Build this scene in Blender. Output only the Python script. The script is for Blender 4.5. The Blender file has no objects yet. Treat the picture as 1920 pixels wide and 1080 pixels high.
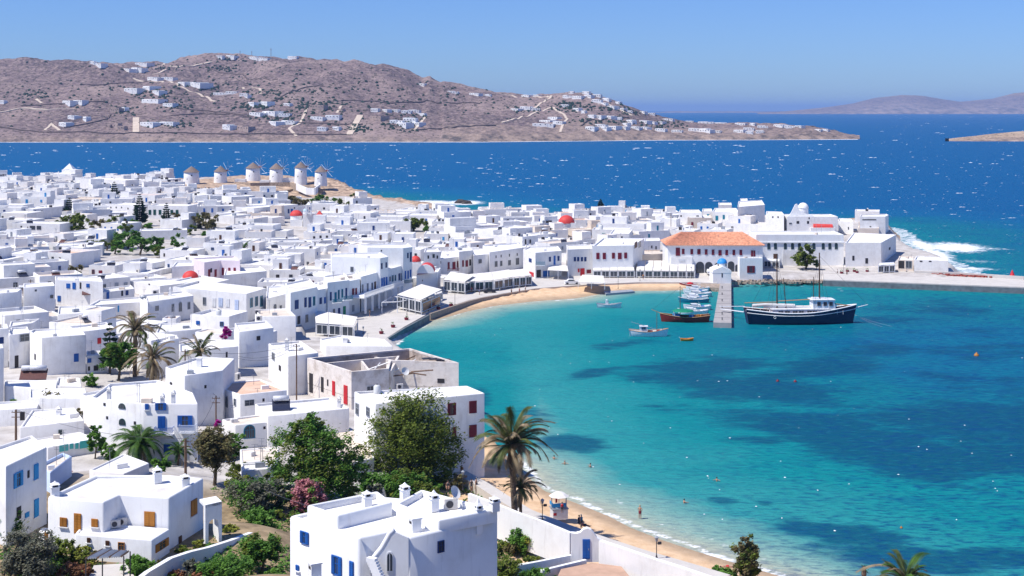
import bpy, bmesh, math, random
import numpy as np
from mathutils import Vector, Matrix
R = math.radians
rnd = random.Random(7)
sc = bpy.context.scene
col = sc.collection

# ------------------------------------------------------------------ camera, sky, sun, exposure
F, HOR, CZ = 2500.0, 205.0, 55.0          # focal length in photo pixels, horizon row, camera height
cam = bpy.data.cameras.new('camera'); camo = bpy.data.objects.new('camera', cam); col.objects.link(camo)
camo.location = (0, 0, CZ); camo.rotation_euler = (R(90), 0, 0)
cam.sensor_width = 36; cam.lens = F / 1920 * 36; cam.shift_y = -(540 - HOR) / 1920
cam.clip_start = 1; cam.clip_end = 200000
sc.camera = camo
SUN_EL, SUN_DIR = 58, Vector((-0.90, -0.36, 0))
az = SUN_DIR.normalized()
sundir = Vector((az.x * math.cos(R(SUN_EL)), az.y * math.cos(R(SUN_EL)), math.sin(R(SUN_EL))))
w = bpy.data.worlds.new('World'); sc.world = w; w.use_nodes = True
nt = w.node_tree; nt.nodes.clear()
out = nt.nodes.new('ShaderNodeOutputWorld'); bg = nt.nodes.new('ShaderNodeBackground')
sky = nt.nodes.new('ShaderNodeTexSky'); sky.sky_type = 'NISHITA'; sky.sun_disc = False
sky.sun_elevation = R(SUN_EL); sky.sun_rotation = math.atan2(az.x, az.y)
sky.altitude = 50; sky.air_density = 1.0; sky.dust_density = 0.2; sky.ozone_density = 2.0
bg.inputs['Strength'].default_value = 0.082
tint = nt.nodes.new('ShaderNodeMixRGB'); tint.blend_type = 'MULTIPLY'; tint.inputs[0].default_value = 1; tint.inputs[2].default_value = (0.54, 0.82, 1.5, 1)
nt.links.new(sky.outputs[0], tint.inputs[1]); nt.links.new(tint.outputs[0], bg.inputs['Color']); nt.links.new(bg.outputs[0], out.inputs['Surface'])
sl = bpy.data.lights.new('sun', 'SUN'); sl.energy = 5.0; sl.angle = R(0.53); sl.color = (1.0, 0.95, 0.88)
so = bpy.data.objects.new('sun', sl); col.objects.link(so)
so.rotation_euler = (-sundir).to_track_quat('-Z', 'Y').to_euler()
vs = sc.view_settings; vs.view_transform = 'Standard'; vs.look = 'None'; vs.exposure = 0.16; vs.gamma = 1.0
vs.use_curve_mapping = False
try:
    sc.cycles.max_bounces = 6; sc.cycles.diffuse_bounces = 3; sc.cycles.glossy_bounces = 2
    sc.cycles.transmission_bounces = 2; sc.cycles.volume_bounces = 0; sc.cycles.transparent_max_bounces = 6
except Exception: pass

# ------------------------------------------------------------------ helpers
def P(px, py, z=0.0):
    Y = (CZ - z) * F / (py - HOR)
    return Vector(((px - 960) / F * Y, Y, z))
def PYd(px, py, Y):
    return Vector(((px - 960) / F * Y, Y, CZ - (py - HOR) / F * Y))
def px_of(v): return (960 + v[0] / v[1] * F, HOR + (CZ - v[2]) / v[1] * F)

MATS = {}
def mat(name, color, rough=0.8, noise=0.0, scale=1.0, bump=0.0, bscale=None, rand=0.0, spec=0.3, metallic=0.0, dirt=None, dirt_amt=0.0, stretch=None, streak=0.0):
    """procedural material: base colour with value noise, fine relief, optional stains and per-object variation"""
    if name in MATS: return MATS[name]
    m = bpy.data.materials.new(name); m.use_nodes = True; MATS[name] = m
    t = m.node_tree; b = t.nodes['Principled BSDF']
    b.inputs['Roughness'].default_value = rough
    b.inputs['Specular IOR Level'].default_value = spec; b.inputs['Metallic'].default_value = metallic
    c = (*color, 1)
    tc = t.nodes.new('ShaderNodeNewGeometry'); vec = tc.outputs['Position']
    if stretch:
        mp = t.nodes.new('ShaderNodeMapping'); mp.inputs['Scale'].default_value = stretch
        t.links.new(vec, mp.inputs[0]); vec = mp.outputs[0]
    colout = None
    if noise > 0:
        n = t.nodes.new('ShaderNodeTexNoise'); n.inputs['Scale'].default_value = scale; n.inputs['Detail'].default_value = 5
        t.links.new(vec, n.inputs['Vector'])
        r = t.nodes.new('ShaderNodeValToRGB')
        r.color_ramp.elements[0].position = 0.3; r.color_ramp.elements[1].position = 0.7
        lo = tuple(max(0, x * (1 - noise)) for x in color); hi = tuple(min(0.95, x * (1 + noise)) for x in color)
        r.color_ramp.elements[0].color = (*lo, 1); r.color_ramp.elements[1].color = (*hi, 1)
        t.links.new(n.outputs['Fac'], r.inputs[0]); colout = r.outputs[0]
    else:
        rg = t.nodes.new('ShaderNodeRGB'); rg.outputs[0].default_value = c; colout = rg.outputs[0]
    if dirt:
        n2 = t.nodes.new('ShaderNodeTexNoise'); n2.inputs['Scale'].default_value = 0.35; n2.inputs['Detail'].default_value = 8
        n2.inputs['Roughness'].default_value = 0.7
        t.links.new(vec, n2.inputs['Vector'])
        r2 = t.nodes.new('ShaderNodeMapRange'); r2.inputs[1].default_value = 0.5; r2.inputs[2].default_value = 0.75
        r2.inputs[3].default_value = 0; r2.inputs[4].default_value = dirt_amt
        t.links.new(n2.outputs['Fac'], r2.inputs[0])
        mx = t.nodes.new('ShaderNodeMixRGB'); mx.inputs[2].default_value = (*dirt, 1)
        t.links.new(r2.outputs[0], mx.inputs[0]); t.links.new(colout, mx.inputs[1]); colout = mx.outputs[0]
    if streak > 0:
        mp2 = t.nodes.new('ShaderNodeMapping'); mp2.inputs['Scale'].default_value = (1.6, 1.6, .22); t.links.new(tc.outputs['Position'], mp2.inputs[0])
        n4 = t.nodes.new('ShaderNodeTexNoise'); n4.inputs['Scale'].default_value = 1.1; n4.inputs['Detail'].default_value = 7; n4.inputs['Roughness'].default_value = .7; t.links.new(mp2.outputs[0], n4.inputs['Vector'])
        r4 = t.nodes.new('ShaderNodeMapRange'); r4.inputs[1].default_value = .54; r4.inputs[2].default_value = .74; r4.inputs[4].default_value = streak; t.links.new(n4.outputs['Fac'], r4.inputs[0])
        m4 = t.nodes.new('ShaderNodeMixRGB'); m4.inputs[2].default_value = (.36, .34, .32, 1); t.links.new(r4.outputs[0], m4.inputs[0]); t.links.new(colout, m4.inputs[1]); colout = m4.outputs[0]
    if rand > 0:
        oi = t.nodes.new('ShaderNodeObjectInfo'); hs = t.nodes.new('ShaderNodeHueSaturation')
        mr = t.nodes.new('ShaderNodeMapRange'); mr.inputs[3].default_value = 1 - rand; mr.inputs[4].default_value = 1 + rand * 0.5
        t.links.new(oi.outputs['Random'], mr.inputs[0]); t.links.new(mr.outputs[0], hs.inputs['Value'])
        t.links.new(colout, hs.inputs['Color']); colout = hs.outputs[0]
    t.links.new(colout, b.inputs['Base Color'])
    if bump > 0:
        n3 = t.nodes.new('ShaderNodeTexNoise'); n3.inputs['Scale'].default_value = bscale or scale * 3; n3.inputs['Detail'].default_value = 4
        t.links.new(vec, n3.inputs['Vector'])
        bp = t.nodes.new('ShaderNodeBump'); bp.inputs['Strength'].default_value = min(1, bump); bp.inputs['Distance'].default_value = max(0.05, bump * 0.1)
        t.links.new(n3.outputs['Fac'], bp.inputs['Height']); t.links.new(bp.outputs[0], b.inputs['Normal'])
    return m

class MB:
    """collects shapes, builds ONE mesh object"""
    def __init__(s): s.v = []; s.f = []; s.m = []
    def add(s, vs_, fs, mi=0):
        o = len(s.v); s.v.extend([tuple(x) for x in vs_]); s.f.extend([tuple(i + o for i in f) for f in fs]); s.m.extend([mi] * len(fs))
    def box(s, c, sz, rz=0, mi=0):
        x, y, z = sz[0] / 2, sz[1] / 2, sz[2] / 2; cr, sr = math.cos(rz), math.sin(rz)
        vv = []
        for dz in (-z, z):
            for dx, dy in ((-x, -y), (x, -y), (x, y), (-x, y)):
                vv.append((c[0] + dx * cr - dy * sr, c[1] + dx * sr + dy * cr, c[2] + dz))
        s.add(vv, [(3, 2, 1, 0), (4, 5, 6, 7), (0, 1, 5, 4), (1, 2, 6, 5), (2, 3, 7, 6), (3, 0, 4, 7)], mi)
    def prism(s, poly, z0, z1, mi=0):
        n = len(poly); vv = [(p[0], p[1], z0) for p in poly] + [(p[0], p[1], z1) for p in poly]
        fs = [tuple(range(n - 1, -1, -1)), tuple(range(n, 2 * n))] + [(i, (i + 1) % n, n + (i + 1) % n, n + i) for i in range(n)]
        s.add(vv, fs, mi)
    def cone(s, c, r0, r1, h, n=12, mi=0, cap=True, rot=0):
        vv = []; 
        for k, (r, z) in enumerate(((r0, 0), (r1, h))):
            for i in range(n):
                a = 2 * math.pi * i / n + rot; vv.append((c[0] + r * math.cos(a), c[1] + r * math.sin(a), c[2] + z))
        fs = [(i, (i + 1) % n, n + (i + 1) % n, n + i) for i in range(n)]
        if cap: fs += [tuple(range(n - 1, -1, -1)), tuple(range(n, 2 * n))]
        s.add(vv, fs, mi)
    def lathe(s, c, prof, n=16, mi=0):
        vv = []; fs = []
        for (r, z) in prof:
            for i in range(n):
                a = 2 * math.pi * i / n; vv.append((c[0] + r * math.cos(a), c[1] + r * math.sin(a), c[2] + z))
        for k in range(len(prof) - 1):
            for i in range(n):
                j = (i + 1) % n; fs.append((k * n + i, k * n + j, (k + 1) * n + j, (k + 1) * n + i))
        s.add(vv, fs, mi)
    def tube(s, pts, r, n=5, mi=0, r1=None):
        pts = [Vector(p) for p in pts]; m = len(pts); vv = []; fs = []
        for k, p in enumerate(pts):
            d = (pts[min(k + 1, m - 1)] - pts[max(k - 1, 0)]).normalized()
            u = d.cross(Vector((0, 0, 1)));
            if u.length < 1e-3: u = Vector((1, 0, 0))
            u.normalize(); v_ = d.cross(u).normalized()
            rr = r if r1 is None else r + (r1 - r) * k / max(1, m - 1)
            for i in range(n):
                a = 2 * math.pi * i / n; vv.append(p + u * math.cos(a) * rr + v_ * math.sin(a) * rr)
        for k in range(m - 1):
            for i in range(n):
                j = (i + 1) % n; fs.append((k * n + i, k * n + j, (k + 1) * n + j, (k + 1) * n + i))
        fs.append(tuple(range(n - 1, -1, -1))); fs.append(tuple(range((m - 1) * n, m * n)))
        s.add(vv, fs, mi)
    def mesh(s, name, mats):
        me = bpy.data.meshes.new(name); me.from_pydata(s.v, [], s.f)
        for m in (mats if isinstance(mats, (list, tuple)) else [mats]): me.materials.append(m)
        if len(me.materials) > 1: me.polygons.foreach_set('material_index', s.m)
        me.update(); return me
    def build(s, name, mats, parent=None, smooth=False, origin=None):
        if origin is not None:
            s.v = [(a - origin[0], b - origin[1], c - origin[2]) for a, b, c in s.v]
        me = s.mesh(name, mats)
        if smooth: me.polygons.foreach_set('use_smooth', [True] * len(me.polygons))
        o = bpy.data.objects.new(name, me); col.objects.link(o)
        if parent is not None: o.parent = parent
        elif origin is not None: o.location = origin
        return o

def inst(name, me, parent=None, loc=(0, 0, 0), rz=0, scale=None):
    o = bpy.data.objects.new(name, me); col.objects.link(o); o.parent = parent
    o.location = loc; o.rotation_euler = (0, 0, rz)
    if scale is not None: o.scale = scale
    return o
def empty(name, loc=(0, 0, 0), rz=0):
    o = bpy.data.objects.new(name, None); col.objects.link(o); o.location = loc; o.rotation_euler = (0, 0, rz); o.empty_display_size = 0.5
    return o
def tag(o, label, cat, group=None):
    o['label'] = label; o['category'] = cat
    if group: o['group'] = group
    return o
def kind(o, k, label=None):
    o['kind'] = k
    if label: o['label'] = label
    return o
def copy_tree(o, parent=None):
    c = o.copy(); col.objects.link(c); c.parent = parent
    for ch in o.children: copy_tree(ch, c)
    return c
def vnoise(x, y, seed=0):
    """smooth value noise on numpy arrays"""
    x = np.asarray(x, float); y = np.asarray(y, float)
    xi = np.floor(x).astype(np.int64); yi = np.floor(y).astype(np.int64); fx = x - xi; fy = y - yi
    fx = fx * fx * (3 - 2 * fx); fy = fy * fy * (3 - 2 * fy)
    def h(a, b):
        n = (a * 374761393 + b * 668265263 + seed * 1442695041) & 0x7fffffff
        n = ((n ^ (n >> 13)) * 1274126177) & 0x7fffffff
        return ((n ^ (n >> 16)) & 0xffff) / 65535.0
    return (h(xi, yi) * (1 - fx) + h(xi + 1, yi) * fx) * (1 - fy) + (h(xi, yi + 1) * (1 - fx) + h(xi + 1, yi + 1) * fx) * fy
def fbm(x, y, seed=0, oct=4):
    s_ = 0; a = 0.5; t = 0
    for k in range(oct): s_ = s_ + a * vnoise(x * 2 ** k, y * 2 ** k, seed + k); t += a; a *= 0.5
    return s_ / t
def grid_mesh(name, X, Y, Z, mats, keep=None):
    nr, nc = X.shape; co = np.stack([X, Y, Z], -1).reshape(-1, 3)
    i = np.arange(nr * nc).reshape(nr, nc)
    q = np.stack([i[:-1, :-1], i[:-1, 1:], i[1:, 1:], i[1:, :-1]], -1).reshape(-1, 4)
    if keep is not None:
        kf = keep[:-1, :-1] | keep[1:, 1:] | keep[:-1, 1:] | keep[1:, :-1]; q = q[kf.reshape(-1)]
    me = bpy.data.meshes.new(name); me.vertices.add(len(co)); me.vertices.foreach_set('co', co.ravel())
    me.loops.add(q.size); me.loops.foreach_set('vertex_index', q.ravel().astype(np.int32))
    me.polygons.add(len(q)); me.polygons.foreach_set('loop_start', np.arange(0, q.size, 4, dtype=np.int32))
    try: me.polygons.foreach_set('loop_total', np.full(len(q), 4, np.int32))
    except Exception: pass
    me.polygons.foreach_set('use_smooth', np.ones(len(q), bool))
    for m in (mats if isinstance(mats, (list, tuple)) else [mats]): me.materials.append(m)
    me.update(calc_edges=True); me.validate()
    o = bpy.data.objects.new(name, me); col.objects.link(o); return o
def set_attr(o, name, arr):
    a = o.data.attributes.new(name, 'FLOAT', 'POINT'); a.data.foreach_set('value', np.asarray(arr, np.float32).ravel())

# ------------------------------------------------------------------ the coast and the height of the ground
COAST_PX = [(2400,1330),(1750,1165),(1480,1085),(1377,1055),(1307,1034),(1238,1011),(1182,989),(1140,967),(1085,945),(1057,934),(1021,920),
 (1002,905),(975,880),(950,862),(925,848),(903,843),(895,800),(880,750),(850,715),(800,690),(760,665),(738,648),(768,624),(800,604),(840,594),
 (880,583),(930,573),(1000,565),(1080,559),(1136,550),(1192,545),(1240,545),(1277,544),(1330,540),(1352,539),(1375,534),(1410,531),(1440,530),
 (1500,528),(1545,528),(1620,529.5),(1700,532),(1782,534.5),(1800,512),(1782,500),(1760,492),(1728,484),(1704,470),(1690,455),(1682,440),(1664,430),
 (1630,424),(1600,428),(1500,427),(1400,424),(1300,417),(1250,414),(1130,414),(1000,417),(900,412),(860,404),(800,394),(760,388),(720,385),(690,381),(655,375),(620,370),
 (560,366),(400,366),(250,364),(100,363),(-100,363),(-400,363)]
COAST = [P(*p).xy[:] for p in COAST_PX] + [(-900, 870), (-500, 30), (220, 30), (220, 120)]
def signed_dist(X, Y, poly=COAST):
    X = np.asarray(X, float); Y = np.asarray(Y, float)
    d = np.full(X.shape, 1e18); inside = np.zeros(X.shape, bool); n = len(poly)
    for i in range(n):
        x0, y0 = poly[i]; x1, y1 = poly[(i + 1) % n]; dx, dy = x1 - x0, y1 - y0
        t = np.clip(((X - x0) * dx + (Y - y0) * dy) / (dx * dx + dy * dy + 1e-12), 0, 1)
        d = np.minimum(d, (X - x0 - t * dx) ** 2 + (Y - y0 - t * dy) ** 2)
        c = ((y0 > Y) != (y1 > Y)) & (X < (x1 - x0) * (Y - y0) / (y1 - y0 + 1e-12) + x0); inside ^= c
    return np.where(inside, 1, -1) * np.sqrt(d)
GC = np.array([(-60,60,24),(-10,60,24),(40,60,16),(-9,100,16.5),(-20,105,16.5),(0,108,13),(12,110,12),(25,110,12),(-46,131,12.8),(-50,123,12.5),(-38,121,12.3),(-45,116,12.6),(-58,122,13),(-30,131,12.5),(-60,131,13.5),(-12,132,10),(6,145,4.6),(14,140,4.6),(22,132,4.6),
 (0,150,4.6),(-6,158,4.8),(40,125,5),(-50,160,9.5),(-30,160,8),(-12,165,5),(5,160,2.6),(12,153,2.4),(-60,190,6),(-30,190,5),(-15,190,4),(-100,250,5),(-60,250,4),(-30,250,3.0),
 (-20,300,2.2),(-40,300,3),(-150,300,6),(-150,400,7),(-100,400,5),(-50,400,3),(0,420,2.2),(-50,450,3.5),(-250,600,10),(-150,600,8),(-50,600,5.5),(50,600,3.2),(0,640,3.2),(-20,600,4),
 (-250,800,10.5),(-150,820,13),(-185,800,13),(-110,800,13),(-100,720,8),(-88,775,8.0),(-72,755,4.5),(-300,840,10),(-225,840,10.5),(-60,720,6),(200,560,7.5),(150,560,6),(100,600,3.6),(60,450,2.2),(100,430,2.0),(180,430,2.0),(220,430,1.9),(100,480,3.5),(200,500,4),(150,500,4)], float)
PROMW = [P(x, y, 1.45).xy[:] for x, y in [(718,641),(797,594),(847,575),(900,560),(1002,543),(1110,535),(1345,533),(1345,515),(1000,512),(830,520),(760,548),(690,568),(575,592),(575,640),(640,648)]]
def gfun(X, Y):
    X = np.asarray(X, float); Y = np.asarray(Y, float)
    num = 0; den = 0
    for x, y, z in GC:
        s_ = 0.02 + 0.16 * y / 100.0
        d2 = ((X - x) ** 2 + (Y - y) ** 2) / (s_ * 100) ** 2 + 0.02
        w_ = 1 / d2 ** 2.2; num = num + w_ * z; den = den + w_
    return num / den
def ground(X, Y):
    sd = signed_dist(X, Y); g = gfun(X, Y)
    X = np.asarray(X, float); Y = np.asarray(Y, float)
    beach = ((Y < 205) & (X > -17)) | ((Y > 345) & (Y < 425) & (X > -24) & (X < 62))
    k = np.where(beach, np.where(Y > 300, 0.17, 0.095), np.where(Y > 700, 1.3, 1.2))
    k = np.where((Y > 560) & (X > -60) & (X < 60), 0.5, k)
    zl = np.minimum(g, sd * k)
    rock = (Y > 640) | (X > 235)
    zl = zl + np.where(rock & (sd < 30) & (sd > -3), (fbm(X / 5, Y / 5, 3) - 0.4) * 2.5, 0)
    pr = signed_dist(X, Y, PROMW); zl = np.where(pr > -1, np.minimum(zl, 0.95 + np.clip(-pr, 0, 1)), zl)
    return np.where(sd > 0, zl, np.maximum(-3, sd * 0.12))
def g1(x, y): return float(ground(np.array([x]), np.array([y]))[0])
# ------------------------------------------------------------------ the ground of the town
def m_ground():
    m = bpy.data.materials.new('ground'); m.use_nodes = True; t = m.node_tree; b = t.nodes['Principled BSDF']
    b.inputs['Roughness'].default_value = 0.95; b.inputs['Specular IOR Level'].default_value = 0.1
    ge = t.nodes.new('ShaderNodeNewGeometry')
    def attr(n):
        a = t.nodes.new('ShaderNodeAttribute'); a.attribute_name = n; return a.outputs['Fac']
    def ramp(scale, c0, c1, p0=0.35, p1=0.65, det=6):
        n = t.nodes.new('ShaderNodeTexNoise'); n.inputs['Scale'].default_value = scale; n.inputs['Detail'].default_value = det
        t.links.new(ge.outputs['Position'], n.inputs['Vector'])
        r = t.nodes.new('ShaderNodeValToRGB'); e = r.color_ramp.elements
        e[0].position = p0; e[1].position = p1; e[0].color = (*c0, 1); e[1].color = (*c1, 1)
        t.links.new(n.outputs['Fac'], r.inputs[0]); return r.outputs[0]
    def mix(f, a, c):
        x = t.nodes.new('ShaderNodeMixRGB'); t.links.new(f, x.inputs[0]); t.links.new(a, x.inputs[1]); t.links.new(c, x.inputs[2]); return x.outputs[0]
    pave = ramp(0.3, (0.40, 0.37, 0.34), (0.56, 0.53, 0.50))
    sand = ramp(0.6, (0.62, 0.42, 0.25), (0.74, 0.53, 0.34), det=8)
    wet = ramp(0.5, (0.36, 0.26, 0.17), (0.45, 0.33, 0.22))
    earth = ramp(0.5, (0.20, 0.15, 0.09), (0.40, 0.30, 0.18), det=9)
    rock = ramp(0.35, (0.22, 0.16, 0.12), (0.62, 0.46, 0.33), det=10)
    c = mix(attr('sand'), pave, sand); c = mix(attr('wet'), c, wet); c = mix(attr('earth'), c, earth); c = mix(attr('rock'), c, rock)
    t.links.new(c, b.inputs['Base Color'])
    n = t.nodes.new('ShaderNodeTexNoise'); n.inputs['Scale'].default_value = 1.5; n.inputs['Detail'].default_value = 8
    t.links.new(ge.outputs['Position'], n.inputs['Vector'])
    bp = t.nodes.new('ShaderNodeBump'); bp.inputs['Strength'].default_value = 0.5; bp.inputs['Distance'].default_value = 0.25
    t.links.new(n.outputs['Fac'], bp.inputs['Height']); t.links.new(bp.outputs[0], b.inputs['Normal'])
    return m
nr, nc = 420, 420
Yr = 45 * (1300 / 45) ** (np.linspace(0, 1, nr)); ur = np.linspace(-0.62, 0.5, nc)
GY = np.repeat(Yr[:, None], nc, 1); GX = ur[None, :] * GY
SD = signed_dist(GX, GY); GZ = ground(GX, GY)
_lY = math.log(1300 / 45)
def g1(x, y):
    """ground height, read off the finished grid"""
    v = math.log(max(y, 45.01) / 45) / _lY * (nr_g - 1); u = (x / y + .62) / 1.12 * (nc_g - 1); v0 = int(min(max(v, 0), nr_g - 2)); u0 = int(min(max(u, 0), nc_g - 2)); fv = min(max(v - v0, 0), 1); fu = min(max(u - u0, 0), 1)
    return float((GZ[v0, u0] * (1 - fu) + GZ[v0, u0 + 1] * fu) * (1 - fv) + (GZ[v0 + 1, u0] * (1 - fu) + GZ[v0 + 1, u0 + 1] * fu) * fv)
nr_g, nc_g = nr, nc
ground_o = grid_mesh('ground', GX, GY, GZ, m_ground(), keep=SD > -25)
kind(ground_o, 'structure')
# attributes need every vertex, so they are set from the mesh's own coordinates
def vcoords(o):
    a = np.empty(len(o.data.vertices) * 3, np.float32); o.data.vertices.foreach_get('co', a); return a.reshape(-1, 3)
vc = vcoords(ground_o); vsd = signed_dist(vc[:, 0], vc[:, 1]); vx, vy = vc[:, 0], vc[:, 1]
sandm = ((vy < 215) & (vx > -16) & (vsd < 24)) | ((vy > 330) & (vy < 432) & (vx > -30) & (vx < 62) & (vsd < 20))
set_attr(ground_o, 'sand', sandm * 1.0)
set_attr(ground_o, 'wet', np.where(sandm, np.clip(1.6 - vsd / 2.2 + fbm(vx / 6, vy / 6, 5) * 0.8 - 0.4, 0, 1), 0))
set_attr(ground_o, 'earth', np.clip(((vy < 170) & ~sandm) * 1.0 * np.clip((172 - vy) / 12, 0, 1), 0, 1))
hillm = (np.hypot((vx + 135) / 58, (vy - 775) / 75) < 1) | ((vy > 640) & (vsd < 25)) | ((vx > 90) & (vsd < 16) & (vy > 560)) | ((vx > 262) & (vy > 452))
set_attr(ground_o, 'rock', hillm * 1.0)

# ------------------------------------------------------------------ sea
def m_water():
    m = bpy.data.materials.new('sea_water'); m.use_nodes = True; t = m.node_tree; b = t.nodes['Principled BSDF']; L = t.links.new
    ge = t.nodes.new('ShaderNodeNewGeometry')
    def attr(n):
        a = t.nodes.new('ShaderNodeAttribute'); a.attribute_name = n; return a.outputs['Fac']
    def noise(sc_, st, det=4, rough=0.55):
        mp = t.nodes.new('ShaderNodeMapping'); mp.inputs['Scale'].default_value = st; mp.inputs['Rotation'].default_value = (0, 0, R(-12))
        L(ge.outputs['Position'], mp.inputs[0])
        n = t.nodes.new('ShaderNodeTexNoise'); n.inputs['Scale'].default_value = sc_; n.inputs['Detail'].default_value = det; n.inputs['Roughness'].default_value = rough
        L(mp.outputs[0], n.inputs['Vector']); return n.outputs['Fac']
    def math_(op, a, c, clamp=False):
        n = t.nodes.new('ShaderNodeMath'); n.operation = op; n.use_clamp = clamp
        for i, v in enumerate((a, c)):
            if isinstance(v, (int, float)): n.inputs[i].default_value = v
            else: L(v, n.inputs[i])
        return n.outputs[0]
    def smooth(v, a, c):
        n = t.nodes.new('ShaderNodeMapRange'); n.interpolation_type = 'SMOOTHSTEP'; n.inputs[1].default_value = a; n.inputs[2].default_value = c
        L(v, n.inputs[0]); return n.outputs[0]
    def mix(f, a, c):
        x = t.nodes.new('ShaderNodeMixRGB')
        if isinstance(f, (int, float)): x.inputs[0].default_value = f
        else: L(f, x.inputs[0])
        for i, v in ((1, a), (2, c)):
            if isinstance(v, tuple): x.inputs[i].default_value = (*v, 1)
            else: L(v, x.inputs[i])
        return x.outputs[0]
    big = noise(0.03, (1, 1.6, 1), 6, 0.6); fine = noise(0.18, (1, 2.6, 1), 6, 0.65); rip = noise(0.5, (1, 2.4, 1), 5, 0.6)
    # depth: 0 shallow -> 1 deep, broken up by noise
    dep = math_('ADD', attr('depth'), math_('MULTIPLY', math_('MULTIPLY', math_('SUBTRACT', big, 0.5), 0.34), math_('MULTIPLY', attr('depth'), 3.0, True)))
    r = t.nodes.new('ShaderNodeValToRGB'); L(dep, r.inputs[0]); cr = r.color_ramp
    stops = [(0.0, (0.50, 0.45, 0.33)), (0.05, (0.26, 0.40, 0.34)), (0.11, (0.030, 0.27, 0.27)), (0.25, (0.002, 0.215, 0.225)), (0.5, (0.001, 0.145, 0.198)), (0.72, (0.0005, 0.108, 0.245)), (1.0, (0.0003, 0.088, 0.235))]
    cr.elements[0].position, cr.elements[0].color = stops[0][0], (*stops[0][1], 1)
    cr.elements[1].position, cr.elements[1].color = stops[-1][0], (*stops[-1][1], 1)
    for p, c in stops[1:-1]:
        e = cr.elements.new(p); e.color = (*c, 1)
    weed = smooth(math_('ADD', attr('weed'), math_('ADD', math_('MULTIPLY', math_('SUBTRACT', big, 0.5), 2.6), math_('MULTIPLY', math_('SUBTRACT', fine, 0.5), 1.0))), 0.30, 0.80)
    c = mix(math_('MULTIPLY', weed, 0.84), r.outputs[0], (0.001, 0.066, 0.122))
    swell = noise(0.075, (1, 3.2, 1), 7, 0.72)
    c = mix(math_('MULTIPLY', smooth(rip, 0.46, 0.66), math_('MULTIPLY', attr('chop'), 0.75)), c, (0.0003, 0.045, 0.16))  # dark ripple and swell shading painted into the water colour
    c = mix(math_('MULTIPLY', smooth(swell, 0.48, 0.70), math_('MULTIPLY', attr('chop'), 0.55)), c, (0.0003, 0.045, 0.175))
    c = mix(math_('MULTIPLY', math_('SUBTRACT', 1.0, smooth(rip, 0.30, 0.46)), 0.30), c, (0.02, 0.26, 0.33))  # paler ripple faces painted in likewise
    foamn = noise(0.35, (1, 1.8, 1), 9, 0.72)
    fo = smooth(math_('ADD', attr('foam'), math_('MULTIPLY', math_('SUBTRACT', foamn, 0.5), 2.3)), 0.40, 0.85)
    c = mix(fo, c, (0.86, 0.88, 0.88))
    L(c, b.inputs['Base Color'])
    b.inputs['Roughness'].default_value = 0.45; b.inputs['IOR'].default_value = 1.33; b.inputs['Specular IOR Level'].default_value = 0.12
    bp = t.nodes.new('ShaderNodeBump'); bp.inputs['Strength'].default_value = 0.9; bp.inputs['Distance'].default_value = 0.55
    L(math_('ADD', rip, math_('MULTIPLY', fine, 1.2)), bp.inputs['Height']); L(bp.outputs[0], b.inputs['Normal'])
    return m
nr, nc = 520, 420
Yw = np.concatenate([110 * (900 / 110) ** np.linspace(0, 1, 400)[:-1], 900 * (45000 / 900) ** np.linspace(0, 1, nr - 399)])
nr = len(Yw); uw = np.linspace(-0.66, 0.62, nc)
WY = np.repeat(Yw[:, None], nc, 1); WX = uw[None, :] * WY
sea = grid_mesh('sea_water', WX, WY, np.zeros_like(WX), m_water()); kind(sea, 'structure', 'blue and turquoise sea with wind ripples')
wv = vcoords(sea); wx, wy = wv[:, 0], wv[:, 1]; wpx = 960 + wx / wy * F; wpy = HOR + CZ * F / wy
sdw = -signed_dist(wx, wy); sdw = np.maximum(sdw, 0)
inner = (wpy > 525) | ((wpx < 1100) & (wpy > 515))
bay = np.clip(sdw / 95, 0, 1) ** 0.8 * 0.5
nb = np.clip((1010 - wpx) / 60, 0, 1) * np.clip((wpy - 610) / 40, 0, 1) * np.clip((860 - wpy) / 30, 0, 1); bay = bay * (1 - nb) + np.maximum(bay, .24) * nb; bay = np.maximum(bay, 0.02) + np.clip((wpx - 1100) / 700, 0, 1) * np.clip((900 - wpy) / 340, 0, 1) * 0.15
outer = 0.36 + np.clip((sdw - 8) / 130, 0, 1) * 0.64
outer = np.maximum(outer, np.clip((wy - 800) / 250, 0, 1) * 0.9)
depth = np.where(inner, bay, outer)
set_attr(sea, 'depth', depth)
def blob(cx, cy, rx, ry, ang=0, p=1.0):
    a = R(ang); dx = wpx - cx; dy = wpy - cy; u = (dx * math.cos(a) + dy * math.sin(a)) / rx; v = (-dx * math.sin(a) + dy * math.cos(a)) / ry
    return np.clip(1.35 - np.sqrt(u * u + v * v), 0, 1) * p
weed = np.zeros(len(wx))
for bspec in [(1640,840,320,58,14,.95),(1880,810,190,130,10,.82),(1780,770,200,46,-8,.85),(1450,738,260,34,3),(1560,680,150,26,-8),(1330,690,150,26,-5),(1140,650,90,12,-5,.8),
    (1075,830,75,20,5,.9),(1010,780,60,20,8,.6),(1350,938,45,12,4,.9),(1435,944,26,7,4,.8),(1560,1000,200,26,10,.95),(1720,1050,240,30,9,.95),(1900,1050,130,20,5,.9),(1420,825,90,16,4,.7),
    (960,650,60,14,-25,.45),(1110,700,60,10,-10,.5),(1300,590,180,12,0,.25),(1700,590,220,34,2,.5),(1860,650,120,50,0,.6),(900,740,30,22,60,.6),(1480,980,40,6,5,.6),(1250,760,80,14,4,.5)]:
    weed = np.maximum(weed, blob(*bspec))
set_attr(sea, 'weed', np.where(inner, weed, 0))
foam = np.zeros(len(wx))
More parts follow.
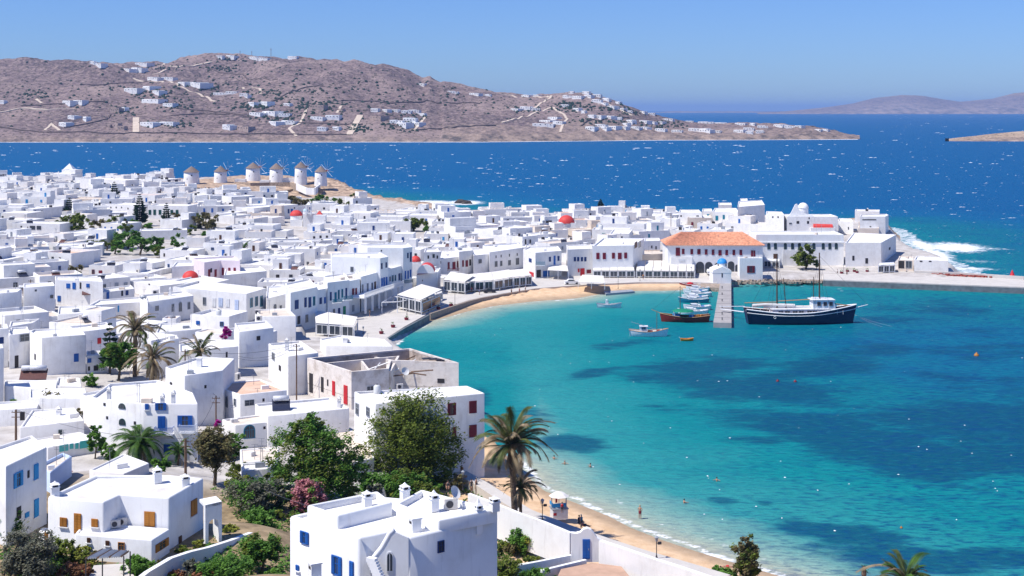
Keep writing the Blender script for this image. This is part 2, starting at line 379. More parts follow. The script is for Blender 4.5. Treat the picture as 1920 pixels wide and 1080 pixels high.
for bspec in [(1790,464,75,11,3,.95),(1752,478,46,14,12,.95),(1850,466,60,3,2,.6),(1810,504,70,4,1,.8),(1830,490,50,4,2,.5),(1730,460,34,9,20,1.0),(800,382,62,7,-1,1.15),(870,380,42,5,0,1.05),(770,388,30,6,0,1.1),(745,640,14,9,-40,.95)]:
    foam = np.maximum(foam, blob(*bspec))
beachy = ((wy < 212) & (wx > -10)) | ((wy > 300) & (wy < 425) & (wx < 62) & (wx > -32))
wob = (fbm(wx / 9, wy / 9, 21, 3) - 0.5)
f1 = np.clip(1.1 - np.abs(sdw - .9 - wob * 3.4) / 1.2, 0, 1) * np.where(wy < 230, 0.78, 0.55)
f2 = np.clip(1 - np.abs(sdw - 4.6 - wob * 6) / 1.0, 0, 1) * np.where(wy < 230, 0.42, 0.1)
foam = np.maximum(foam, np.where(beachy, np.maximum(f1, f2), 0))
foam = np.maximum(foam, np.where((~beachy) & (wy > 250) & inner & (sdw < 3), 0.25, 0))
foam = np.maximum(foam, np.where((~inner) & (sdw < 8), 0.62, 0))
set_attr(sea, 'foam', foam)
set_attr(sea, 'chop', np.clip((wpx - 1000) / 700, 0.25, 1))

# ------------------------------------------------------------------ the hill across the strait
RIDGE = [(-500,112),(-300,118),(-100,112),(0,112),(30,110),(100,112),(160,116),(250,119),(320,112),(345,108),(385,104),(430,102),(480,106),(560,107),(620,110),(700,119),(735,124),(760,129),(778,141),(792,147),(806,142),(820,152),(840,159),(900,165),(950,177),
 (985,180),(1040,178),(1080,174),(1130,180),(1165,190),(1185,203),(1215,213),(1260,224),(1300,231),(1400,232),(1440,233),(1500,238),(1560,243),(1590,250),(1608,257.5),(1640,259.2)]
SHORE = [(-500,267),(900,266.5),(1100,264.5),(1250,263),(1400,262.5),(1600,261.5),(1640,261)]
hc = 620; hr = 230
hpx = np.linspace(-500, 1612, hc); hu = (hpx - 960) / F
rrow = np.interp(hpx, [a for a, b in RIDGE], [b for a, b in RIDGE]); srow = np.interp(hpx, [a for a, b in SHORE], [b for a, b in SHORE])
Ys = CZ * F / (srow - HOR)
span = np.interp(hpx, [-500, 700, 950, 1100, 1250, 1400, 1612], [1050, 950, 620, 520, 420, 380, 60])
T = np.linspace(0, 1.5, hr)[:, None]
HY = Ys[None, :] + span[None, :] * T; HX = hu[None, :] * HY
base = np.where(T < 1, 1 - (1 - np.clip(T, 0, 1)) ** 1.5, np.clip(1 - ((T - 1) / 0.5) ** 2, 0, 1))
rel = 0.62 * base + 0.38 * base * fbm(HX / 230, HY / 170, 11, 5) * 1.6 + 0.06 * base * (fbm(HX / 40, HY / 34, 12, 4) - 0.5)
zt = CZ - (rrow - HOR) / F * (Ys + span)
for it in range(6):
    Hz = zt[None, :] * rel
    rowmin = (HOR + (CZ - Hz) * F / HY).min(0)
    zt = zt * 1.0 + (rowmin - rrow) * (Ys + span) / F
ker = np.ones(25) / 25; zs_ = np.convolve(np.pad(zt, 12, 'edge'), ker, 'valid'); kn = np.clip(1 - np.abs(hpx - 795) / 40, 0, 1); zt = zt * kn + zs_ * (1 - kn); Hz = zt[None, :] * rel + 7 * np.exp(-((T - .97) / .05) ** 2) * (fbm(HX / 22, HY / 22, 17, 3) - .5)
HZ = Hz + np.clip((T * span[None, :]) / 25, 0, 1) * (T < 1.2) * 5.0 * (0.6 + 0.8 * fbm(HX / 18, HY / 18, 13)) * np.where(hpx > 830, 1.5, 0.8)[None, :] * np.clip((1.0 - T) * 3, 0, 1) * np.clip((1612 - hpx) / 90, 0, 1)[None, :]
HZ = HZ + (fbm(HX / 12, HY / 12, 14, 3) - 0.5) * 3.0 * np.clip(T * 12, 0, 1) * np.clip((1612 - hpx) / 90, 0, 1)[None, :]
def m_hill(name, c_dark, c_mid, c_light, s=1.0):
    m = bpy.data.materials.new(name); m.use_nodes = True; t = m.node_tree; b = t.nodes['Principled BSDF']; L = t.links.new
    b.inputs['Roughness'].default_value = 1; b.inputs['Specular IOR Level'].default_value = 0.05
    ge = t.nodes.new('ShaderNodeNewGeometry')
    def noise(sc_, det=6, rough=0.6, st=(1, 1, 1)):
        mp = t.nodes.new('ShaderNodeMapping'); mp.inputs['Scale'].default_value = st; L(ge.outputs['Position'], mp.inputs[0])
        n = t.nodes.new('ShaderNodeTexNoise'); n.inputs['Scale'].default_value = sc_ * s; n.inputs['Detail'].default_value = det; n.inputs['Roughness'].default_value = rough
        L(mp.outputs[0], n.inputs['Vector']); return n.outputs['Fac']
    def ramp(v, els):
        r = t.nodes.new('ShaderNodeValToRGB'); cr = r.color_ramp; L(v, r.inputs[0])
        cr.elements[0].position, cr.elements[0].color = els[0][0], (*els[0][1], 1); cr.elements[1].position, cr.elements[1].color = els[-1][0], (*els[-1][1], 1)
        for p, c in els[1:-1]: e = cr.elements.new(p); e.color = (*c, 1)
        return r.outputs[0]
    def mix(f, a, c):
        x = t.nodes.new('ShaderNodeMixRGB'); L(f, x.inputs[0]); L(a, x.inputs[1])
        if isinstance(c, tuple): x.inputs[2].default_value = (*c, 1)
        else: L(c, x.inputs[2])
        return x.outputs[0]
    c = ramp(noise(0.006, 8, 0.65), [(0.36, c_dark), (0.5, c_mid), (0.64, c_light)])
    spk = ramp(noise(0.10, 4, 0.75), [(0.42, (0, 0, 0)), (0.66, (1, 1, 1))])
    c = mix(spk, c, c_light)
    bush = ramp(noise(0.16, 3, 0.7), [(0.54, (0, 0, 0)), (0.62, (0.85, 0.85, 0.85))])
    c = mix(bush, c, (0.030, 0.034, 0.022))
    a = t.nodes.new('ShaderNodeAttribute'); a.attribute_name = 'shore'
    c = mix(a.outputs['Fac'], c, ramp(noise(0.05, 9, 0.7), [(0.38, (0.11, 0.095, 0.09)), (0.5, (0.27, 0.205, 0.17)), (0.66, (0.44, 0.33, 0.26))]))
    L(c, b.inputs['Base Color'])
    bp = t.nodes.new('ShaderNodeBump'); bp.inputs['Strength'].default_value = 0.9; bp.inputs['Distance'].default_value = 4.0
    L(noise(0.05, 8, 0.7), bp.inputs['Height']); L(bp.outputs[0], b.inputs['Normal'])
    return m
MH = m_hill('hill_scrub', (0.080, 0.062, 0.072), (0.175, 0.128, 0.128), (0.33, 0.25, 0.225))  # lightened and purpled: part of the haze is put into these colours
hills = grid_mesh('hills', HX, HY, HZ - 0.3, MH); kind(hills, 'structure', 'brown scrub covered hill across the strait')
set_attr(hills, 'shore', np.clip(1.0 - T * span[None, :] / 34, 0, 1) * np.ones_like(HX) + 0.5 * ((hpx > 830)[None, :] & (T * span[None, :] < 120)))
def hill_z(x, Y):
    px = 960 + x / Y * F; i = (px + 500) / 2112 * (hc - 1); i0 = int(min(max(i, 0), hc - 2)); fi = i - i0
    ys = Ys[i0] * (1 - fi) + Ys[i0 + 1] * fi; sp = span[i0] * (1 - fi) + span[i0 + 1] * fi
    t_ = (Y - ys) / sp / 1.5 * (hr - 1); j0 = int(min(max(t_, 0), hr - 2)); fj = t_ - j0
    if t_ < 0: return -0.3
    return float((HZ[j0, i0] * (1 - fj) + HZ[j0 + 1, i0] * fj) * (1 - fi) + (HZ[j0, i0 + 1] * (1 - fj) + HZ[j0 + 1, i0 + 1] * fj) * fi) - 0.3
def hill_hit(px, py):
    """where the sight line through a photo pixel meets the hill"""
    u = (px - 960) / F; Y = 2200.0
    while Y < 3700:
        z = CZ - (py - HOR) / F * Y
        if hill_z(u * Y, Y) >= z: return Vector((u * Y, Y, hill_z(u * Y, Y)))
        Y += 6
    i = int(np.clip((px + 500) / 2112 * (hc - 1), 0, hc - 1)); Y = Ys[i] + span[i] * 0.95
    return Vector((u * Y, Y, hill_z(u * Y, Y)))

def island(name, pts, Y0, dpt, mat_, label, shore_row=None, n=160, sd=1):
    px = np.linspace(pts[0][0], pts[-1][0], n); rows = np.interp(px, [a for a, b in pts], [b for a, b in pts])
    t_ = np.linspace(-1, 1, 24)[:, None]; u = (px - 960) / F
    Yc = Y0 + dpt * (t_ + 1) * 0.5 + 0 * px[None, :]; X = u[None, :] * Yc
    zr = np.maximum(CZ - (rows - HOR) / F * (Y0 + dpt / 2), 0.5)
    Z = zr[None, :] * (1 - t_ ** 2) ** 0.8 * (0.75 + 0.25 * fbm(X / dpt * 3, Yc / dpt * 3, sd)) - 0.5
    Z = Z * np.clip(zr[None, :] / (Z.max(0)[None, :] + 1e-6), 0, 1.4)
    o = grid_mesh(name, X, Yc, Z, mat_); kind(o, 'structure', label)
    set_attr(o, 'shore', np.clip(1 - (t_ + 1) * 3, 0, 1) * np.ones_like(X)); return o
MI = m_hill('island_rock', (0.16, 0.10, 0.085), (0.22, 0.15, 0.12), (0.32, 0.24, 0.19), 0.2)
island('far_island', [(1420,212),(1480,208),(1550,201),(1600,194),(1640,184),(1690,179),(1730,180),(1760,185),(1800,191),(1860,185),(1900,175),(1950,170),(2100,165),(2300,190),(2400,212)], 15500, 3500, MI, 'pale hazy island on the horizon')
island('low_island', [(1225,211),(1260,208.5),(1330,209),(1400,208.8),(1470,209.4),(1530,211)], 21500, 1500, MI, 'thin low island strip on the horizon', sd=4)
MI2 = m_hill('headland_rock', (0.20, 0.13, 0.10), (0.34, 0.24, 0.17), (0.48, 0.37, 0.27), 1)
island('headland', [(1772,263.5),(1785,260),(1820,256),(1860,251),(1900,247),(1960,243),(2100,240),(2250,245),(2350,262)], 2290, 240, MI2, 'bare rocky headland at the right edge', sd=6)
# ------------------------------------------------------------------ materials of the town
WHITE = mat('white_plaster', (0.80, 0.79, 0.77), 0.9, 0.05, 0.8, 0.08, 3.0, rand=0.05, spec=0.15, dirt=(0.55, 0.50, 0.45), dirt_amt=0.45, streak=.35)
WHITE2 = mat('fresh_whitewash', (0.84, 0.84, 0.83), 0.85, 0.03, 0.5, 0.06, 2.5, rand=0.02, spec=0.15, dirt=(0.60, 0.57, 0.53), dirt_amt=0.4, streak=.28)
CREAM = mat('cream_plaster', (0.72, 0.62, 0.52), 0.9, 0.06, 0.8, 0.2, rand=0.06, spec=0.15, dirt=(0.5, 0.42, 0.34), dirt_amt=0.4)
PINK = mat('pink_plaster', (0.76, 0.66, 0.70), 0.9, 0.04, 0.8, 0.2, rand=0.04, spec=0.15)
BLUEW = mat('pale_blue_plaster', (0.52, 0.62, 0.78), 0.9, 0.04, 0.8, 0.2, spec=0.15)  # blue shade of a white side wall put into the plaster colour
OLDW = mat('peeling_plaster', (0.74, 0.68, 0.62), 0.95, 0.08, 1.2, 0.6, 4, spec=0.1, dirt=(0.30, 0.22, 0.15), dirt_amt=0.8)
STONE = mat('rubble_stone', (0.36, 0.29, 0.23), 0.95, 0.45, 2.2, 0.9, 4, spec=0.1)
RF_W = mat('roof_white', (0.80, 0.79, 0.77), 0.95, 0.08, 0.5, 0.3, 2, rand=0.11, spec=0.1, dirt=(0.50, 0.43, 0.36), dirt_amt=0.75)
RF_S = mat('roof_sand', (0.70, 0.61, 0.51), 0.95, 0.10, 0.6, 0.3, 2, rand=0.08, spec=0.1, dirt=(0.45, 0.37, 0.30), dirt_amt=0.5)
RF_T = mat('roof_terracotta_screed', (0.66, 0.45, 0.33), 0.95, 0.10, 0.8, 0.3, 2, spec=0.1, dirt=(0.75, 0.62, 0.52), dirt_amt=0.6)
GLASS = mat('window_glass', (0.045, 0.055, 0.07), 0.12, spec=0.6)
DARK = mat('dark_opening', (0.035, 0.032, 0.035), 0.8)
C_ = {'blue': (0.012, 0.115, 0.42), 'navy': (0.010, 0.040, 0.17), 'sky': (0.03, 0.30, 0.62), 'teal': (0.01, 0.20, 0.30), 'maroon': (0.19, 0.012, 0.03), 'red': (0.55, 0.02, 0.03),
      'brown': (0.10, 0.045, 0.022), 'orange': (0.42, 0.17, 0.025), 'green': (0.01, 0.22, 0.12), 'dgreen': (0.01, 0.07, 0.06), 'grey': (0.30, 0.33, 0.37), 'white': (0.76, 0.77, 0.78), 'lilac': (0.50, 0.58, 0.74), 'aqua': (0.04, 0.42, 0.40), 'dark': (0.05, 0.05, 0.06)}
CM = {k: mat('paint_' + k, v, 0.55, 0.10, 2.0, 0.1, rand=0.12, spec=0.35) for k, v in C_.items()}
CNAME = {'blue': 'blue', 'navy': 'navy blue', 'sky': 'light blue', 'teal': 'teal', 'maroon': 'maroon', 'red': 'red', 'brown': 'brown', 'orange': 'ochre wood', 'green': 'green', 'dgreen': 'dark green', 'grey': 'grey', 'white': 'white', 'lilac': 'pale blue', 'aqua': 'aqua', 'dark': 'dark'}
RED_DOME = mat('red_dome_paint', (0.62, 0.06, 0.05), 0.6, 0.12, 0.8, 0.15, spec=0.3)
BLUE_DOME = mat('blue_dome_paint', (0.03, 0.27, 0.62), 0.5, 0.1, 0.8, 0.1, spec=0.3)
TILE = mat('clay_roof_tile', (0.62, 0.29, 0.18), 0.85, 0.30, 1.2, 0.2, rand=0.15, spec=0.15)
WOOD = mat('weathered_wood', (0.16, 0.10, 0.065), 0.85, 0.3, 3, 0.4)
METAL = mat('grey_metal', (0.35, 0.36, 0.38), 0.4, 0.1, 4, spec=0.5, metallic=0.6)
CLOTH = mat('canvas_cream', (0.76, 0.73, 0.68), 0.9, 0.05, 0.6, 0.1, spec=0.1, rand=0.03)

# ------------------------------------------------------------------ windows and doors: shared meshes, local x along the wall, -y out of it
_wm = {}
def ratio(w, h):
    r = w / max(h, 0.01)
    return min((0.28, 0.42, 0.6, 0.85, 1.15, 1.6, 2.4), key=lambda a: abs(math.log(a / r)))
def arch_pts(w, h, n=8, z0=None):
    r = w / 2; zt = h / 2 - r; pts = [(-r, -h / 2), (r, -h / 2)]
    for i in range(n + 1):
        a = math.pi * i / n; pts.append((r * math.cos(a), zt + r * math.sin(a)))
    return pts
def plate(mb, pts, y0, y1, mi=0):
    n = len(pts); vv = [(x, y0, z) for x, z in pts] + [(x, y1, z) for x, z in pts]
    mb.add(vv, [tuple(range(n)), tuple(range(2 * n - 1, n - 1, -1))] + [((i + 1) % n, i, n + i, n + (i + 1) % n) for i in range(n)], mi)
def wmesh(kind_, colr, r):
    key = (kind_, colr, r)
    if key in _wm: return _wm[key]
    mb = MB(); cm = CM[colr]; w, h = r, 1.0; t = 0.06; mats = [cm, GLASS]
    if kind_ == 'frame':
        for sx in (-1, 1): mb.box((sx * (w / 2 - t / 2), -0.03, 0), (t, 0.10, h))
        for sz in (-1, 1): mb.box((0, -0.03, sz * (h / 2 - t / 2)), (w - 2 * t - 0.004, 0.098, t))
        mb.box((0, -0.02, 0), (t * 0.7, 0.06, h - 2 * t)); mb.box((0, -0.018, 0.1), (w - 2 * t, 0.056, t * 0.6)); mats = [cm]
    elif kind_ == 'pane': mb.box((0, 0.0, 0), (w - 0.01, 0.03, h - 0.01)); mats = [GLASS]
    elif kind_ == 'w':
        for sx in (-1, 1): mb.box((sx * (w / 2 - t / 2), -0.03, 0), (t, 0.10, h))
        for sz in (-1, 1): mb.box((0, -0.03, sz * (h / 2 - t / 2)), (w - 2 * t, 0.098, t))
        mb.box((0, -0.02, 0), (t * 0.7, 0.06, h - 2 * t)); mb.box((0, -0.002, 0), (w - 0.02, 0.03, h - 0.02), mi=1)
    elif kind_ in ('s', 'd'):
        mb.box((0, -0.03, 0), (w, 0.07, h))
        for sx in (-1, 1):
            mb.box((sx * w * 0.25, -0.075, 0), (w * 0.44, 0.03, h * 0.92))
            for k in range(7): mb.box((sx * w * 0.25, -0.095, h * (-0.40 + 0.133 * k)), (w * 0.36, 0.014, h * 0.05))
        mats = [cm]
    elif kind_ == 'x': mb.box((0, 0.0, 0), (w, 0.03, h)); mats = [DARK]
    elif kind_ in ('a', 'A'):
        p = arch_pts(w, h); plate(mb, p, -0.06, 0.02); q = [(x * 0.8, z * 0.87 - 0.01) for x, z in p]; plate(mb, q, -0.075, -0.061, 1)
        mb.box((0, -0.085, -0.02), (0.03, 0.02, h * 0.84))
        if kind_ == 'A':
            for sx in (-1, 1): mb.box((sx * w * 0.2, -0.085, -0.1), (0.03, 0.018, h * 0.62))
            mb.box((0, -0.083, 0.12), (w * 0.8, 0.016, 0.03))
    elif kind_ == 'g':
        mb.box((0, 0, 0), (w, 0.06, h)); mats = [mat('aqua_glass', (0.05, 0.42, 0.40), 0.15, spec=0.6)]
    me = mb.mesh({'w': 'window', 'frame': 'window', 'pane': 'pane', 's': 'shutter', 'd': 'door', 'x': 'opening', 'a': 'arched_window', 'A': 'arched_window', 'g': 'window'}[kind_], mats)
    _wm[key] = me; return me

class House:
    """one building: an Empty at its base that parents walls, roof, windows, doors, chimneys"""
    def __init__(s, foot, z0, zr, wall=None, roof=None, par=0.4, th=0.28, name='house', bevel=None, skirt=2.0, roof_drop=None):
        s.foot = [Vector((p[0], p[1], 0)) for p in foot]; s.z0 = z0; s.zr = zr; n = len(foot); s.h = zr - z0
        c = sum(s.foot, Vector()) / n; s.o = Vector((c.x, c.y, z0)); s.root = empty(name, s.o); s.nw = 0; s.wc = {}; s.nch = 0; s.wallm = wall or WHITE; s.roofm = roof or RF_W
        loc = [(p - s.o).xy for p in s.foot]; s.loc = loc
        zt = zr - z0; zb = -skirt; zf = zt - par
        ins = inset(loc, th)
        v = [(p[0], p[1], zb) for p in loc] + [(p[0], p[1], zt) for p in loc] + [(p[0], p[1], zt) for p in ins] + [(p[0], p[1], zf - 0.1) for p in ins]
        f = []
        for i in range(n):
            j = (i + 1) % n; f += [(i, j, n + j, n + i), (n + i, n + j, 2 * n + j, 2 * n + i), (2 * n + i, 2 * n + j, 3 * n + j, 3 * n + i)]
        Yd = s.o.y
        if bevel is None: bevel = 0.22 if Yd < 330 else 0
        me = bpy.data.meshes.new('wall'); me.from_pydata(v, [], f); me.materials.append(s.wallm)
        if bevel > 0:
            bm = bmesh.new(); bm.from_mesh(me); bm.edges.ensure_lookup_table()
            es = [e for e in bm.edges if (all(abs(q.co.z - zt) < 1e-5 for q in e.verts)) or (abs(e.verts[0].co.z - e.verts[1].co.z) > 0.5 and min(q.co.z for q in e.verts) < zb + 0.01)]
            bmesh.ops.bevel(bm, geom=es, offset=min(bevel, th * 0.42), segments=2, affect='EDGES', profile=0.5); bm.to_mesh(me); bm.free()
            me.polygons.foreach_set('use_smooth', [True] * len(me.polygons)); 
            try: me.set_sharp_from_angle(angle=R(50))
            except Exception: pass
        s.wall = bpy.data.objects.new('wall', me); col.objects.link(s.wall); s.wall.parent = s.root
        rm = bpy.data.meshes.new('roof'); ins2 = inset(loc, th - 0.02); rm.from_pydata([(p[0], p[1], zf) for p in ins2], [], [tuple(range(n))]); rm.materials.append(s.roofm)
        s.roof = bpy.data.objects.new('roof', rm); col.objects.link(s.roof); s.roof.parent = s.root; s.zf = zf
        s.px = None
    def facade(s, i):
        n = len(s.foot); p = s.foot[i % n]; q = s.foot[(i + 1) % n]; d = (q - p); L = d.length; d.normalize(); nrm = Vector((d.y, -d.x, 0)); return p, q, d, nrm, L
    def put(s, i, u, z, w, h, kind_='w', colr='blue', near=None, name=None):
        """a window on wall i, u metres along it, centre z metres above the base"""
        p, q, d, nrm, L = s.facade(i)
        rz = math.atan2(d.y, d.x); c = p + d * u + nrm * 0.035 - s.o; loc = (c.x, c.y, z); r = ratio(w, h); near = s.o.y < 265 if near is None else near
        s.nw += 1; s.wc[colr] = s.wc.get(colr, 0) + 1
        if kind_ == 'o' or (kind_ == 'w' and near):
            fw = w if kind_ == 'w' else w * 0.52; r = ratio(fw, h)
            o = inst('window', wmesh('frame', colr if kind_ == 'o' else colr, r), s.root, loc, rz, (fw / r, 1, h))
            inst('pane', wmesh('pane', 'grey', r), o, (0, 0.0, 0))
            if kind_ == 'o':
                sw = w * 0.25; r2 = ratio(sw, h)
                for sx in (-1, 1):
                    c2 = c + d * sx * (fw / 2 + sw / 2 + 0.02); inst('shutter', wmesh('s', colr, r2), s.root, (c2.x, c2.y, z), rz, (sw / r2, 1, h))
            return o
        nm = name or {'w': 'window', 's': 'shutter', 'd': 'door', 'x': 'window', 'a': 'arched_window', 'A': 'arched_window', 'g': 'window'}[kind_]
        o = inst(nm, wmesh(kind_, colr, r), s.root, loc, rz, (w / r, 1, h))
        if near and kind_ in ('s', 'd', 'w', 'A', 'a') and s.wallm in (WHITE, WHITE2) and kind_ != 'a':
            inst('sill', sill_mesh(), s.root, (c.x, c.y, z - h / 2 - 0.06), rz, (w + 0.25, 1, 1)) if kind_ != 'd' else None
        return o
    def pwin(s, i, px, py, wp, hp, kind_='w', colr='blue', **k):
        """the same, read off the photo: the sight line through the pixel meets the wall plane"""
        p, q, d, nrm, L = s.facade(i)
        def hit(x):
            dr = Vector(((x - 960) / F, 1, 0)); den = dr.dot(nrm); t_ = p.dot(nrm) / den; return dr * t_
        a = hit(px - wp / 2); b_ = hit(px + wp / 2); c = (a + b_) / 2; Y = c.y
        w_ = (b_ - a).dot(d); u = (c - p).dot(d); z = CZ - (py - HOR) / F * Y - s.z0; h_ = hp * Y / F
        return s.put(i, u, z, max(0.35, abs(w_)), max(0.4, h_), kind_, colr, **k)
    def chimney(s, x, y, h=1.3, w=0.5, kind_=0):
        mb = MB(); z = s.zf - 0.05
        mb.box((0, 0, z + h / 2), (w, w, h)); mb.box((0, 0, z + h + 0.04), (w + 0.18, w + 0.18, 0.08))
        if kind_ == 0:
            for a, b in ((-1, -1), (1, -1), (1, 1), (-1, 1)): mb.box((a * w * 0.42, b * w * 0.42, z + h + 0.19), (0.1, 0.1, 0.22))
            mb.cone((0, 0, z + h + 0.3), w * 0.78, 0.03, 0.42, 4, rot=math.pi / 4)
        o = mb.build('chimney', s.wallm if s.wallm in (WHITE, WHITE2) else WHITE, s.roof); o.location = (x, y, 0); s.nch += 1; return o
    def inside(s, u, v):
        """point at fractions u, v between the first three corners of the roof"""
        a, b, c = s.loc[0], s.loc[1], s.loc[-1]; return a + (b - a) * u + (c - a) * v
_sm = []
def sill_mesh():
    if not _sm:
        mb = MB(); mb.box((0, -0.06, 0), (1, 0.16, 0.08)); _sm.append(mb.mesh('sill', WHITE2))
    return _sm[0]
def inset(poly, d):
    n = len(poly); out_ = []
    for i in range(n):
        p0, p1, p2 = Vector(poly[i - 1][:2]), Vector(poly[i][:2]), Vector(poly[(i + 1) % n][:2])
        e1 = (p1 - p0).normalized(); e2 = (p2 - p1).normalized(); n1 = Vector((-e1.y, e1.x)); n2 = Vector((-e2.y, e2.x))
        b = n1 + n2; k = 1 / max(0.35, (b.length_squared / 2)); out_.append(p1 + b * d * k)
    return out_
FOOTS = []      # footprints already taken (centre, radius)
HOUSES = []
def from_px(poly, by, z0=None):
    """roof outline in photo pixels (nearest corner first, then anticlockwise) and the row where the near corner meets the ground"""
    bx, byy = poly[0]; z = 5.0 if z0 is None else z0
    if z0 is None:
        for _ in range(8):
            v = P(bx, by, z); z = 0.5 * z + 0.5 * g1(v.x, v.y)
    Y = (CZ - z) * F / (by - HOR); zr = CZ - (byy - HOR) / F * Y
    return [P(x, y, zr).xy for x, y in poly], z, zr
def H(poly, by, wins=(), wall=None, roof=None, par=0.4, depth=None, z0=None, ch=(), name='house', cat='house', label=None, **kw):
    if depth is not None:
        foot, z, zr = from_px(poly[:2], by, z0); a, b = Vector(foot[0]), Vector(foot[1]); d = (b - a).normalized(); nn = Vector((-d.y, d.x)) * depth; foot = [a, b, b + nn, a + nn]
    else: foot, z, zr = from_px(poly, by, z0)
    ar = sum(foot[i][0] * foot[(i + 1) % len(foot)][1] - foot[(i + 1) % len(foot)][0] * foot[i][1] for i in range(len(foot)))
    if ar < 0: print('CLOCKWISE', poly[:2])
    h = House(foot, z, zr, wall, roof, par, name=name, **kw); n = len(foot)
    for w_ in wins:
        i = {'R': 0, 'L': n - 1}.get(w_[0], w_[0]); h.pwin(i, *w_[1:])
    for c in ch:
        p = h.inside(c[0], c[1]); h.chimney(p.x, p.y, *(c[2:] if len(c) > 2 else ()))
    h.px = (sum(p[0] for p in poly) / len(poly), (poly[0][1] + by) / 2, abs(poly[0][1] - by)); h.label = label; h.cat = cat
    HOUSES.append(h); take(h); return h
def take(h):
    r = max((Vector(p) - Vector((h.o.x, h.o.y))).length for p in [q.xy for q in h.foot]); FOOTS.append((h.o.x, h.o.y, [q.xy for q in h.foot], r))
def free(x, y, r):
    for fx, fy, poly, fr in FOOTS:
        if (fx - x) ** 2 + (fy - y) ** 2 < (fr * 0.78 + r * 0.8) ** 2: return False
    return True
# ------------------------------------------------------------------ houses read off the photo, near ones first
M_, N_, B_, S_ = 'maroon', 'navy', 'blue', 'sky'
H([(11,874),(88,838),(60,815),(-45,850)], 1027, [('R',33.5,899,16,28,'o',S_),('R',67,884,8,28,'s',S_),('R',67.5,952,8,33,'s',S_),('R',50,965,7,9,'s',S_),('R',35,962,8,24,'x','dark'),('R',53,889,3,14,'x','dark')], label='tall white house with light blue shutters at the left edge, beside the ochre-door villa', par=.3)
H([(94,886),(135,855),(118,848),(70,872)], 925, wall=BLUEW, roof=RF_S, label='small house with walls in painted blue shade behind the light blue shuttered house')
H([(232,888),(280,868),(232,850),(167,881)], 906, label='low white house with a broad flat roof just behind the ochre-door villa', par=.2)
H([(89,839),(181,824)], 864, [('R',119.5,840,17,12,'g','aqua'),('R',134,836.5,7,10,'g','aqua'),('R',144,836,6,11,'g','aqua'),('R',158,833,17,14,'g','aqua'),('R',172,831,7,10,'g','aqua')], depth=6, label='white annex with a row of aqua glass windows under a flat roof', par=.15)
H([(37,801),(158,788),(140,764),(60,768)], 828, [('R',113,811,7,11,'w','dgreen')], label='white house with a broad rounded roof and one small window, above the aqua glazed annex', par=.3, ch=[(.5,.6,.8,.7)])
H([(-20,769),(70,764)], 802, [('R',42,780,9,16,'x','dark')], depth=6, label='small white house with a dark doorway beside the leaning utility pole')
hv = H([(269,757),(371,757),(362,736),(296,712),(205,719),(170,745)], 860, [('L',229,761,13,10,'a','dgreen'),('L',229.5,790.5,12,12,'a','dgreen'),('L',196,758,4,5,'x','dark'),('L',253,793,4,6,'x','dark'),('L',201,783,3,4,'x','dark'),
  ('R',275.5,762.5,7,11,'s',B_),('R',301.5,762.5,20,14,'o',B_),('R',303,791,14,22,'d',B_),('R',347,790,27,22,'o',B_),('R',313,842,12,18,'s',B_)], label='large white house with blue shutters and two blue balconies', ch=[(.75,.2,1.6),(.1,.75,1.6),(.45,.1,1.2)])
H([(346,704),(418,694),(440,672),(372,668),(310,688)], 800, [('L',321,721,4,9,'x','dark'),('R',385,725,4,6,'x','dark')], label='tall white house behind the dark utility pole, above the blue balcony house', ch=[(.8,.8,1.5,.8,1)])
H([(450,740),(538,731),(490,711),(391,719)], 800, [('R',467.5,755,18,11,'w','grey'),('R',494,750,3.5,6,'x','dark'),('R',521,750,6,7,'x','dark'),('L',441,754,4,13,'w','grey'),('L',426,753,4,22,'a','grey'),('L',400,752,4,24,'a','grey')], roof=RF_T, par=.25, label='white house with a terracotta coloured flat roof and air conditioners on top')
ha = H([(441,797),(502,791),(492,776),(416,786)], 842, [('R',467.5,809,22,26,'A','teal'),('R',496,802,4,4,'x','dark')], roof=RF_S, par=.3, label='white house with one big arched teal window')
hb = H([(502,780),(655,765),(620,744),(478,757)], 838, [], label='long white house with a wide flat roof carrying a solar water heater', ch=[(.93,.3,1.2)])
H([(452,867),(520,862),(524,838),(450,842)], 900, roof=RF_S, par=.15, label='low white terrace block right below the big arched teal window')
H([(453,883),(503,878),(520,866),(452,868)], 912, roof=RF_W, par=.3, label='small white annex with a stepped wall, left of the big leafy green tree')
H([(640,872),(702,858),(695,806),(610,808),(590,850)], 892, roof=RF_S, par=.1, label='low beige paved courtyard roof between the two big green trees')
hr_ = H([(704,757),(909,737),(876,723),(664,734)], 876, [('R',847,767,15,23,'o',M_),('R',886.5,763,14,23,'s',M_),('R',886.5,808,14,23,'s',M_),('R',719,770,4,9,'x','dark'),('R',852,810,7,20,'s',M_),('L',670.5,767,6,22,'w','grey'),('L',690.6,772,6,18,'w','grey')], label='two storey white house with maroon shutters standing over the beach', par=.35, skirt=5.0)
H([(540,668),(597,661),(563,638),(503,644)], 742, [('L',513,668,5,14,'w','grey'),('L',525,690,4,10,'x','dark')], label='white stepped house left of the roofless ruin', ch=[(.3,.5,1.8,.7)])
H([(611,648),(736,649),(722,636),(640,628),(600,635)], 670, par=.3, label='long low white house behind the roofless ruin, by the seawall', ch=[(.35,.6,1.1,1.0,1)])
H([(448,622),(513,614),(500,601),(440,606)], 690, [('R',484.5,634,7,8,'x','dark')], label='white block with a single small dark window, right of the magenta bougainvillea')
H([(488,593),(555,592),(540,578),(478,580)], 640, roof=RF_S, label='plain white block with rooftop machines behind the small window block')
H([(336,658),(447,649),(440,637),(385,636),(336,645)], 716, [('R',425,665,2,10,'x','dark')], label='long white house with a bare wall behind the right palm')
H([(296,645),(336,634),(330,627),(292,637)], 708, label='narrow white block between the two tall palms and the right palm')
